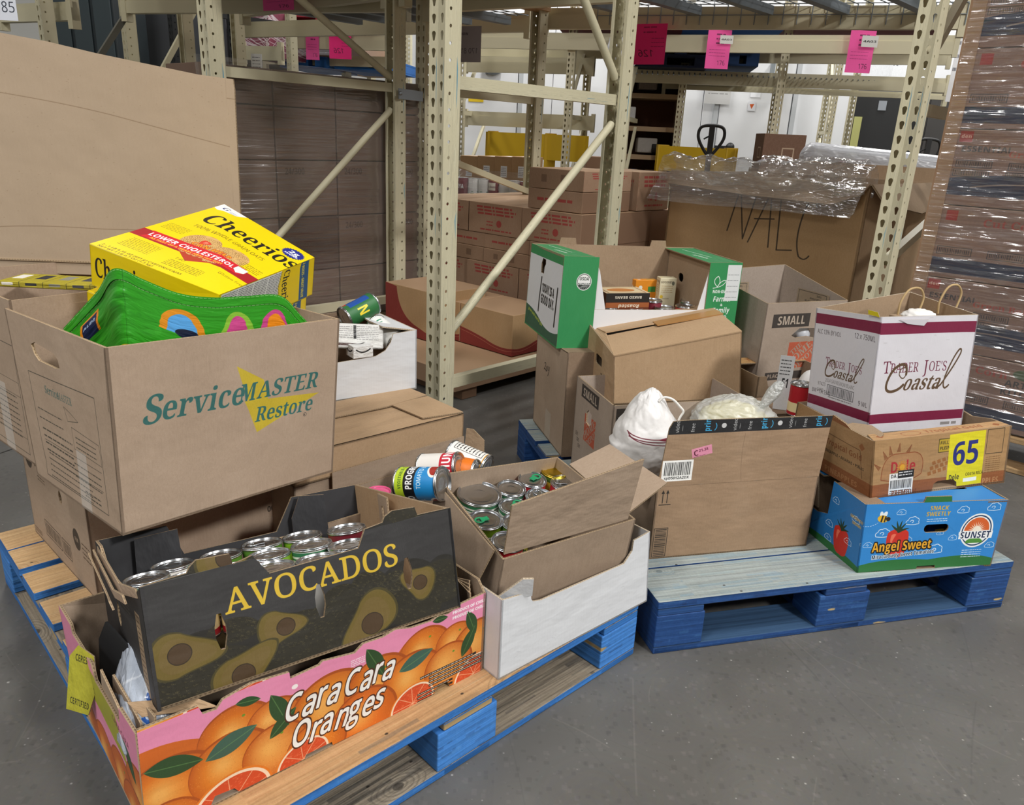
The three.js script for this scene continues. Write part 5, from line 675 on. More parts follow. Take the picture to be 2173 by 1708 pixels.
  const t = carton('tomato_carton', 'bright blue printed carton with tomatoes and clouds on the right pallet', f, { front: { m: front, holes: [slot(0.206, 0.114, 0.07, 0.022, 0.49)], out: [[0, 0], [0.17, 0], [0.172, 0.011], [0.225, 0.011], [0.227, 0], [0.3965, 0], [0.3965, 0.1845], [0.235, 0.1845], [0.232, 0.199], [0.162, 0.199], [0.158, 0.1845], [0, 0.1845]] }, left: { m: left, out: [[0, 0], [d, 0], [d, h], [0.11, h], [0.105, 0.09], [0.06, 0.075], [0, 0.075]] } }, { inner: kraftMat.deep, edge: edgeDark });
  for (const [nm, o, p] of [['top_ledge', [[0, 0], [w, 0], [w - 0.03, 0.07], [0.03, 0.07]], V(0, h - 0.001, -0.001)], ['top_ledge', [[0, 0], [w, 0], [w, 0.06], [0, 0.06]], V(0, h - 0.003, -d + 0.061)]]) t.flap(nm, o, { p, s: V(1, 0, 0), t: V(0, 0, -1) }, topM, { edge: edgeDark });
  t.flap('left_ledge', [[0, 0], [d - 0.12, 0], [d - 0.12, 0.05], [0, 0.05]], { p: V(0.002, h - 0.002, -0.002), s: V(0, 0, -1), t: V(1, 0, 0) }, topM, { edge: edgeDark });
  t.flap('right_ledge', [[0, 0], [d, 0], [d, 0.06], [0, 0.06]], { p: V(w, h - 0.002, 0), s: V(0, 0, -1), t: V(-1, 0, 0) }, topM, { edge: edgeDark });
  const pk = solo('snack_packet', rbox(0.08, 0.05, 0.03, 0.006), M({ map: av(128, 64, '#273a7c', (x) => { x.fillStyle = '#c9a23a'; x.fillRect(30, 20, 60, 14); path(x, 'M0 50 L128 30', null, '#d8d8dc', 8); }), roughness: 0.35 }), 'dark blue packet seen through the hand hole of the blue carton', 'packet'); pk.position.copy(onFit(f, 1990, 1122, 'z', -0.06)); pk.rotation.set(0, f.r[0], 0.1);
}
{ // pineapple carton
  const f = FIT.dole, [w, d, h] = f.s, K = '#a98458', R = '#8a4f2a';
  const front = printFace(w, h, K, (x, W, H) => {
    x.fillStyle = '#8f552e'; x.fillRect(0, -m2(0.034), W, m2(0.034));
    x.strokeStyle = '#8a4a28'; x.lineWidth = 3; for (const [a, b, q] of [[0.04, 0.115, -0.5], [0.055, 0.125, -0.2], [0.08, 0.13, 0.1], [0.11, 0.125, 0.5], [0.02, 0.09, -0.9]]) { x.save(); x.translate(m2(a), -m2(b) + 22); x.rotate(q); path(x, 'M-9 10 L0 -32 L9 10', '#8a5a34', '#7a3f22', 2); x.restore(); }
    path(x, `M${m2(0.03)} ${-m2(0.045)} Q${m2(0.03)} ${-m2(0.105)} ${m2(0.07)} ${-m2(0.108)} L${m2(0.13)} ${-m2(0.108)} Q${m2(0.168)} ${-m2(0.1)} ${m2(0.155)} ${-m2(0.05)} Q${m2(0.12)} ${-m2(0.03)} ${m2(0.07)} ${-m2(0.036)} Z`, '#a77c52', '#8a4a28', 4);
    for (let i = 0; i < 5; i++) for (let j = 0; j < 3; j++) { const a = m2(0.175 + i * 0.016 + j * 0.006), b = -m2(0.05 + i * 0.003 + j * 0.013); poly(x, [[a, b], [a + 19, b - 5], [a + 25, b + 12], [a + 5, b + 16]], '#96602f'); }
    T(x, 'Dole', m2(0.056), -m2(0.06), { s: 72, w: 'bold', c: '#a8292c', sx: 0.92 }); ell(x, m2(0.094), -m2(0.072), 15, 15, 0, '#d8a02a'); for (let i = 0; i < 16; i++) { const q = i * 0.3927; poly(x, [[m2(0.094) + 15 * Math.cos(q), -m2(0.072) + 15 * Math.sin(q)], [m2(0.094) + 30 * Math.cos(q + 0.1), -m2(0.072) + 30 * Math.sin(q + 0.1)]], null, '#c8862a', 4, false); }
    x.fillStyle = '#e9e9e6'; x.fillRect(m2(0.056), -m2(0.058), m2(0.075), m2(0.055)); x.fillStyle = '#1b1b1b'; x.fillRect(m2(0.082), -m2(0.064), m2(0.05), m2(0.02)); lines(x, m2(0.085), -m2(0.06), m2(0.042), 2, 12, 5, '#ddd'); T(x, 'DA', m2(0.06), -m2(0.046), { s: 24, w: 'bold' }); barcode(x, m2(0.06), -m2(0.04), m2(0.066), m2(0.022)); lines(x, m2(0.06), -m2(0.014), m2(0.066), 2, 9, 4, '#333');
    T(x, 'PREMIUM', m2(0.065), -m2(0.0), { s: 34, w: 'bold', c: '#7c3f20', sx: 0.9 }); T(x, 'PINEAPPLES', m2(0.3), -m2(0.004), { s: 40, w: 'bold', c: '#b08055', sx: 0.92 });
    x.fillStyle = '#b79a2c'; x.fillRect(m2(0.205), -m2(0.133), m2(0.05), m2(0.034)); x.strokeStyle = '#3a3010'; x.lineWidth = 3; x.strokeRect(m2(0.205), -m2(0.133), m2(0.05), m2(0.034)); T(x, 'FULL OF', m2(0.209), -m2(0.119), { s: 21, w: 'bold', c: '#2f280e' }); T(x, 'PLEIN DE', m2(0.209), -m2(0.105), { s: 21, w: 'bold', c: '#2f280e' });
    x.save(); x.translate(m2(0.238), -m2(0.142)); x.rotate(-0.02); x.fillStyle = '#ded21c'; x.fillRect(0, 0, m2(0.118), m2(0.137)); T(x, '65', m2(0.012), m2(0.082), { s: 150, w: 'bold', c: '#232a78', sx: 0.98 }); T(x, 'Dole', 12, m2(0.118), { s: 34, w: 'bold', c: '#222', sx: 0.85 }); T(x, 'COSTA RICA', m2(0.062), m2(0.112), { s: 19, w: 'bold', c: '#4a4610' }); x.fillStyle = '#efefe6'; x.fillRect(m2(0.056), m2(0.118), m2(0.045), m2(0.01)); x.restore();
    x.strokeStyle = '#3a2f1e'; x.lineWidth = 3; x.strokeRect(m2(0.363), -m2(0.144), m2(0.056), m2(0.062)); for (let i = 0; i < 8; i++) lines(x, m2(0.366), -m2(0.074) + i * 10, m2(0.05), 1, 8, 3, '#7a5530');
  }, { grain: 0.8 });
  const left = printFace(d, h, '#9c7850', (x, W) => { x.fillStyle = '#84502c'; x.fillRect(0, -m2(0.036), W, m2(0.036)); x.save(); x.translate(m2(d - 0.16), -m2(0.082)); T(x, 'Tropical Gold', 0, 0, { s: 38, w: 'bold', c: '#7a4624', sx: 0.95 }); T(x, 'PINEAPPLE • ANANAS • PIÑAS', -10, 38, { s: 19, w: 'bold', c: '#2f2416', sx: 0.95 }); x.restore(); path(x, `M${m2(d - 0.17)} ${-m2(0.11)} L${m2(d - 0.04)} ${-m2(0.108)} L${m2(d - 0.03)} ${-m2(0.04)}`, null, '#5a3a20', 3); poly(x, [[m2(d - 0.045), -m2(0.118)], [m2(d - 0.035), -m2(0.128)], [m2(d - 0.025), -m2(0.118)], [m2(d - 0.035), -m2(0.108)]], '#8a5630'); T(x, 'PINEAPPLES', m2(d - 0.16), -m2(0.008), { s: 36, w: 'bold', c: '#a07048' }); });
  const ledge = printMat(av(512, 64, '#ac865a', (x) => { T(x, 'Tropical Gold', 200, 42, { s: 34, w: 'bold', c: '#8f5630' }); ell(x, 150, 32, 34, 18, 0, null, '#8f5630', 3); for (const a of [40, 470]) poly(x, [[a - 14, 32], [a, 18], [a + 14, 32], [a, 46]], '#8f5630'); }));
  const t = carton('pineapple_carton', 'brown pineapple carton with a yellow number 65 label, on the blue carton', f, { front: { m: front, out: [[0, 0], [0.195, 0], [0.2, 0.02], [0.212, 0.026], [0.262, 0.026], [0.275, 0.018], [0.278, 0], [0.4419, 0], [0.4419, h], [0, h]] }, left: { m: left, out: [[0, 0], [d, 0], [d, h], [0.22, h], [0.2, h + 0.008], [0.15, h + 0.014], [0.12, h], [0, h]] }, right: { out: [[0, 0], [d, 0], [d, h + 0.01], [0.22, h + 0.012], [0.16, h - 0.005], [0.12, h - 0.012], [0.06, h], [0, h]] } }, { m: kraftMat.brown, inner: kraftMat.brown, edge: edgeDark, th: 0.006 });
  t.flap('top_ledge', [[0, 0], [w, 0], [w - 0.01, 0.035], [0.012, 0.035]], { p: V(-0.012, h + 0.0035, 0.0), s: V(1, 0.012, 0).normalize(), t: V(0, 0.05, -1).normalize() }, ledge, { edge: edgeDark, size: [w, 0.036] });
  t.flap('crushed_corner', [[0, 0], [0.11, 0], [0.1, 0.03], [0.055, 0.04], [0.01, 0.025]], { p: V(-0.004, h - 0.004, -0.12), s: V(0.12, 0.02, 1).normalize(), t: V(0.75, 0.4, 0).normalize() }, kraftMat.brown, { edge: edgeDark });
}
{ // wine carton
  const f = FIT.tj, [w, d, h] = f.s, W0 = '#d8d6dc', R = '#7b1f40', r2 = '#6a1f3a';
  const script = (x, a, b, k, c) => { x.save(); x.translate(a, b); x.scale(k, k); const P = (dd, lw = 4) => path(x, dd, null, c, lw * 1.7), P0 = (dd, lw = 4) => path(x, dd, null, c, lw); P('M92 -34 Q96 -74 62 -70 Q20 -60 4 -10 Q-6 26 30 26 Q62 24 84 4', 6); P('M92 -34 Q80 -6 58 -34 Q56 -60 84 -58', 2.5); T(x, 'oasta', 78, 24, { s: 74, f: 'serif', w: 'bold', c, k: 0.42, sx: 0.92 }); P('M236 16 Q250 26 272 8 Q330 -60 352 -104 Q356 -122 342 -116 Q316 -92 288 -20 Q278 20 296 22 Q304 20 312 12', 4); x.restore(); };
  const title = (x, a, b, s) => { T(x, 'T', a, b, { s: s * 1.25, f: 'serif', c: r2 }); T(x, 'RADER', a + s * 0.72, b, { s, f: 'serif', c: r2, sx: 0.86 }); T(x, 'J', a + s * 4.15, b + s * 0.1, { s: s * 1.3, f: 'serif', c: r2 }); T(x, "OE'S", a + s * 4.68, b, { s, f: 'serif', c: r2, sx: 0.9 }); };
  const bands = (x, W, H, t0, t1, b0, b1) => { x.fillStyle = R; x.fillRect(0, -m2(t0), W, m2(t0 - t1)); x.fillRect(0, -m2(b0), W, m2(b0 - b1)); };
  const front = printFace(w, h, W0, (x, W, H) => { bands(x, W, H, 0.284, 0.256, 0.052, 0.027); title(x, m2(0.028), -m2(0.158), 62); script(x, m2(0.045), -m2(0.128), 1.3, '#5c4632'); lines(x, m2(0.26), -m2(0.02), m2(0.06), 1, 12, 14, '#8f8a88'); for (let i = 0; i < 40; i++) { x.fillStyle = 'rgba(120,110,104,0.14)'; x.fillRect(rr(0, W), -rr(0, H), rr(3, 30), rr(2, 6)); } }, { grain: 0.35, m: { roughness: 0.5, bumpScale: 0.003 } });
  const left = printFace(d, h, W0, (x, W, H) => { bands(x, W, H, 0.286, 0.258, 0.058, 0.032); x.save(); x.scale(0.72, 1); title(x, m2(0.05) / 0.72, -m2(0.148), 46); script(x, m2(0.052) / 0.72, -m2(0.132), 0.86, '#5c4632'); x.restore(); T(x, 'ALC 13% BY VOL', m2(0.012), -m2(0.232), { s: 30, c: '#3a3238', sx: 0.66 }); T(x, '12 x 750ML', m2(0.135), -m2(0.236), { s: 32, c: '#3a3238', sx: 0.72 }); T(x, '2024 SAUVIGNON BLANC', m2(0.055), -m2(0.103), { s: 25, c: '#7a7678', sx: 0.62 }); T(x, '97423', m2(0.03), -m2(0.09), { s: 26, c: '#6a6668', sx: 0.7 }); T(x, '0400', m2(0.03), -m2(0.072), { s: 26, c: '#6a6668', sx: 0.7 }); x.strokeStyle = '#55555a'; x.lineWidth = 3; x.strokeRect(m2(0.065), -m2(0.097), m2(0.088), m2(0.026)); barcode(x, m2(0.07), -m2(0.095), m2(0.078), m2(0.022), '#55555a'); lines(x, m2(0.07), -m2(0.066), m2(0.08), 1, 8, 4, '#77777a'); T(x, 'BW • CA 5542', m2(0.012), -m2(0.068), { s: 28, c: '#3a3238', sx: 0.7 }); T(x, '9 WL', m2(0.17), -m2(0.068), { s: 30, c: '#3a3238', sx: 0.8 }); }, { grain: 0.35, m: { roughness: 0.5, bumpScale: 0.003 } });
  const wh = M({ color: W0, roughness: 0.55 });
  const t = carton('wine_carton', 'white carton with maroon bands and script lettering, holding paper bags, in the pineapple carton', f, { front: { m: front }, left: { m: left } }, { m: wh, inner: kraftMat.brown, edge: edgeWhite, th: 0.004 });
  t.flap('torn_liner', [[0, 0], [0.1, -0.004], [0.09, -0.02], [0.03, -0.012]], { p: V(0.045, h + 0.004, 0.004), s: V(1, 0, 0), t: V(0, 1, 0.12).normalize() }, wh, { inner: wh, edge: edgeWhite, th: 0.0015 });
  t.flap('tape_scrap', [[0, 0], [0.035, 0], [0.03, 0.012], [0, 0.012]], { p: V(-0.02, h + 0.012, -0.035), s: V(0, 0, 1), t: V(-0.3, 1, 0).normalize() }, M({ color: '#e2cf1e' }), { th: 0.001 });
  const c = V(w * 0.55, h * 0.5, -d * 0.5).applyEuler(new THREE.Euler(0, f.r[0], 0)).add(V(...f.p)), handleM = M({ color: '#b59a6e', roughness: 0.8 });
  const tissue = solo('tissue_wad', (() => { const g = new THREE.SphereGeometry(0.034, 32, 20), p = g.attributes.position; for (let i = 0; i < p.count; i++) { const k = 1 + 0.5 * Math.abs(fbm(p.getX(i) * 60, p.getY(i) * 60, p.getZ(i) * 60)); p.setXYZ(i, p.getX(i) * k * 1.2, p.getY(i) * k * 0.6, p.getZ(i) * k); } g.computeVertexNormals(); return g; })(), M({ color: '#e4e2de' }), 'crumpled white paper just above the rim of the wine carton', 'paper'); tissue.position.copy(onFit(f, 1950, 673, 'z', -0.06));
  for (const [lab, pts] of [['brown paper bag standing in the wine carton, its left twisted handle up', [[1905, 668], [1912, 640], [1930, 615], [1952, 612], [1960, 630], [1952, 655], [1945, 668]]], ['brown paper bag standing in the wine carton, its right twisted handle up', [[1990, 665], [1994, 640], [2012, 610], [2032, 605], [2040, 622], [2030, 650], [2022, 666]]]]) {
    const b = thing('paper_bag', lab, 'bag', [c.x, c.y, c.z], [f.r[0], 0, 0], 'paper bags in the wine carton'); const s = lab.includes('left') ? -1 : 1;
    part(b, 'bag_body', box(0.1, 0.24, 0.14, s * 0.075, 0, 0), kraftMat.brown); const inv = new THREE.Quaternion().setFromEuler(new THREE.Euler(0, f.r[0], 0)).invert();
    part(b, 'handle', tube(pts.map(([px, py]) => onFit(f, px, py, 'z', -0.09).sub(c).applyQuaternion(inv)), 0.0028, 40, 8), handleM);
  }
}
{ // boxes at the back of the right pallet
  const f = FIT.hdlow, [w, d, h] = f.s, K = '#a39282', blk = '#3a332e', org = '#b5563a';
  const logo = (x, a, b, s) => { x.save(); x.translate(a, b); x.fillStyle = org; x.fillRect(0, -s, s, s); x.beginPath(); x.rect(0, -s, s, s); x.clip(); x.translate(s * 0.5, -s * 0.5); x.rotate(-0.72); T(x, 'THE', 0, -s * 0.24, { s: s * 0.26, w: 'bold', f: 'serif', c: K, a: 'center' }); T(x, 'HOME', 0, s * 0.1, { s: s * 0.38, w: 'bold', f: 'serif', c: K, a: 'center' }); T(x, 'DEPOT', 0, s * 0.4, { s: s * 0.3, w: 'bold', f: 'serif', c: K, a: 'center' }); x.restore(); };
  const small = (x, a, b, ww, hh) => { x.fillStyle = blk; x.fillRect(a, b, ww, hh); T(x, 'SMALL', a + ww / 2, b + hh * 0.82, { s: hh * 0.86, w: 'bold', c: '#b5a594', a: 'center' }); };
  const left = printFace(d, h, K, (x) => { small(x, m2(0.045), -m2(0.3), m2(0.135), m2(0.04)); logo(x, m2(0.085), -m2(0.135), m2(0.085)); for (let i = 0; i < 3; i++) lines(x, m2(0.02 + i * 0.012), -m2(0.14) + i * 30, m2(0.02), 3, 8, 4, blk); });
  const front = printFace(w, h, K, (x) => { x.fillStyle = blk; x.fillRect(m2(0.01), -m2(0.3), m2(0.11), m2(0.04)); ell(x, m2(0.035), -m2(0.28), 14, 14, 0, '#8f8070'); });
  carton('moving_box', 'grey-brown open moving box with orange logo under the taped carton', f, { front: { m: front }, left: { m: left, holes: [[[0.095, 0.195], [0.12, 0.19], [0.137, 0.2], [0.135, 0.23], [0.11, 0.237], [0.095, 0.225]]] } }, { m: kraftMat.grey, inner: kraftMat.grey, edge: edgeDark });
  const b = FIT.bg, [bw, bd, bh] = b.s, bm = kraftMat.tan;
  const bl = printFace(bd, bh, KRAFT.tan, (x) => { for (const dd of ['M0 0 Q6 -60 -2 -74 Q30 -70 22 -44 Q10 -36 4 -36 Q34 -36 30 -10 Q20 4 0 0', 'M74 -66 Q48 -74 46 -36 Q46 2 70 -2 Q82 -14 78 -34 L60 -32']) { x.save(); x.translate(m2(0.185), -m2(0.032)); x.scale(0.85, 0.95); path(x, dd, null, '#3a3028', 7); x.restore(); } }, { after: (x, W, H) => poly(x, [[W * 0.35, 0], [W * 0.62, 0], [W * 0.62, H * 0.5], [W * 0.35, H * 0.5]], 'rgba(140,104,64,0.3)') });
  const t = carton('taped_carton', 'tan taped carton with bulging top flaps standing in the grey-brown moving box', b, { left: { m: bl, holes: [slot(0.155, 0.108, 0.062, 0.034, 0.3)] } }, { m: bm, edge: edgeDark });
  const R = (px, py, ax, v) => { const q = new THREE.Quaternion().setFromEuler(new THREE.Euler(0, b.r[0], 0)).invert(); return onFit(b, px, py, ax, v).sub(V(...b.p)).applyQuaternion(q); };
  // two top flaps that meet on a raised taped ridge
  const fl = R(1302, 754, 'z', 0.002), fr = R(1574.5, 702, 'z', 0.002), rl = R(1285, 707, 'z', -0.17), rg = R(1528, 663, 'z', -0.17), kl = R(1250, 688, 'z', -0.31), kr = R(1498, 645, 'z', -0.31);
  const quad = (nm, A, B, C, D, m) => { const g = new THREE.BufferGeometry(), n = B.clone().sub(A).cross(D.clone().sub(A)).normalize().multiplyScalar(-0.004), P = [A, B, C, D], Q = P.map((v) => v.clone().add(n)), pos = [], uv = []; const U = [[0, 0], [1, 0], [1, 0.5], [0, 0.5]]; const tri = (l, ...i) => i.forEach((k) => { pos.push(l[k].x, l[k].y, l[k].z); uv.push(...U[k % 4]); }); tri(P, 0, 1, 2); tri(P, 0, 2, 3); tri(Q, 0, 2, 1); tri(Q, 0, 3, 2); for (let i = 0; i < 4; i++) { const j = (i + 1) % 4; for (const v of [P[i], Q[i], Q[j], P[i], Q[j], P[j]]) { pos.push(v.x, v.y, v.z); uv.push(0, 0); } } g.setAttribute('position', new THREE.Float32BufferAttribute(pos, 3)); g.setAttribute('uv', new THREE.Float32BufferAttribute(uv, 2)); g.computeVertexNormals(); return part(t, nm, g, m); };
  quad('top_flap', fl, fr, rg, rl.clone().add(V(0, -0.008, 0)), bm); quad('top_flap', rl.clone().add(V(0, 0.004, 0)), rg.clone().add(V(0, 0.003, 0)), kr, kl, bm);
  quad('end_gusset', fl.clone().add(V(0.001, 0, 0)), rl, kl, kl.clone().add(V(0, -0.07, 0)), bm); quad('end_gusset', fr, kr.clone().add(V(0, -0.07, 0)), kr, rg, bm);
  quad('packing_tape', rl.clone().lerp(rg, 0.42).add(V(0, 0.003, 0.022)), rg.clone().add(V(0, 0.002, 0.022)), rg.clone().add(V(-0.01, 0.006, -0.015)), rl.clone().lerp(rg, 0.42).add(V(0, 0.006, -0.015)), M({ color: '#a67c4c', roughness: 0.3 }));
  const ry = FIT.roy, roy = printFace(ry.s[0], ry.s[2], KRAFT.sand, (x) => { x.save(); x.translate(m2(0.1), -m2(0.235)); x.scale(1.3, 1.2); for (const dd of ['M0 -30 Q22 -44 16 -22 Q10 -8 -4 4 Q14 -6 26 8', 'M34 -18 Q22 0 36 6 Q50 -2 42 -20 Q36 -24 34 -18', 'M56 -24 Q54 -4 66 -6 M76 -26 Q70 10 56 26']) path(x, dd, null, '#3a3028', 6); x.restore(); }, { after: (x, W, H) => { poly(x, [[W * 0.42, H * 0.72], [W * 0.6, H * 0.72], [W * 0.6, H], [W * 0.42, H]], 'rgba(190,184,172,0.4)'); } });
  carton('tall_carton', 'tall tan carton with handwriting at the back left corner of the right pallet', ry, { front: { m: roy }, top: {} }, { m: kraftMat.deep, edge: edgeDark });
  const sc = solo('white_slip', box(0.05, 0.03, 0.002), M({ color: '#c9c9c6' }), 'small pale slip in the gap left of the taped carton', 'paper'); sc.position.copy(at(1238, 786, 2.42)); sc.rotation.y = 0.3;
}
{ // green and white produce carton
  const f = FIT.green, [w, d, h] = f.s, Gn = '#2f8a50', Gd = '#2c5c45';
  const endW = 0.118;   // the front is open between two closed ends
  const left = printFace(d, h, '#dcdde0', (x, W, H) => {
    x.fillStyle = Gn; x.fillRect(0, -H, W, m2(0.03)); path(x, `M0 ${-m2(0.075)} Q${W * 0.3} ${-m2(0.07)} ${W * 0.5} ${-m2(0.045)} Q${W * 0.75} ${-m2(0.02)} ${W} ${-m2(0.045)} L${W} 0 L0 0Z`, Gd);
    T(x, 'TODAY IS A', m2(0.163), -m2(0.142), { s: 66, w: 'bold', c: '#1c1e20', sx: 0.64, st: '#1c1e20', sw: 5 }); T(x, 'GOOD DAY.', m2(0.16), -m2(0.105), { s: 70, w: 'bold', c: '#1c1e20', sx: 0.64, st: '#1c1e20', sw: 5 }); path(x, `M${m2(0.148)} ${-m2(0.185)} L${m2(0.142)} ${-m2(0.075)}`, null, '#1c1d1e', 20); path(x, `M${m2(0.318)} ${-m2(0.175)} L${m2(0.31)} ${-m2(0.06)}`, null, '#1c1d1e', 20); x.save(); x.translate(m2(0.03), -m2(0.058)); x.rotate(0.16); T(x, 'grown with love for you', 0, 0, { s: 26, w: 'bold', c: '#b9c43a', k: 0.2 }); x.restore();
  }, { grain: 0.3, m: { roughness: 0.5, bumpScale: 0.003 } });
  const endL = printFace(endW, h, Gn, (x, W, H) => { x.save(); x.translate(W * 0.62, -m2(0.205)); ell(x, 0, 0, 46, 46, 0, '#e6e8e6'); ell(x, 0, 0, 42, 42, 0, '#1c201e'); ell(x, 0, 0, 39, 39, 0, '#e6e8e6'); x.beginPath(); x.arc(0, 0, 38, 0.15, 2.99); x.closePath(); x.fillStyle = '#24302a'; x.fill(); T(x, 'USDA', 0, -8, { s: 25, w: 'bold', c: '#24302a', a: 'center', sx: 0.9 }); T(x, 'ORGANIC', 0, 16, { s: 17, w: 'bold', c: '#e6e8e6', a: 'center' }); for (let i = 0; i < 4; i++) path(x, `M${-28 + i * 14} 34 Q${-14 + i * 10} 24 ${4 + i * 8} 20`, null, '#e6e8e6', 1.6); x.restore(); x.fillStyle = '#2a7a48'; }, { grain: 0.3, m: { roughness: 0.5, bumpScale: 0.002 } });
  const endR = printFace(endW, h, Gn, (x, W, H) => { T(x, 'NON-GMO', m2(0.02), -m2(0.178), { s: 26, w: 'bold', c: '#e6e8e6', sx: 0.8 }); T(x, 'Farmer', W / 2, -m2(0.15), { s: 44, w: 'bold', c: '#e6e8e6', a: 'center', sx: 0.8, k: 0.1 }); T(x, '&', W / 2, -m2(0.134), { s: 22, w: 'bold', c: '#e6e8e6', a: 'center' }); T(x, 'Family', W / 2, -m2(0.112), { s: 44, w: 'bold', c: '#e6e8e6', a: 'center', sx: 0.8, k: 0.1 }); T(x, "OWN'D", W / 2, -m2(0.092), { s: 26, w: 'bold', c: '#e6e8e6', a: 'center' }); path(x, `M${m2(0.035)} ${-m2(0.2)} Q${m2(0.01)} ${-m2(0.22)} ${m2(0.035)} ${-m2(0.235)} Q${m2(0.05)} ${-m2(0.215)} ${m2(0.035)} ${-m2(0.2)} Q${m2(0.05)} ${-m2(0.225)} ${m2(0.065)} ${-m2(0.22)} Q${m2(0.06)} ${-m2(0.2)} ${m2(0.02)} ${-m2(0.195)}`, null, '#e6e8e6', 4); x.fillStyle = '#d9dcdc'; x.fillRect(m2(0.066), -m2(0.272), m2(0.05), m2(0.12)); for (let i = 0; i < 5; i++) lines(x, m2(0.07), -m2(0.24) + i * 34, m2(0.04), 1, 8, 3, '#8a9090'); }, { grain: 0.3, m: { roughness: 0.5, bumpScale: 0.002 } });
  const gm = M({ color: Gn, roughness: 0.5, bumpMap: boardBump, bumpScale: 0.003 }), wm = M({ color: '#dcdde0', roughness: 0.55 });
  const t = carton('produce_carton', 'green and white open-fronted produce carton with two closed ends, full of groceries', f, { front: { m: wm, out: [[0.1, 0], [w - 0.1, 0], [w - 0.1, 0.12], [0.1, 0.12]] }, left: { m: left, holes: [[[0.135, 0.2], [0.165, 0.2], [0.168, 0.222], [0.178, 0.232], [0.175, 0.246], [0.145, 0.248], [0.132, 0.23]]] }, back: { out: [[0, 0], [w, 0], [w, h], [w - 0.1, h], [w - 0.105, h + 0.022], [w - 0.16, h + 0.022], [w - 0.165, h], [0.18, h], [0.175, h + 0.022], [0.12, h + 0.022], [0.115, h], [0, h]] } }, { m: gm, inner: kraftMat.brown, edge: edgeDark });
  t.flap('front_end', [[0, 0], [endW, 0], [endW, h], [0, h]], { p: V(0, 0, 0.001), s: V(1, 0, 0), t: V(0, 1, 0) }, endL, { size: [endW, h], edge: edgeDark, warp: true });
  t.flap('front_end', [[0, 0], [endW, 0], [endW, h], [0, h]], { p: V(w - endW, 0, 0.001), s: V(1, 0, 0), t: V(0, 1, 0) }, endR, { size: [endW, h], edge: edgeDark });
  const topT = printMat(cv(256, 512, '#338a52', (x) => { T(x, 'grown', 60, 250, { s: 40, w: 'bold', c: '#dfe8df', rot: 1.4 }); path(x, 'M110 60 L150 330', null, '#dfe8df', 6); }, { grain: 0.3 }), { roughness: 0.5 });
  t.flap('top_ledge', [[0, 0], [endW - 0.004, 0.0], [endW - 0.012, d * 0.5], [endW - 0.03, d], [0, d]], { p: V(0, h - 0.002, 0), s: V(1, 0, 0), t: V(0, 0, -1) }, topT, { size: [endW, d], edge: edgeDark, warp: true });
  t.flap('top_ledge', [[0, 0], [endW, 0], [endW, d], [0, d]], { p: V(w - endW, h - 0.002, 0), s: V(1, 0, 0), t: V(0, 0, -1) }, topT, { size: [endW, d], edge: edgeDark });
  t.flap('liner', [[0, 0], [0.07, 0], [0.012, h - 0.03], [0, h - 0.005]], { p: V(endW, 0.0, -0.003), s: V(1, 0, 0.0), t: V(0, 1, 0) }, wm, { inner: wm, edge: edgeWhite });
  t.flap('liner', [[0, 0], [0.055, 0], [0.055, h - 0.02]], { p: V(w - endW - 0.052, 0.0, -0.003), s: V(1, 0, 0.0), t: V(0, 1, 0) }, wm, { inner: wm, edge: edgeWhite });
  t.flap('inner_wall', [[0, 0], [d - 0.02, 0], [d - 0.02, h - 0.01], [0, h - 0.01]], { p: V(w - endW + 0.02, 0, -0.01), s: V(0, 0, -1), t: V(0, 1, 0) }, kraftMat.brown, { holes: [slot(0.22, 0.19, 0.04, 0.03)], edge: edgeDark });
  t.flap('inner_wall', [[0, 0], [d - 0.02, 0], [d - 0.02, h - 0.01], [0, h - 0.01]], { p: V(endW - 0.02, 0, -d + 0.01), s: V(0, 0, 1), t: V(0, 1, 0) }, kraftMat.brown, { edge: edgeDark });
  // groceries inside
  const put = (name, label, dims, tex, px, py, off, turn = 0) => { const m = M({ map: tex, roughness: 0.45 }), o = solo(name, rbox(...dims, 0.002), m, label, 'food box'); const p = onFit(f, px, py, 'z', off); o.position.copy(p); o.rotation.y = f.r[0] + turn; return o; };
  put('food_box', 'orange grocery box standing at the back of the green carton', [0.085, 0.1, 0.03], av(256, 300, '#dd8a1e', (x) => { x.fillStyle = '#3f7f35'; x.fillRect(150, 70, 90, 60); ell(x, 60, 80, 22, 22, 0, '#e8e4d6'); ell(x, 60, 160, 22, 22, 0, '#e8e4d6'); ell(x, 160, 240, 70, 40, 0, '#e9b55a'); }, { grain: 0.2 }), 1366, 622, -0.26, 0.05);
  put('food_box', 'cream grocery box with brown lettering beside the orange one', [0.06, 0.115, 0.045], av(200, 380, '#d9d0b0', (x) => { T(x, 'GOODNESS', 10, 60, { s: 36, w: 'bold', c: '#4a3a26', sx: 0.8 }); lines(x, 20, 90, 140, 4, 24, 6, '#b59a6a'); ell(x, 30, 220, 20, 20, 0, '#d8b63a'); T(x, 'SAVORY', 40, 250, { s: 24, c: '#6a5a3a' }); ell(x, 160, 60, 16, 24, 0, '#6a6a5a'); }, { grain: 0.2 }), 1412, 622, -0.22, -0.15);
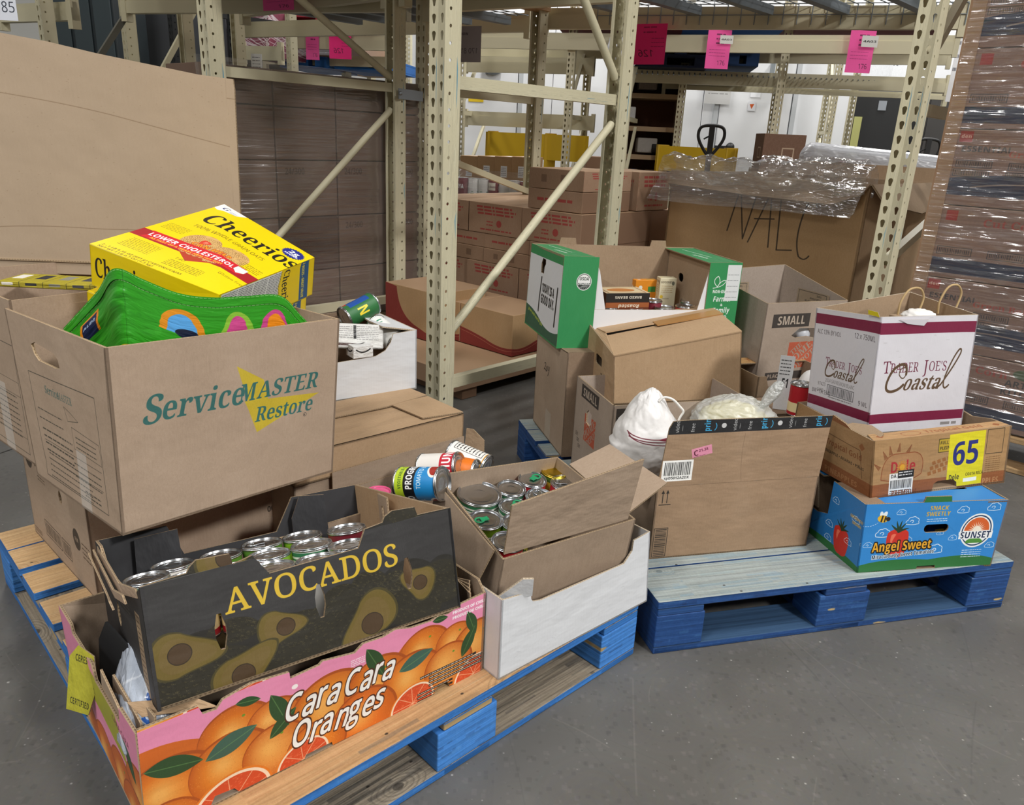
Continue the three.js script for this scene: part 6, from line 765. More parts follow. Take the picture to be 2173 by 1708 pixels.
  { const side = M({ map: av(512, 240, '#6a3620', (x) => { x.fillStyle = '#201c1a'; x.fillRect(0, 0, 512, 120); x.save(); x.translate(420, 40); x.rotate(Math.PI); T(x, 'BAKED BEANS', 0, 0, { s: 48, w: 'bold', c: '#d9d2c2' }); x.restore(); x.fillStyle = '#a05a30'; x.fillRect(0, 130, 512, 60); x.save(); x.translate(400, 150); x.rotate(Math.PI); T(x, 'Roasted', 0, 0, { s: 64, w: 'bold', c: '#e6dcc8', k: 0.2 }); x.restore(); }, { grain: 0.2 }), roughness: 0.45 }), br = M({ color: '#5e2f1c', roughness: 0.5 }), tp = M({ map: av(256, 200, '#d8c49c', (x) => { ell(x, 120, 100, 80, 50, 0, '#c07a3a'); x.strokeStyle = '#8a4a2a'; x.lineWidth = 6; x.strokeRect(20, 14, 216, 170); }), roughness: 0.5 });
    const o = solo('food_box', box(0.155, 0.06, 0.11), [br, br, tp, br, side, side], 'low brown and cream box with dark label lying in the green carton', 'food box'); o.position.copy(onFit(f, 1318, 634, 'z', -0.09)); o.rotation.y = f.r[0] + 0.02; }
  const cn = [[1383, 648, -0.12, 'bean', 'can with maroon label between the boxes in the green carton'], [1345, 652, -0.06, 'white', 'silver-topped can at the front left of the green carton'], [1410, 651, -0.07, 'white', 'silver-topped can at the front middle of the green carton'], [1455, 648, -0.08, 'red', 'silver-topped can at the front right of the green carton'], [1465, 637, -0.17, 'white', 'dark-topped can at the right rear of the green carton'], [1290, 650, -0.06, 'yellow', 'can with a yellow label at the left of the green carton']];
  for (const [px, py, off, l, lab] of cn) { const o = can(lab, 0.034, 0.09, l, { group: 'cans in the green carton' }); const p = onFit(f, px, py, 'z', off); stand(o, f, p.add(V(0, -0.09 + (l === 'bean' ? 0.02 : 0), 0)), px); }
}
{ // upper grey-brown moving box and the small open carton before it
  const f = FIT.hdup, [w, d, h] = f.s, K = '#a08f7f', blk = '#3a332e';
  const front = printFace(w, h, K, (x) => { x.fillStyle = blk; x.fillRect(m2(0.035), -m2(0.278), m2(0.165), m2(0.05)); T(x, 'SMALL', m2(0.118), -m2(0.238), { s: 78, w: 'bold', c: '#b5a594', a: 'center', sx: 0.9 }); x.save(); x.translate(m2(0.125), -m2(0.07)); x.fillStyle = '#b5563a'; x.fillRect(0, -m2(0.1), m2(0.112), m2(0.1)); x.beginPath(); x.rect(0, -m2(0.1), m2(0.112), m2(0.1)); x.clip(); x.translate(m2(0.056), -m2(0.05)); x.rotate(-0.72); for (const [s, b, z] of [['THE', -42, 46], ['HOME', 16, 70], ['DEPOT', 68, 54]]) T(x, s, 0, b, { s: z, w: 'bold', f: 'serif', c: K, a: 'center' }); x.restore(); x.fillStyle = blk; x.fillRect(m2(0.04), -m2(0.058), m2(0.32), m2(0.03)); T(x, 'PLACE IN:', m2(0.05), -m2(0.036), { s: 36, w: 'bold', c: '#a08f7f' }); T(x, 'FRAGILE', m2(0.22), -m2(0.036), { s: 36, w: 'bold', c: '#a08f7f' }); });
  const list = printMat(av(400, 300, '#98866f', (x) => { x.strokeStyle = blk; x.lineWidth = 5; x.strokeRect(20, 14, 350, 272); x.save(); x.translate(200, 150); x.rotate(Math.PI); T(x, "DON'T FORGET:", 0, -92, { s: 40, w: 'bold', c: '#b5a594', a: 'center', st: blk, sw: 16 }); ['BUBBLE CUSHION', 'MOVING BLANKETS', 'STRETCH FILM', 'PACKING PAPER', 'DISH FOAM', 'TAPE'].forEach((s, i) => T(x, s, -110, -50 + i * 34, { s: 26, w: 'bold', c: blk })); x.restore(); }));
  const t = carton('moving_box', 'grey-brown open moving box at the back of the right pallet, lists printed inside', f, { front: { m: front, holes: [[[0.128, 0.196], [0.15, 0.186], [0.2, 0.19], [0.24, 0.18], [0.245, 0.205], [0.225, 0.22], [0.16, 0.222]]] } }, { m: kraftMat.grey, inner: kraftMat.grey, edge: edgeDark });
  t.flap('printed_panel', rect(0.13, 0.12), { p: V(0.06, 0.19, -d + 0.012), s: V(1, 0, 0), t: V(0, 1, 0) }, list, { size: [0.13, 0.12], th: 0.001 });
  t.flap('printed_panel', rect(0.16, 0.11), { p: V(w - 0.012, 0.19, -d + 0.1), s: V(0, 0, 1), t: V(0, 1, 0) }, list, { size: [0.16, 0.11], th: 0.001 });
  const tb = solo('food_tin', new THREE.SphereGeometry(0.03, 16, 12), M({ color: '#dfe3ea', roughness: 0.4 }), 'pale blue-white object showing in the hand hole of the back moving box', 'packet'); tb.position.copy(onFit(f, 1700, 708, 'z', -0.045));
  carton('support_carton', 'plain carton under the back moving box, hidden behind the front boxes', { p: [f.p[0] + 0.01, 0.1415, f.p[2] - 0.01], r: f.r, s: [0.33, 0.3, 0.197] }, { top: {} }, { m: kraftMat.dull });
  const o = { p: [0, 0, 0], r: [0.33, 0, 0], s: [0.3, 0.2, 0.24] }, A = at(1610, 800, 2.42); o.p = [A.x, 0.1415, A.z]; o.s[2] = A.y - 0.1415;
  const q = carton('fruit_carton', 'small brown carton with orange print between the moving box and wine carton', o, { front: { out: [[0, 0], [0.3, 0], [0.3, 0.2], [0.06, 0.2], [0.03, o.s[2]], [0, o.s[2]]] } }, { m: kraftMat.brown, inner: kraftMat.deep, edge: edgeDark });
  q.flap('top_ledge', rect(0.3, 0.05), { p: V(0, o.s[2] + 0.001, -0.15), s: V(1, 0, 0), t: V(0, 0.1, -1).normalize() }, printMat(av(256, 48, '#ad8453', (x) => { T(x, 'Tropical Gold', 60, 34, { s: 30, w: 'bold', c: '#93582e' }); })), { size: [0.3, 0.05] });
  const c0 = at(1676, 850, 2.26); carton('support_carton', 'small plain carton hidden behind the shipping carton flap, goods standing on it', { p: [c0.x - 0.1, 0.1415, c0.z + 0.06], r: [0.3, 0, 0], s: [0.24, 0.16, 0.235] }, { top: {} }, { m: kraftMat.deep });
  const sl = solo('shipping_label', box(0.042, 0.17, 0.002), M({ map: av(128, 256, '#d9dadb', (x) => { lines(x, 12, 20, 90, 5, 16, 5, '#555'); T(x, '51', 40, 150, { s: 60, w: 'bold' }); }) }), 'white printed label behind the knotted plastic bag', 'label'); sl.position.copy(at(1658, 845, 2.26)).setY(0.4635); sl.rotation.y = -0.25;
  const tub = can('red drink can standing between the plastic bag and wine carton', 0.031, 0.1, 'red', { tab: 'metal' }); tub.position.copy(at(1693, 862, 2.22)).setY(0.378);
  const tw = solo('tissue_wad', new THREE.SphereGeometry(0.035, 20, 14).scale(1.1, 1.8, 1), M({ color: '#e6e4e2' }), 'white paper wad behind the red drink can', 'paper'); tw.position.copy(at(1712, 852, 2.28)).setY(0.44);
}

// ---------- stock in the racks ----------
const pick = (l) => l[Math.floor(rnd() * l.length)];
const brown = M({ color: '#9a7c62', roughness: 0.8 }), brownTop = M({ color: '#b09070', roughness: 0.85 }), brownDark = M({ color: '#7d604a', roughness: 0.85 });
// one closed shipping carton; w along the rack, d across, h up; its origin is the front right bottom corner
const cartonGeo = (w, h, d) => { const g = new RoundedBoxGeometry(w, h, d, 1, 0.003), p = g.attributes.position, n = g.attributes.normal, uv = g.attributes.uv; const idx = [[], [], []];
  for (let i = 0; i < p.count; i++) { const ax = Math.abs(n.getX(i)), ay = Math.abs(n.getY(i)), az = Math.abs(n.getZ(i)); if (ay > ax && ay > az) uv.setXY(i, p.getX(i) / w + 0.5, p.getZ(i) / d + 0.5); else if (az >= ax) uv.setXY(i, p.getX(i) / w + 0.5, p.getY(i) / h + 0.5); else uv.setXY(i, 0.5 - p.getZ(i) / d, p.getY(i) / h + 0.5); }
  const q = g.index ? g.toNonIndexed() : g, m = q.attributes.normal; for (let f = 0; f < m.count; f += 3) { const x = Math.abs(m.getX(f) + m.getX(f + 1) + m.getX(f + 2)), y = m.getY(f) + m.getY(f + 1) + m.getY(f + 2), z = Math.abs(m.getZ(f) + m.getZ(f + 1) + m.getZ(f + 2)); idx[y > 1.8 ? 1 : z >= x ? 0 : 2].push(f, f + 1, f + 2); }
  q.clearGroups(); q.setIndex(idx.flat()); let s = 0; idx.forEach((l, k) => { q.addGroup(s, l.length, k); s += l.length; }); return q.translate(-w / 2, h / 2, -d / 2); };
function carry(o, F, x, y, z) { o.position.set(F[0] + dA.x * x - dD.x * z, y, F[1] + dA.z * x - dD.z * z); o.rotation.y = YAW; return o; }   // z < 0 goes deeper into the rack
const redPrint = (h) => av(512, Math.round(512 * h / 0.42), '#9a7b62', (x, w, H) => { const c = '#9c3f38'; if (H > 150) { for (let i = 0; i < 3; i++) { lines(x, 80 + i * 6, 22 + i * 22, 340 + (i % 2) * 30, 1, 10, 13, c); } ell(x, 300, H * 0.64, 24, 24, 0, c); lines(x, 180, H * 0.58, 60, 2, 22, 9, c); lines(x, 120, H * 0.84, 300, 1, 10, 10, c); } else { lines(x, 90, H * 0.42, 330, 1, 10, 14, c); } });
const rTall = M({ map: redPrint(0.17), roughness: 0.85 }), rLow = M({ map: redPrint(0.08), roughness: 0.85 }), plainLow = M({ map: av(512, 100, '#94765d', (x) => { x.fillStyle = 'rgba(90,66,48,0.5)'; x.fillRect(300, 26, 60, 44); x.fillRect(120, 30, 50, 36); }), roughness: 0.85 });
{ // red-printed cartons on a pallet behind the middle post
  const RC = [0.30, -3.9], g = 'red-printed cartons behind the middle post', names = ['top', 'second', 'third', 'fourth', 'fifth', 'lowest'];
  const hs = [0.165, 0.078, 0.078, 0.165, 0.078, 0.07]; let y = 0.785;
  hs.forEach((h, r) => { y -= h; const w = h > 0.1 ? 0.405 : 0.34, n = h > 0.1 ? 3 : 4, G = cartonGeo(w - 0.004, h - 0.002, 0.3); let src;
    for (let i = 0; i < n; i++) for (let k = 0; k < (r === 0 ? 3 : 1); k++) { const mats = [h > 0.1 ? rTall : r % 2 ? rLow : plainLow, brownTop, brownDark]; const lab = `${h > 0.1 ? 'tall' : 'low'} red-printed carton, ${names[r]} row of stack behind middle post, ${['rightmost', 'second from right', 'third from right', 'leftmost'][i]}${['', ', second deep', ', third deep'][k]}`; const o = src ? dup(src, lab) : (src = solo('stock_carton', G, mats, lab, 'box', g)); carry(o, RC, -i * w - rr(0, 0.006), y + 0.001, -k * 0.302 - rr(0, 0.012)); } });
  // the stack's right-hand side goes on into the rack
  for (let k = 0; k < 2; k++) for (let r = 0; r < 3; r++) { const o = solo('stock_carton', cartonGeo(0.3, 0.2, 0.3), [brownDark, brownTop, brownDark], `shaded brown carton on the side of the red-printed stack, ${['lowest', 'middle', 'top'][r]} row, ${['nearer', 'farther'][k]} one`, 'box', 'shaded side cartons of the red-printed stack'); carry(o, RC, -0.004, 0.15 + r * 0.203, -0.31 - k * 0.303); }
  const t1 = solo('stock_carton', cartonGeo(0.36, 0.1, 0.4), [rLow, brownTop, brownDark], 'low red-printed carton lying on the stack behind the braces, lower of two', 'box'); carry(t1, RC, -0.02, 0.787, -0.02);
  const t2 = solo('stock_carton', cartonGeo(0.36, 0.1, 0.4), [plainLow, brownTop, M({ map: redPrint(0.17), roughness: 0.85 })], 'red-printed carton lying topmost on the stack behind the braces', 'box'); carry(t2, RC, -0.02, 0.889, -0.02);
  const t3 = solo('stock_carton', cartonGeo(0.3, 0.2, 0.3), [rTall, brownTop, rTall], 'red-printed carton standing on the stack right of the inner post', 'box'); carry(t3, RC, 0.0, 0.787, -0.46);
  const p = thing('block_pallet', 'shaded pallet under the red-printed cartons, hidden by the boxes in front', 'pallet'); carry(p, RC, 0, 0, 0); part(p, 'deck_board', box(1.3, 0.02, 1.0, -0.64, 0.13, -0.5), wornTop); for (const x of [-0.05, -0.64, -1.22]) for (const z of [-0.06, -0.5, -0.94]) part(p, 'block', box(0.1, 0.12, 0.1, x, 0.06, z), wornTop);
}
{ // cartons with red swooshes at floor level
  const sw = (flip) => av(512, 256, '#a8875f', (x) => { x.save(); if (flip) { x.translate(512, 0); x.scale(-1, 1); } path(x, 'M0 150 Q140 165 260 190 Q400 230 512 205 L512 256 L0 256Z', '#7d2a22'); path(x, 'M0 168 Q140 182 260 208 Q400 246 512 222', null, '#a5604a', 3); x.restore(); });
  const swL = M({ map: av(512, 256, '#a8875f', (x) => { path(x, 'M0 0 L120 10 Q140 150 300 190 Q420 215 512 240 L512 256 L0 256Z', '#7d2a22'); }) }), swF = M({ map: sw(false) }), swS = M({ map: sw(true) });
  const K = [-0.013, -3.573], G = cartonGeo(0.36, 0.2, 0.32);
  const o1 = solo('stock_carton', G, [swF, brownTop, swS], 'tan carton with a red wave along its foot under the diagonal brace', 'box'); carry(o1, K, 0, 0.139, 0);
  const o2 = solo('stock_carton', cartonGeo(0.2, 0.2, 0.32), [swF, brownTop, brownTop], 'tan red-footed carton half behind the middle post', 'box'); carry(o2, K, -0.365, 0.139, 0.0);
  const o3 = solo('stock_carton', cartonGeo(0.4, 0.25, 0.34), [swL, brownTop, swS], 'tan carton with a large red curve left of the middle post', 'box'); const q = at(925, 700, 3.75); o3.position.set(q.x, 0.139, q.z); o3.rotation.y = YAW;
  const t = thing('slip_stack', 'low layer of flat tan cartons on a skid behind the middle post', 'box'); t.position.set(-0.255, 0, -3.262); t.rotation.y = YAW;
  part(t, 'carton_layer', cartonGeo(0.9, 0.085, 0.56), [brown, brownTop, brown]).position.set(0, 0.05, 0); part(t, 'carton_layer', cartonGeo(0.9, 0.085, 0.5), [brown, brownTop, brown]).position.set(-0.006, 0.05, -0.565);
  part(t, 'skid', box(0.88, 0.045, 0.09, -0.45, 0.025, -0.1), brownDark); part(t, 'skid', box(0.88, 0.045, 0.09, -0.45, 0.025, -0.95), brownDark);
}
// stretch film: clear, with tight horizontal pleats that catch the lamps
const pleat = bumpTex(1024, (u, v) => { const a = fbm(u * 2.2, v * 60, 2, 4), b = Math.abs(fbm(u * 3 + v * 4, v * 34, 6, 3)); return 0.45 + 0.6 * a + 0.7 * b; });
const film = (o) => new THREE.MeshPhysicalMaterial({ color: '#ffffff', transmission: 0.97, thickness: 0, roughness: 0.08, ior: 2.2, specularIntensity: 1, bumpMap: pleat, bumpScale: 0.02, side: THREE.DoubleSide, ...o });
function skin(w, h, nx, ny, amp, s) { const g = new THREE.PlaneGeometry(w, h, nx, ny), p = g.attributes.position; for (let i = 0; i < p.count; i++) { const x = p.getX(i), y = p.getY(i); p.setZ(i, amp * (fbm(x * 2 + s, y * 9, s) + 0.5 * fbm(x * 6, y * 26, s + 3))); } g.computeVertexNormals(); return g; }
{ // film-wrapped brown load in the bay left of the left upright
  const P0 = FL, at0 = (z) => [P0[0] + dD.x * z - dA.x * 0.09, P0[1] + dD.z * z - dA.z * 0.09];
  const txt = (n) => av(512, 400, '#6f594b', (x) => { T(x, '24/300', 60, 96, { s: 66, w: 'bold', c: '#3a2c24', sx: 0.8 }); lines(x, 70, 210, 330, 3, 50, 8, 'rgba(70,50,40,0.4)'); }), tm = M({ map: txt(0), roughness: 0.8 }), pm = M({ color: '#6c5648', roughness: 0.8 }), dm = M({ color: '#4d382e', roughness: 0.8 });
  const rows = [[0.16, 0.27], [0.432, 0.27], [0.704, 0.27], [0.976, 0.24], [1.218, 0.16]], wd = [0.34, 0.34, 0.34]; const lab = ['lowest', 'second', 'third', 'fourth', 'top'];
  rows.forEach(([y, h], r) => { for (let i = 0; i < 4; i++) { const z0 = 0.02 + i * 0.345; const [x, z] = at0(z0 + 0.34); const o = solo('stock_carton', (() => { const g = new RoundedBoxGeometry(0.34, h - 0.003, 0.338, 1, 0.004); return g.translate(-0.17, h / 2, 0.169); })(), r === 1 && i === 1 ? dm : (r === 2 || r === 1) ? tm : pm, `brown carton inside the film-wrapped load, ${lab[r]} row, ${['first', 'second', 'third', 'last'][i]} from the left`, 'box', 'cartons of the brown film-wrapped load'); o.position.set(x, y, z); o.rotation.y = YAW; } });
  const c = at0(0.7), f = solo('stretch_film', skin(1.42, 1.27, 60, 60, 0.012, 2), film({ roughness: 0.2, bumpScale: 0.008, transmission: 0.95 }), 'clear stretch film wrapped around the brown cartons left of the middle post', 'film'); f.position.set(c[0] + dA.x * 0.018, 0.77, c[1] + dA.z * 0.018); f.rotation.y = YAW + Math.PI / 2;
  const p = thing('block_pallet', 'pallet under the brown film-wrapped load', 'pallet'); const q = at0(0.02); p.position.set(q[0], 0, q[1]); p.rotation.y = YAW; for (const z of [-0.06, -0.7, -1.34]) part(p, 'block', box(0.3, 0.13, 0.1, -0.16, 0.065, z), wornTop); part(p, 'deck_board', box(0.34, 0.02, 1.4, -0.17, 0.145, -0.7), wornTop);
}
{ // bulk bin with handwriting, plastic liner folded over its rim
  const w = 1.0, d = 1.08, h = 0.86, F = [1.503, -3.5], P = V(F[0] - dA.x * w, 0.141, F[1] - dA.z * w);
  const K = '#a5835a', front = printMat(cv(1024, 880, K, (x) => { x.translate(60, -150); x.scale(1, 0.8); for (const dd of ['M300 520 L345 250 L390 560 L440 250', 'M420 575 Q470 400 510 250 L530 590 M440 430 L540 420', 'M560 270 L575 600 L650 590', 'M740 330 Q720 250 690 330 Q650 520 690 620 Q720 650 740 610']) path(x, dd, null, '#3a2c1c', 7); }), { bumpScale: 0.012 });
  const t = carton('bulk_bin', 'very large brown cardboard bin with black handwriting and a clear liner, behind the right pallet', { p: [P.x, P.y, P.z], r: [YAW, 0, 0], s: [w, d, h] }, { front: { m: front } }, { m: kraftMat.tan, inner: kraftMat.brown, edge: edgeDark, th: 0.01 });
  const lip = [[0.0, 0], [w, 0], [w - 0.02, 0.07], [w - 0.12, 0.13], [w * 0.5, 0.12], [0.03, 0.09]];
  t.flap('folded_rim', lip, { p: V(0, h + 0.002, 0.002), s: V(1, 0, 0), t: V(0, -0.72, 0.7).normalize() }, kraftMat.tan, { th: 0.008, edge: edgeDark });
  t.flap('folded_rim', [[0, 0], [d, 0], [d - 0.05, 0.12], [d * 0.4, 0.16], [0.03, 0.1]], { p: V(w + 0.002, h + 0.002, 0), s: V(0, 0, -1), t: V(0.6, -0.8, 0).normalize() }, kraftMat.tan, { th: 0.008, edge: edgeDark });
  const liner = film({ roughness: 0.14, bumpMap: crumple, bumpScale: 0.02, color: '#f2f2f2', transmission: 0.93 });
  const roll = (L, r, s) => { const g = new THREE.CylinderGeometry(r, r, L, 28, 60, true, -0.6, 4.6).rotateZ(Math.PI / 2), p = g.attributes.position; for (let i = 0; i < p.count; i++) { const x = p.getX(i), y = p.getY(i), z = p.getZ(i), k = 1 + 0.7 * fbm(x * 7 + s, y * 14, z * 14) + 0.3 * Math.abs(fbm(x * 22, y * 22, z * 22 + s)); p.setXYZ(i, x, y * k, z * k); } g.computeVertexNormals(); return g; };
  const l1 = part(t, 'plastic_liner', roll(w * 1.02, 0.075, 1), liner); l1.position.set(w * 0.5, h + 0.005, 0.03);
  const l2 = part(t, 'plastic_liner', roll(w * 0.62, 0.06, 5), liner); l2.position.set(w * 0.3, h + 0.03, -d + 0.05);
  const l3 = part(t, 'plastic_liner', (() => { const g = skin(w * 1.03, 0.2, 60, 16, 0.03, 9); g.rotateX(-0.75); return g; })(), liner); l3.position.set(w * 0.48, h - 0.06, 0.09);
  const p = thing('block_pallet', 'pallet under the very large brown bin, hidden by the boxes in front', 'pallet', [P.x, 0, P.z], [YAW, 0, 0]); part(p, 'deck_board', box(1.0, 0.02, 1.08, 0.5, 0.13, -0.54), wornTop); for (const x of [0.06, 0.5, 0.94]) for (const z of [-0.06, -0.54, -1.02]) part(p, 'block', box(0.1, 0.12, 0.1, x, 0.06, z), wornTop);
  const bin2 = carton('bulk_bin', 'second large brown bin, only its far rim showing behind the handwritten one', { p: [P.x + dD.x * 1.35 + dA.x * 0.05, 0.141, P.z + dD.z * 1.35 + dA.z * 0.05], r: [YAW, 0, 0], s: [1.15, 0.9, 0.93] }, { bottom: null }, { m: kraftMat.brown, inner: kraftMat.brown, edge: edgeDark, th: 0.01 });
  const bale = solo('plastic_bale', (() => { const g = new THREE.CapsuleGeometry(0.085, 1.0, 12, 40).rotateZ(Math.PI / 2), p = g.attributes.position; for (let i = 0; i < p.count; i++) { const x = p.getX(i), y = p.getY(i), z = p.getZ(i), k = 1 + 0.5 * fbm(x * 4, y * 12, z * 12) + 0.3 * Math.abs(fbm(x * 14, y * 30, z * 30)); p.setXYZ(i, x, y * k, z * k); } g.computeVertexNormals(); return g; })(), new THREE.MeshPhysicalMaterial({ color: '#c9cbd0', roughness: 0.25, bumpMap: crumple, bumpScale: 0.02, transmission: 0.35, thickness: 0 }), 'roll of crumpled clear plastic lying on the second bin', 'plastic'); const bp = at(1895, 352, 5.3); bale.position.copy(bp); bale.rotation.y = YAW + 0.5; bale.rotation.z = -0.06;
}
{ // tall film-wrapped load at the right edge
  const fit = { p: [1.905, 0, -2.76], r: [YAW, 0, 0] }; const L = onFit(fit, 1957, 500, 'z', 0), q = new THREE.Quaternion().setFromEuler(new THREE.Euler(0, YAW, 0)).invert(), lx = L.clone().sub(V(...fit.p)).applyQuaternion(q).x; const F = [L.x, L.z];
  const base = '#85685a', face = av(512, 320, base, (x, w, h) => { x.fillStyle = '#252c44'; x.fillRect(0, 205, 512, 70); path(x, 'M0 205 Q200 165 512 195 L512 240 L0 240Z', '#252c44'); path(x, 'M80 240 Q240 200 470 232', null, '#8a7a70', 6); x.fillStyle = '#9a2f2a'; x.fillRect(8, 8, 44, 44); T(x, 'den', 12, 36, { s: 20, w: 'bold', c: '#d9b9a5' }); T(x, 'ESSENTIAL', 20, 92, { s: 34, w: 'bold', c: '#3d3a3a' }); T(x, 'Green Beans', 180, 110, { s: 36, w: 'bold', c: '#a0463a', f: 'serif' }); T(x, 'ARTISAN', 360, 90, { s: 40, w: 'bold', c: '#3d3a3a' }); for (const [a, b] of [[14, 128], [190, 132], [366, 136], [10, 166], [186, 170], [362, 174]]) { x.strokeStyle = '#3a3536'; x.lineWidth = 3; x.strokeRect(a, b, 120, 28); barcode(x, a + 6, b + 4, 108, 20, '#3a3536'); } });
  const faceB = av(512, 320, base, (x) => { T(x, 'Cut Corn', 150, 80, { s: 46, w: 'bold', c: '#a0463a', f: 'serif' }); T(x, 'ARTISAN', 350, 110, { s: 40, w: 'bold', c: '#3d3a3a' }); T(x, 'KITCHEN', 340, 150, { s: 40, w: 'bold', c: '#3d3a3a' }); ell(x, 430, 50, 60, 26, 0, '#4a5a3c'); x.fillStyle = '#252c44'; x.fillRect(0, 230, 512, 66); x.fillStyle = '#9a2f2a'; x.fillRect(20, 20, 40, 44); for (const a of [14, 190, 366]) { x.strokeStyle = '#3a3536'; x.lineWidth = 3; x.strokeRect(a, 180, 120, 34); barcode(x, a + 6, 186, 108, 22, '#3a3536'); } });
  const mA = M({ map: face, roughness: 0.75 }), mB = M({ map: faceB, roughness: 0.75 }), h = 0.27; const names = ['lowest', 'second', 'third', 'fourth', 'fifth', 'sixth', 'seventh'];
  for (let r = 0; r < 7; r++) for (let i = 0; i < 2; i++) { const o = solo('stock_carton', cartonGeo(0.5, h - 0.003, 0.4), [r % 2 ? mA : mB, brownTop, brown], `printed carton in the film-wrapped load at the right edge, ${names[r]} row, ${['left', 'right'][i]} one`, 'box', 'printed cartons of the film-wrapped load'); o.position.set(F[0] + dA.x * (0.55 + i * 0.504), 0.155 + r * h, F[1] + dA.z * (0.55 + i * 0.504)); o.rotation.y = YAW; }
  const cb = solo('corner_board', box(0.052, 1.95, 0.012, 0.026, 1.12, 0.008), M({ color: '#98795f', roughness: 0.8 }), 'plain brown corner board standing at the left edge of the film-wrapped load', 'board'); cb.position.set(F[0], 0, F[1]); cb.rotation.y = YAW;
  const f = solo('stretch_film', skin(1.1, 1.98, 70, 120, 0.02, 4), film({ roughness: 0.13, bumpScale: 0.02 }), 'clear shiny stretch film with many horizontal pleats on the load at the right edge', 'film'); f.position.set(F[0] + dA.x * 0.56 - dD.x * 0.028, 1.15, F[1] + dA.z * 0.56 - dD.z * 0.028); f.rotation.y = YAW;
  const p = thing('wooden_pallet', 'plain wooden pallet under the film-wrapped load at the right edge', 'pallet', [F[0], 0, F[1]], [YAW, 0, 0]); part(p, 'deck_board', rbox(1.1, 0.022, 0.14, 0.003, 0.55, 0.135, -0.06), pineTop); part(p, 'deck_board', rbox(1.1, 0.022, 0.14, 0.003, 0.55, 0.135, -0.4), pineTop); for (const x of [0.03, 0.55, 1.06]) part(p, 'stringer', rbox(0.045, 0.1, 0.9, 0.003, x, 0.072, -0.45), pineTop); part(p, 'bottom_board', rbox(1.1, 0.02, 0.1, 0.003, 0.55, 0.011, -0.06), pineTop);
}

{ // stock on the decks above, which shades the bays
  const load = (label, p, y, w, h, d) => { const t = thing('pallet_load', label, 'load', [p.x, y, p.z], [YAW, 0, 0]); part(t, 'carton_block', rbox(w, h, d, 0.006, 0, h / 2 + 0.13, 0), brown); for (const x of [-w / 2 + 0.06, 0, w / 2 - 0.06]) part(t, 'runner', box(0.1, 0.11, d, x, 0.07, 0), wornTop); part(t, 'deck_board', box(w, 0.02, d, 0, 0.125, 0), wornTop); };
  load('brown carton load standing on the top left deck, above the frame', leftA.clone().lerp(leftB, 0.68).addScaledVector(dD, 0.5), leftA.y + 0.07, 0.95, 0.9, 0.9);
  load('brown carton load standing on the deck behind the middle post, above the frame', frontA.clone().lerp(frontB, 0.3).addScaledVector(dD, 0.5), frontA.y + 0.07, 0.9, 0.9, 0.85);
  load('brown carton load standing on the deck above the handwritten bin, above the frame', frontA.clone().lerp(frontB, 1.35).addScaledVector(dD, 0.5), frontA.y + 0.1, 0.9, 0.9, 0.85);
  // the row in front of it: its level lies just above the frame
  const yA = leftA.y + 0.02, fp = (P, k, z) => V(P[0] - dA.x * k + dD.x * z, yA, P[1] - dA.z * k + dD.z * z);
  const nm = [['front', -0.03], ['rear', 1.02]];
  for (const [n, z] of nm) beam(`cream ${n} rack beam from the middle post to the left upright, above the frame`, fp(FM, 0.05, z), fp(FL, -0.05, z), 0.1);
  for (const [n, z] of nm) beam(`cream ${n} rack beam running left from the left upright, above the frame`, fp(FL, 0.05, z), fp(FL, 1.5, z), 0.1);
  const mid = fp(FM, 0.62, 0.5), mid2 = fp(FL, 0.75, 0.5);
  load('brown carton load on the level between the middle post and left upright, above the frame', mid, yA + 0.03, 1.0, 1.0, 1.0);
  load('brown carton load on the level left of the left upright, above the frame', mid2, yA + 0.03, 1.15, 1.0, 1.0);
}

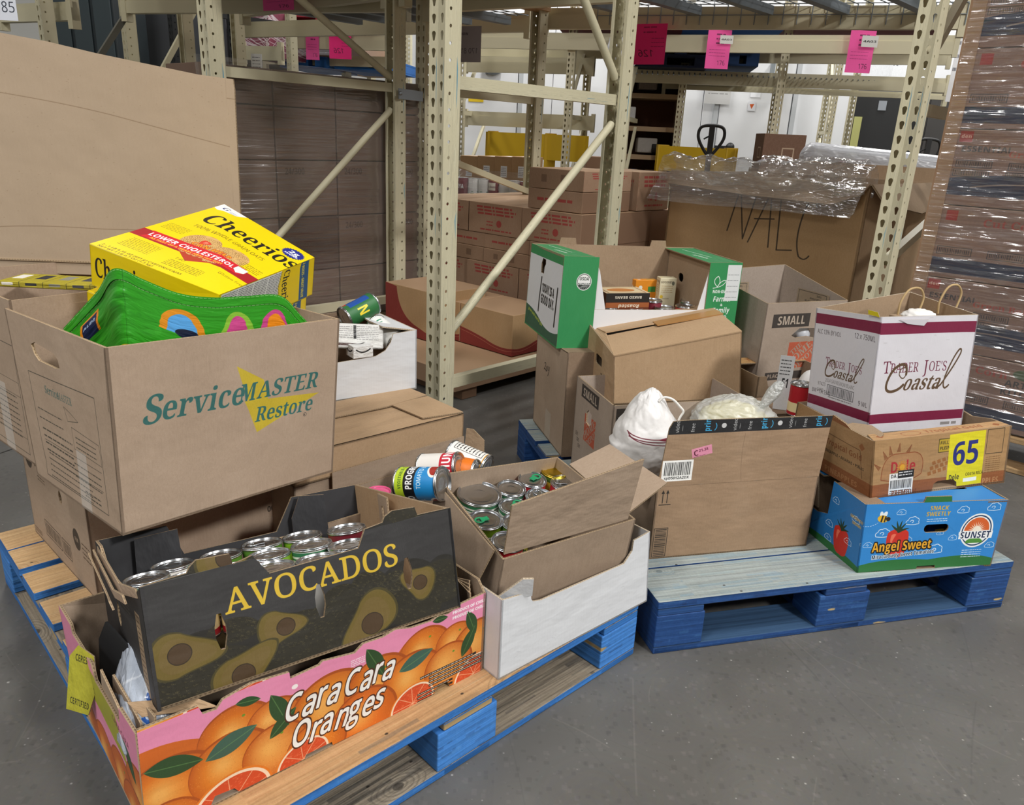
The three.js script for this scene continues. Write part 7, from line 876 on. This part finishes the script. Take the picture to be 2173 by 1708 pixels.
// ---------- far side of the hall ----------
const white = M({ color: '#dfe1e3', roughness: 0.6 }), seam = M({ color: '#8b8f93' }), blackM = M({ color: '#131415', roughness: 0.5 }), dkBlue = M({ color: '#2c3442', roughness: 0.6 }), yellowM = M({ color: '#d2ab16', roughness: 0.5 });
const paperTex = (base, draw) => M({ map: av(160, 200, base, draw, { grain: 0.2 }), roughness: 0.8 });
{ // insulated cold-room wall, a run of upright panels with doors
  const z = -11.2, cold = struct('wall_cold_room', box(6.1, 3.6, 0.1, 1.35, 1.8, z - 0.12), white);
  for (let i = 0; i < 6; i++) struct('wall_panel', rbox(1.008, 3.55, 0.06, 0.008, -1.18 + i * 1.014, 1.78, z - 0.03), white, cold);
  const door = (n, px, w, hand) => { const p = at(px, 300, -z - 0.05), d = thing('door', n, 'door', [p.x, 0, z + 0.03]); part(d, 'door_leaf', rbox(w, 2.5, 0.07, 0.01, 0, 1.25, 0), white); part(d, 'door_frame', merge([box(0.06, 2.6, 0.09, -w / 2 - 0.04, 1.3, 0), box(0.06, 2.6, 0.09, w / 2 + 0.04, 1.3, 0), box(w + 0.14, 0.06, 0.09, 0, 2.6, 0)]), M({ color: '#b9bdc0', roughness: 0.4 })); part(d, 'latch', merge([box(0.26, 0.05, 0.06, hand * (w / 2 - 0.12), 1.12, 0.06), new THREE.SphereGeometry(0.06, 12, 8).translate(hand * (w / 2 - 0.2), 1.13, 0.07)]), blackM); part(d, 'closer', merge([new THREE.SphereGeometry(0.13, 16, 10).scale(1, 0.7, 0.6).translate(-hand * w * 0.22, 1.98, 0.08), box(0.05, 0.3, 0.05, -hand * w * 0.16, 2.05, 0.06)]), M({ color: '#7f868a', roughness: 0.4 })); return d; };
  const d1 = door('white cold room door with dark latch and a taped notice, behind the pallet jack handle', 1592, 0.95, -1), d2 = door('white cold room door with a yellow warning sticker, left of the inner posts', 1000, 1.2, -1);
  part(d1, 'notice', box(0.13, 0.26, 0.004, -0.02, 1.9, 0.04), paperTex('#e9ebee', (x) => { lines(x, 20, 20, 110, 3, 50, 16, '#6a6d74'); })); part(d1, 'sticker', box(0.1, 0.12, 0.004, -0.05, 1.66, 0.041), paperTex('#d8dade', (x) => { path(x, 'M30 60 L130 50 L80 160Z', '#c4561f'); }));
  part(d2, 'sticker', box(0.2, 0.14, 0.004, 0.05, 1.62, 0.04), paperTex('#d9b91c', (x) => { lines(x, 20, 60, 120, 2, 50, 18, '#5a4a10'); }));
  const nt = solo('notice', box(0.34, 0.3, 0.004), paperTex('#c2c2c0', (x) => lines(x, 20, 30, 120, 3, 40, 8, '#8f8f8d')), 'grey notice sheet taped to the cold room wall', 'notice'); nt.position.copy(at(1524, 195, 11.1)); 
}
{ // office end: white wall, dark doorway, vending machines, banner, notice board
  const z = -12.2; struct('wall_office', box(6.5, 4.2, 0.1, 7.6, 2.1, z - 0.06), M({ color: '#eceef0', roughness: 0.7 }));
  const P = (px, py, dz = 0) => at(px, py, -z - dz);
  const dr = thing('doorway', 'dark blue-grey doorway between the cold room and the white wall', 'door', [P(1695, 260, 0.1).x, 0, z + 0.06]); part(dr, 'door_leaf', rbox(0.75, 2.9, 0.06, 0.01, 0, 1.45, 0), dkBlue); part(dr, 'glass_strip', box(0.3, 0.7, 0.02, -0.1, 2.4, 0.03), M({ color: '#5c646e', roughness: 0.2 })); part(dr, 'door_frame', box(0.08, 3.0, 0.1, 0.42, 1.5, 0), white);
  const vend = (label, px, w, d) => { const p = P(px, 260, 0.5), t = thing('vending_machine', label, 'vending machine', [p.x, 0, z + 0.5], [-0.25, 0, 0]); part(t, 'cabinet', rbox(w, 1.95, d, 0.02, 0, 0.98, 0), M({ color: '#55575c', roughness: 0.5 })); part(t, 'front_panel', rbox(w - 0.02, 1.9, 0.05, 0.01, 0, 0.98, d / 2 + 0.02), blackM); part(t, 'lit_panel', box(0.1, 1.0, 0.02, -w * 0.28, 1.1, d / 2 + 0.05), M({ color: '#b8b872', roughness: 0.4 })); part(t, 'display', box(0.1, 0.12, 0.02, w * 0.1, 1.75, d / 2 + 0.05), M({ color: '#8d9298' })); };
  vend('black vending machine with grey side and a pale green strip', 1842, 0.72, 0.85); vend('second black machine, narrow between the far rack posts', 1748, 0.5, 0.7);
  const bn = solo('banner', box(0.9, 1.1, 0.01), M({ map: av(256, 300, '#e4e6e8', (x) => { path(x, 'M60 190 Q150 60 120 150 Q90 230 170 200 Q200 190 160 240', null, '#5a5e64', 5); T(x, 'The', 60, 110, { s: 40, f: 'serif', c: '#5a5e64', k: 0.3 }); lines(x, 60, 260, 140, 1, 8, 6, '#8a8e94'); }) }), 'white cloth banner with grey script on the office wall', 'banner'); bn.position.copy(P(1815, 215, 0.05)); 
  const sg = solo('wall_letters', box(0.9, 0.35, 0.01), M({ map: av(300, 110, '#eceef0', (x) => { T(x, 'FOOD BANK', 10, 50, { s: 46, w: 'bold', c: '#7f8488' }); T(x, 'WILLING', 40, 100, { s: 40, w: 'bold', c: '#7f8488' }); }) }), 'grey letters on the white office wall', 'lettering'); sg.position.copy(P(1850, 140, 0.04));
  const nb = thing('notice_board', 'cork notice board with pinned papers on the office wall', 'notice board'); nb.position.copy(P(1806, 280, 0.1)); part(nb, 'frame', box(0.3, 0.5, 0.03), M({ color: '#b07a3e' })); part(nb, 'papers', merge([box(0.1, 0.12, 0.005, -0.06, 0.12, 0.02), box(0.12, 0.1, 0.005, 0.04, -0.02, 0.02), box(0.1, 0.14, 0.005, -0.03, -0.15, 0.02)]), white);
  const bn2 = thing('grey_bin', 'dark grey bin at the foot of the far rack posts', 'bin'); bn2.position.copy(at(1752, 338, 9.5)).setY(0); part(bn2, 'body', rbox(0.5, 0.86, 0.5, 0.03, 0, 0.43, 0), dkBlue); part(bn2, 'lid', rbox(0.54, 0.06, 0.54, 0.02, 0, 0.89, 0), dkBlue);
  const dk = thing('dark_cabinet', 'dark cabinet at the far right behind the film-wrapped load', 'cabinet'); dk.position.copy(P(1990, 260, 0.4)).setY(0); part(dk, 'body', rbox(0.6, 2.0, 0.5, 0.01, 0, 1.0, 0), M({ color: '#3a3836' })); part(dk, 'door', rbox(0.56, 1.9, 0.02, 0.005, 0, 1.0, 0.26), M({ color: '#444240' }));
}
{ // yellow guard rails
  const rail = (label, pxa, pya, za, pxb, zb, posts) => { const a = at(pxa, pya, za), b = at(pxb, pya, zb); b.y = a.y; const t = thing('guard_rail', label, 'guard rail'); part(t, 'rail', bar(a, b, 0.06, 0.26), yellowM); for (const k of posts) { const p = a.clone().lerp(b, k); part(t, 'post', box(0.12, p.y + 0.14, 0.12, p.x, (p.y + 0.14) / 2, p.z - 0.05), yellowM); } };
  rail('yellow steel guard rail in front of the cold room, between the rack posts', 1034, 305, 9.3, 1245, 8.4, [0.06, 0.66]); rail('yellow guard rail behind the big bin and pallet jack', 1398, 335, 9.0, 1560, 8.6, [0.05, 0.95]);
}
function jack(label, px, py, z, turn) {
  const top = at(px, py, z), t = thing('pallet_jack', label, 'pallet jack', [top.x, 0, top.z], [turn, 0, 0]); const Y = top.y;
  part(t, 'handle_loop', tube([V(0, Y - 0.2, 0), V(0.05, Y - 0.15, 0), V(0.088, Y - 0.08, 0), V(0.082, Y - 0.02, 0), V(0.04, Y, 0), V(-0.04, Y, 0), V(-0.082, Y - 0.02, 0), V(-0.088, Y - 0.08, 0), V(-0.05, Y - 0.15, 0)], 0.011, 60, 8, true), blackM);
  part(t, 'shaft', merge([box(0.036, 0.9, 0.03, 0, Y - 0.45, 0)]), blackM); part(t, 'lever', rod(V(-0.05, Y - 0.09, 0), V(0, Y - 0.06, 0), 0.006), blackM); part(t, 'pump_body', rbox(0.2, 0.3, 0.2, 0.02, 0, 0.25, 0), yellowM); part(t, 'fork', box(0.16, 0.06, 1.1, -0.2, 0.08, -0.6), yellowM); part(t, 'fork', box(0.16, 0.06, 1.1, 0.2, 0.08, -0.6), yellowM); part(t, 'wheel', new THREE.CylinderGeometry(0.09, 0.09, 0.07, 20).rotateZ(Math.PI / 2).translate(0, 0.09, 0.02), blackM);
}
jack('pallet jack behind the big bin, its black loop handle up', 1512, 267, 5.8, -0.1); jack('pallet jack at the far right, its handle between post and wrapped load', 1972, 296, 6.4, -0.1);
// far rack rows
const tags = {};
function tagPaper(label, px, py, z, w, h, mat, cat = 'paper tag', ry = 0) { const o = solo('paper_tag', box(w, h, 0.0012), mat, label, cat); o.position.copy(at(px, py, z)); o.rotation.y = ry; return o; }
const pinkA = paperTex('#e8559d', (x) => { lines(x, 60, 20, 60, 3, 22, 8, '#7a2a55'); lines(x, 20, 100, 110, 3, 16, 3, '#b03a78'); T(x, '176', 80, 180, { s: 34, c: '#4a1a36', k: -0.1 }); }), hot = paperTex('#f0287f', (x) => { lines(x, 50, 14, 60, 2, 24, 6, '#9c1452'); lines(x, 90, 70, 60, 3, 20, 3, '#9c1452'); x.save(); x.translate(110, 140); x.scale(-1, 1); T(x, '126', 0, 20, { s: 46, c: '#4a1030', k: 0.2 }); x.restore(); }), greyTag = paperTex('#a49ca0', (x) => { T(x, 'ROW', 20, 50, { s: 22, w: 'bold', c: '#45404a' }); x.save(); x.translate(140, 140); x.scale(-1, 1); T(x, '170 81', 0, 10, { s: 40, c: '#55505a' }); x.restore(); }), whiteTag = paperTex('#e6e6e8', (x) => { lines(x, 20, 30, 110, 4, 30, 8, '#7a7a80'); }), slotTag = paperTex('#d0cfca', (x) => { T(x, '4A03', 16, 120, { s: 56, w: 'bold', c: '#2c2c2c' }); });
{
  const beamPx = (label, x0, y0, z0, x1, y1, h, m) => { const a = at(x0, y0, z0), b = atY(x1, y1, a.y); return beam(label, a, b, h, m); };
  const far = (px, z, o = {}) => upright(o.label, (() => { const p = at(px, 260, z); return [p.x, p.z]; })(), o.yaw ?? -0.25, { far: true, h: o.h ?? 3.2, y0: 0.6, y1: 2.5, depth: 1.0, hz: [1.35], dg: [[0.5, 1.28], [1.42, 2.2]], ...o });
  far(1646, 8.2, { label: 'far cream upright right of the cold room door', m: rackPlain }); far(1203, 8.3, { label: 'far cream upright behind the inner posts', m: rackPlain }); far(1762, 9.6, { label: 'far cream upright left of the banner', m: rackPlain }); far(975, 8.9, { label: 'far cream upright just right of the middle post', m: rackPlain, rear: false }); far(1325, 8.0, { label: 'shaded far upright beside the shelving unit', m: rackPlain, rear: false });
  const pc = far(1440, 8.9, { label: 'plain far post left of the cold room door', m: rackPlain, rear: false, hz: [], dg: [] }); far(1826, 9.0, { label: 'plain far post left of the vending machine', m: rackPlain, front: false, hz: [], dg: [] }); far(864, 10.6, { label: 'small far upright seen between the posts left of the middle', m: rackPlain, rear: false, hz: [], dg: [] });
  const b1 = at(1330, 92, 8.25), slope = (px, py) => atY(px, py, b1.y);
  beam('far cream beam with slot labels and pink tags, at the right', b1, slope(2035, 96), 0.15); beam('far cream beam with a slot label behind the inner posts', at(965, 84, 8.6), atY(1320, 90, at(965, 84, 8.6).y), 0.15);
  beamPx('shaded far beam under the tagged one, at the right', 1330, 118, 9.2, 2020, 124, 0.12, rackPlain); beamPx('far deck beam above the cold room wall, at the right', 1330, 160, 8.9, 2015, 182, 0.13, rackPlain); beamPx('thin far beam below the deck beam, at the right', 1405, 182, 9.3, 2010, 206, 0.06, rackPlain);
  beamPx('shaded far beam behind the inner posts, upper', 965, 106, 9.4, 1320, 112, 0.12, rackPlain); beamPx('shaded far beam behind the inner posts, middle', 985, 136, 9.3, 1262, 141, 0.16, rackPlain); beamPx('shaded far beam behind the inner posts, low', 985, 250, 9.3, 1262, 262, 0.15, rackPlain);
  // pallets lying on the far beams
  const flat = (label, px, py, z, w, m, n) => { const p = at(px, py, z), t = thing('stacked_pallet', label, 'pallet', [p.x, p.y, p.z], [-0.15, 0, 0]); part(t, 'deck', box(w, 0.022, 0.9, 0, 0.11, 0), m); part(t, 'bottom_board', box(w, 0.02, 0.9, 0, 0.01, 0), m); for (let i = 0; i < 3; i++) part(t, 'block', box(0.12, 0.08, 0.9, (i - 1) * (w / 2 - 0.06), 0.06, 0), m); };
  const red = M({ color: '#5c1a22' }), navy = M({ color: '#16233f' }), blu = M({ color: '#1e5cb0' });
  flat('blue pallet on the far beam above the pink tag', 1545, 70, 8.3, 0.95, blu); flat('dark red pallet on the far beam, right of the blue one', 1780, 72, 8.3, 1.1, red); flat('dark red pallet on the far beam behind the right post', 1905, 76, 8.2, 0.6, red); flat('dark red pallet behind the hot pink tag', 1370, 66, 8.4, 0.7, red); flat('dark red pallet high behind the inner post', 1255, 70, 8.6, 0.6, red);
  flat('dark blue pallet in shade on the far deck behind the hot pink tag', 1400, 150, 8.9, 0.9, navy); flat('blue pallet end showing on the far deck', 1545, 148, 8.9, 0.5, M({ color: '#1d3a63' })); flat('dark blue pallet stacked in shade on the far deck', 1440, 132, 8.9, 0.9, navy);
  const wv = merge(Array.from({ length: 60 }, (_, i) => rod(at(1340 + i * 11.2, 150 + i * 0.33, 8.85), at(1340 + i * 11.2, 156 + i * 0.33, 8.4), 0.006, 5))); const wd = solo('deck_wires', wv, galvDull, 'wire ends of the far rack deck above the cold room wall', 'wire deck', null); wd.userData.kind = 'stuff';
  const bag = solo('plastic_bale', (() => { const g = new THREE.SphereGeometry(0.16, 24, 16), p = g.attributes.position; for (let i = 0; i < p.count; i++) { const k = 1 + 0.5 * fbm(p.getX(i) * 9, p.getY(i) * 9, p.getZ(i) * 9); p.setXYZ(i, p.getX(i) * k, p.getY(i) * k, p.getZ(i) * k); } g.computeVertexNormals(); return g; })(), M({ color: '#cfd1d6', roughness: 0.35 }), 'white plastic bundle left of the hot pink tag', 'plastic'); bag.position.copy(at(1326, 105, 8.0));
  // tags hang on the beams' near faces
  const onLine = (A, B, px, off) => { let lo = 0, hi = 1; const P = (k) => { const q = A.clone().lerp(B, k).project(camera); return (q.x + 1) / 2 * 2173; }; for (let i = 0; i < 40; i++) { const m = (lo + hi) / 2; if (P(m) < px) lo = m; else hi = m; } const q = A.clone().lerp(B, lo); return -q.z - off; };
  const zf = (px) => onLine(b1, slope(2035, 96), px, 0.07), zn = (px) => onLine(rearA, rearB, px, 0.09);
  tagPaper('hot pink handwritten tag hanging under the top right beam', 1377, 94, zn(1377), 0.205, 0.215, hot, 'paper tag', -0.5); tagPaper('pink tag on the far beam left of the right uprights', 1524, 105, zf(1524), 0.215, 0.33, pinkA); tagPaper('pink tag on the far beam nearest the right post', 1826, 110, zf(1826), 0.22, 0.34, pinkA); tagPaper('white slot label over the left pink tag on the far beam', 1542, 84, zf(1542) - 0.02, 0.12, 0.07, slotTag); tagPaper('white slot label over the right pink tag on the far beam', 1846, 88, zf(1846) - 0.02, 0.14, 0.09, slotTag);
  tagPaper('grey handwritten sheet hanging just right of the middle post', 996, 94, 4.9, 0.15, 0.19, greyTag, 'paper tag', -0.4); tagPaper('white slot label on the far beam behind the inner posts', 1108, 85, 8.45, 0.1, 0.08, slotTag);
  const yL = at(590, 2, 4.75); tagPaper('pink tag at the top edge left of the middle, cut off by the frame', 590, -6, 4.72, 0.23, 0.13, pinkA, 'paper tag', -0.5); tagPaper('hot pink tag hanging in the rack left of the middle', 722, 94, 8.2, 0.215, 0.26, hot); tagPaper('narrow pink tag beside the hot pink one left of the middle', 663, 94, 8.3, 0.13, 0.28, pinkA); tagPaper('white handwritten sheet in the top left corner', 10, 8, 3.4, 0.09, 0.12, paperTex('#dcdfe8', (x) => T(x, '85', 50, 150, { s: 90, c: '#3a3f4a' })), 'paper tag'); tagPaper('white sheet hanging low in the dark bay left of the middle', 545, 137, 6.8, 0.09, 0.16, whiteTag); tagPaper('white sheet at the far right beside the wrapped load', 2030, 125, 8.0, 0.05, 0.75, whiteTag); tagPaper('grey sheet on the far doorway', 1672, 195, 12.08, 0.34, 0.3, greyTag);
}
{ // left part of the far racks, seen over the big carton and through the frames
  const P = (px, z) => { const p = at(px, 100, z); return [p.x, p.z]; };
  upright('shaded cream upright over the big carton, left of the left upright', P(266, 5.6), YAW, { far: true, m: rackPlain, front: true, rear: true, depth: 0.85, dg: [[1.2, 2.3]], y0: 1.2, y1: 2.6 });
  upright('black far upright with pale holes left of the middle', P(492, 6.6), YAW, { far: true, m: rackDark, bm: rackDark, rear: false, y0: 1.1, y1: 2.6, hz: [1.9] }); upright('second black far upright beside the first, left of the middle', P(365, 7.0), YAW, { far: true, m: rackDark, bm: rackDark, rear: false, y0: 1.1, y1: 2.6, hz: [2.0] });
  upright('cream far upright behind the narrow pink tag', P(612, 7.6), YAW, { far: true, m: rackPlain, rear: false, y0: 1.2, y1: 2.5 }); upright('small cream far upright behind the hot pink tag', P(728, 9.0), YAW, { far: true, m: rackPlain, rear: false, y0: 1.2, y1: 2.5 }); upright('smallest cream far upright right of the hot pink tag', P(782, 10.2), YAW, { far: true, m: rackPlain, rear: false, y0: 1.2, y1: 2.5 });
  upright('cream upright at the top left with a slanting dark brace', P(92, 4.9), YAW, { far: true, m: rackPlain, rear: true, depth: 0.9, dg: [[1.15, 2.2]], y0: 1.2, y1: 2.6, bm: M({ color: '#5c5a50' }) });
  const bx = (label, x0, y0, z0, x1, y1, h) => { const a = at(x0, y0, z0), b = atY(x1, y1, a.y); beam(label, a, b, h, rackPlain); };
  bx('far cream beam over the big carton at the top left', 0, 30, 5.3, 160, 24, 0.1); bx('far cream beam with pink tags left of the middle', 612, 86, 8.4, 850, 92, 0.14); bx('lower far cream beam left of the middle', 560, 125, 8.8, 850, 133, 0.1); bx('far cream beam under the red pallet in the dark bay', 512, 112, 7.8, 600, 114, 0.12);
  const cab = thing('dark_cabinet', 'tall dark steel cabinet behind the big carton', 'cabinet'); cab.position.copy(at(215, 60, 7.6)).setY(0); part(cab, 'body', rbox(0.55, 2.9, 0.6, 0.01, 0, 1.45, 0), M({ color: '#262f33', roughness: 0.5 })); for (const x of [-0.18, 0, 0.18]) part(cab, 'panel', rbox(0.15, 2.8, 0.02, 0.005, x, 1.45, 0.31), M({ color: '#39454a', roughness: 0.45 }));
  struct('wall_dark', box(2.4, 3.4, 0.1, at(400, 100, 9.4).x, 1.7, -9.4), M({ color: '#141516', roughness: 0.9 }));
  const gp = thing('steel_sheet', 'grey steel sheet standing behind the black uprights', 'sheet'); gp.position.copy(at(385, 100, 8.2)).setY(0); part(gp, 'plate', box(0.9, 2.1, 0.02, 0, 1.05, 0), M({ color: '#4c4e52' })); part(gp, 'edge_strip', box(0.03, 2.1, 0.04, -0.45, 1.05, 0), M({ color: '#3a3c40' }));
  // loads
  const ld = (label, px, py, z, w, h, m, c = 'load') => { const o = solo('wrapped_load', rbox(w, h, 0.8, 0.01), m, label, c); o.position.copy(at(px, py, z)).add(V(0, 0, -0.4)); o.rotation.y = -0.3; return o; };
  const maroon = M({ map: av(256, 256, '#8a4a5c', (x) => { for (let i = 0; i < 40; i++) { x.strokeStyle = 'rgba(235,228,232,0.75)'; x.lineWidth = 1 + rnd() * 5; x.beginPath(); x.moveTo(0, rnd() * 256); x.quadraticCurveTo(120, rnd() * 256, 256, rnd() * 256); x.stroke(); } x.save(); x.translate(232, 20); x.rotate(Math.PI / 2); T(x, 'NOODLES SUGGES', 0, 0, { s: 26, w: 'bold', c: '#e6dada' }); x.restore(); }), roughness: 0.25 });
  ld('maroon film-wrapped load on the far rack left of the middle', 555, 68, 8.0, 0.42, 0.42, maroon); ld('brown film-wrapped carton on the far rack behind the hot pink tag', 760, 122, 9.2, 0.4, 0.3, brown); ld('grey film-wrapped load behind the narrow pink tag', 690, 118, 9.6, 0.5, 0.2, M({ map: av(128, 64, '#8f8680', (x) => { for (let i = 0; i < 16; i++) { x.fillStyle = 'rgba(240,240,240,0.6)'; x.fillRect(rnd() * 128, rnd() * 64, rr(10, 50), 2); } }), roughness: 0.3 }));
  const blu = M({ color: '#1f5fa6' }), red = M({ color: '#a63040' });
  const fl = (label, px, py, z, w, m) => { const p = at(px, py, z), t = thing('stacked_pallet', label, 'pallet', [p.x, p.y, p.z], [-0.15, 0, 0]); part(t, 'deck', box(w, 0.022, 0.9, 0, 0.1, 0), m); part(t, 'bottom_board', box(w, 0.02, 0.9, 0, 0.01, 0), m); for (let i = 0; i < 3; i++) part(t, 'block', box(0.12, 0.08, 0.9, (i - 1) * (w / 2 - 0.06), 0.055, 0), m); };
  fl('blue pallet on the low far beam left of the middle', 680, 152, 9.0, 0.5, blu); fl('blue pallet right of the first, low on the far beam', 800, 156, 9.0, 0.6, blu); fl('red pallet on the far beam above the pink tags left of the middle', 720, 72, 8.6, 1.1, red);
  const can2 = lidMetal;
  // things seen through the narrow gap left of the middle post
  for (let i = 0; i < 4; i++) { const o = solo('canned_pack', rbox(0.2, 0.14, 0.2, 0.02), M({ map: av(128, 64, '#b9b7b4', (x) => { for (let k = 0; k < 4; k++) { x.fillStyle = ['#7a3a34', '#5b6f58', '#8a8d92', '#8a7a3a'][k]; x.fillRect(k * 32 + 4, 20, 22, 34); } }), roughness: 0.3 }), `film-wrapped pack of cans in the gap left of the middle post, ${['lowest', 'second', 'third', 'topmost'][i]} of four`, 'pack', 'can packs in the gap'); o.position.copy(at(872, 580 - i * 62, 5.2)); o.rotation.y = YAW; }
}
{ // behind the inner posts: cans under film, cartons with white labels
  const c0 = at(960, 395, 5.6), tray = thing('canned_tray', 'layer of white-labelled cans under clear film on the far pallet', 'cans', [c0.x, c0.y - 0.0, c0.z], [-0.35, 0, 0]);
  for (let i = 0; i < 10; i++) { const g = new THREE.CylinderGeometry(0.037, 0.037, 0.12, 16); const m = part(tray, 'can', g, i % 3 === 1 ? lblMat.bean : lblMat.star); m.position.set(0.0 + i * 0.076, 0.0, -0.02); m.rotation.y = i; const l = part(tray, 'can_lid', new THREE.CylinderGeometry(0.036, 0.036, 0.004, 16), lidMetal); l.position.set(i * 0.076, 0.062, -0.02); }
  part(tray, 'film', skin(0.85, 0.2, 40, 10, 0.02, 3), film({ bumpScale: 0.01 })).position.set(0.35, 0.02, 0.03);
  part(tray, 'pallet_load', box(0.8, c0.y - 0.08, 0.6, 0.36, -c0.y / 2 - 0.02, -0.3), brown);
  const lm = M({ map: av(256, 200, '#a8865f', (x) => { x.fillStyle = '#dfe1e4'; x.fillRect(86, 70, 84, 84); lines(x, 94, 84, 66, 5, 13, 4, '#7a7d84'); }) });
  const L = ['leftmost of the white-labelled cartons behind the inner posts', 'second white-labelled carton from the left behind the inner posts', 'third white-labelled carton behind the inner posts, right of the second', 'rightmost white-labelled carton, half behind the plain inner post'];
  for (let i = 0; i < 4; i++) { const p = at(1008 + i * 37, 357 + i * 1, 7.0 - i * 0.06), o = solo('labelled_carton', rbox(0.175, 0.22, 0.3, 0.004), [lm], L[i], 'box'); o.material = lm; o.position.copy(p).add(V(0, -0.01, -0.15)); o.rotation.y = -0.35; }
  const sp = solo('support_carton', box(0.8, at(1060, 380, 7).y, 0.5, 0, at(1060, 380, 7).y / 2 - 0.03, 0), brown, 'brown cartons under the white-labelled ones, hidden by the nearer stack', 'box'); sp.position.set(at(1060, 380, 7).x, 0, -7.2); sp.rotation.y = -0.35;
  // open shelving unit
  const a = at(1360, 300, 9.4), t = thing('shelving_unit', 'brown open shelving unit with small goods, right of the inner post', 'shelf', [a.x, 0, a.z], [-0.1, 0, 0]); part(t, 'back_panel', box(0.75, 2.2, 0.02, 0, 1.1, -0.25), M({ color: '#5a3a28' })); for (const s of [-1, 1]) part(t, 'side_panel', box(0.05, 2.2, 0.5, s * 0.38, 1.1, 0), brownDark); for (const y of [0.55, 0.98, 1.28, 1.62, 1.95]) part(t, 'shelf_board', box(0.72, 0.05, 0.5, 0, y, 0), M({ color: '#9c8468' }));
  const goods = [[0.0, 1.66, 'grey jar stack on the upper board of the shelving unit', '#7b7068', 0.2, 0.24], [-0.18, 1.32, 'white carton on the middle board of the shelving unit', '#d5d6d8', 0.14, 0.16], [0.05, 1.0, 'silver wrapped bundle on the lower middle board of the shelving unit', '#9a958f', 0.22, 0.16], [-0.12, 0.58, 'tub with blue band, left on the low board of the shelving unit', '#7d6a55', 0.2, 0.24], [0.16, 0.58, 'tub with blue band, right on the low board of the shelving unit', '#8a7258', 0.2, 0.24], [0.2, 1.0, 'black crate on the lower middle board of the shelving unit', '#1c1a19', 0.2, 0.1]];
  for (const [x, y, label, c, w, h] of goods) { const o = solo('stored_tub', label.startsWith('tub') ? new THREE.CylinderGeometry(w / 2, w / 2.2, h, 20) : rbox(w, h, 0.2, 0.015), M({ map: av(64, 64, c, (q) => { if (label.startsWith('tub')) { q.fillStyle = '#3a4a8a'; q.fillRect(0, 8, 64, 14); } }) }), label, 'container'); o.position.set(a.x + x * 0.995, y + 0.027 + h / 2, a.z + 0.08 + x * 0.1); }
  const bc = solo('stock_carton', rbox(0.4, 0.32, 0.3, 0.004), M({ map: av(128, 100, '#6e5140', (x) => { x.strokeStyle = '#b9a48c'; x.lineWidth = 3; x.strokeRect(60, 40, 34, 28); }) }), 'dark brown carton on the floor stock right of the pallet jack handle', 'box'); bc.position.copy(at(1652, 322, 8.0)); const bs = solo('support_carton', rbox(0.44, bc.position.y - 0.162, 0.34, 0.004), brownDark, 'brown stock under the dark brown carton behind the bin', 'box'); bs.position.set(bc.position.x, (bc.position.y - 0.162) / 2, bc.position.z);
  const bb = solo('stock_carton', rbox(0.16, 1.0, 0.2, 0.004), brownDark, 'tall brown carton between the yellow rail and shelving unit', 'box'); bb.position.copy(at(1262, 330, 7.2)).setY(0.5);
}
renderer.render(scene, camera);
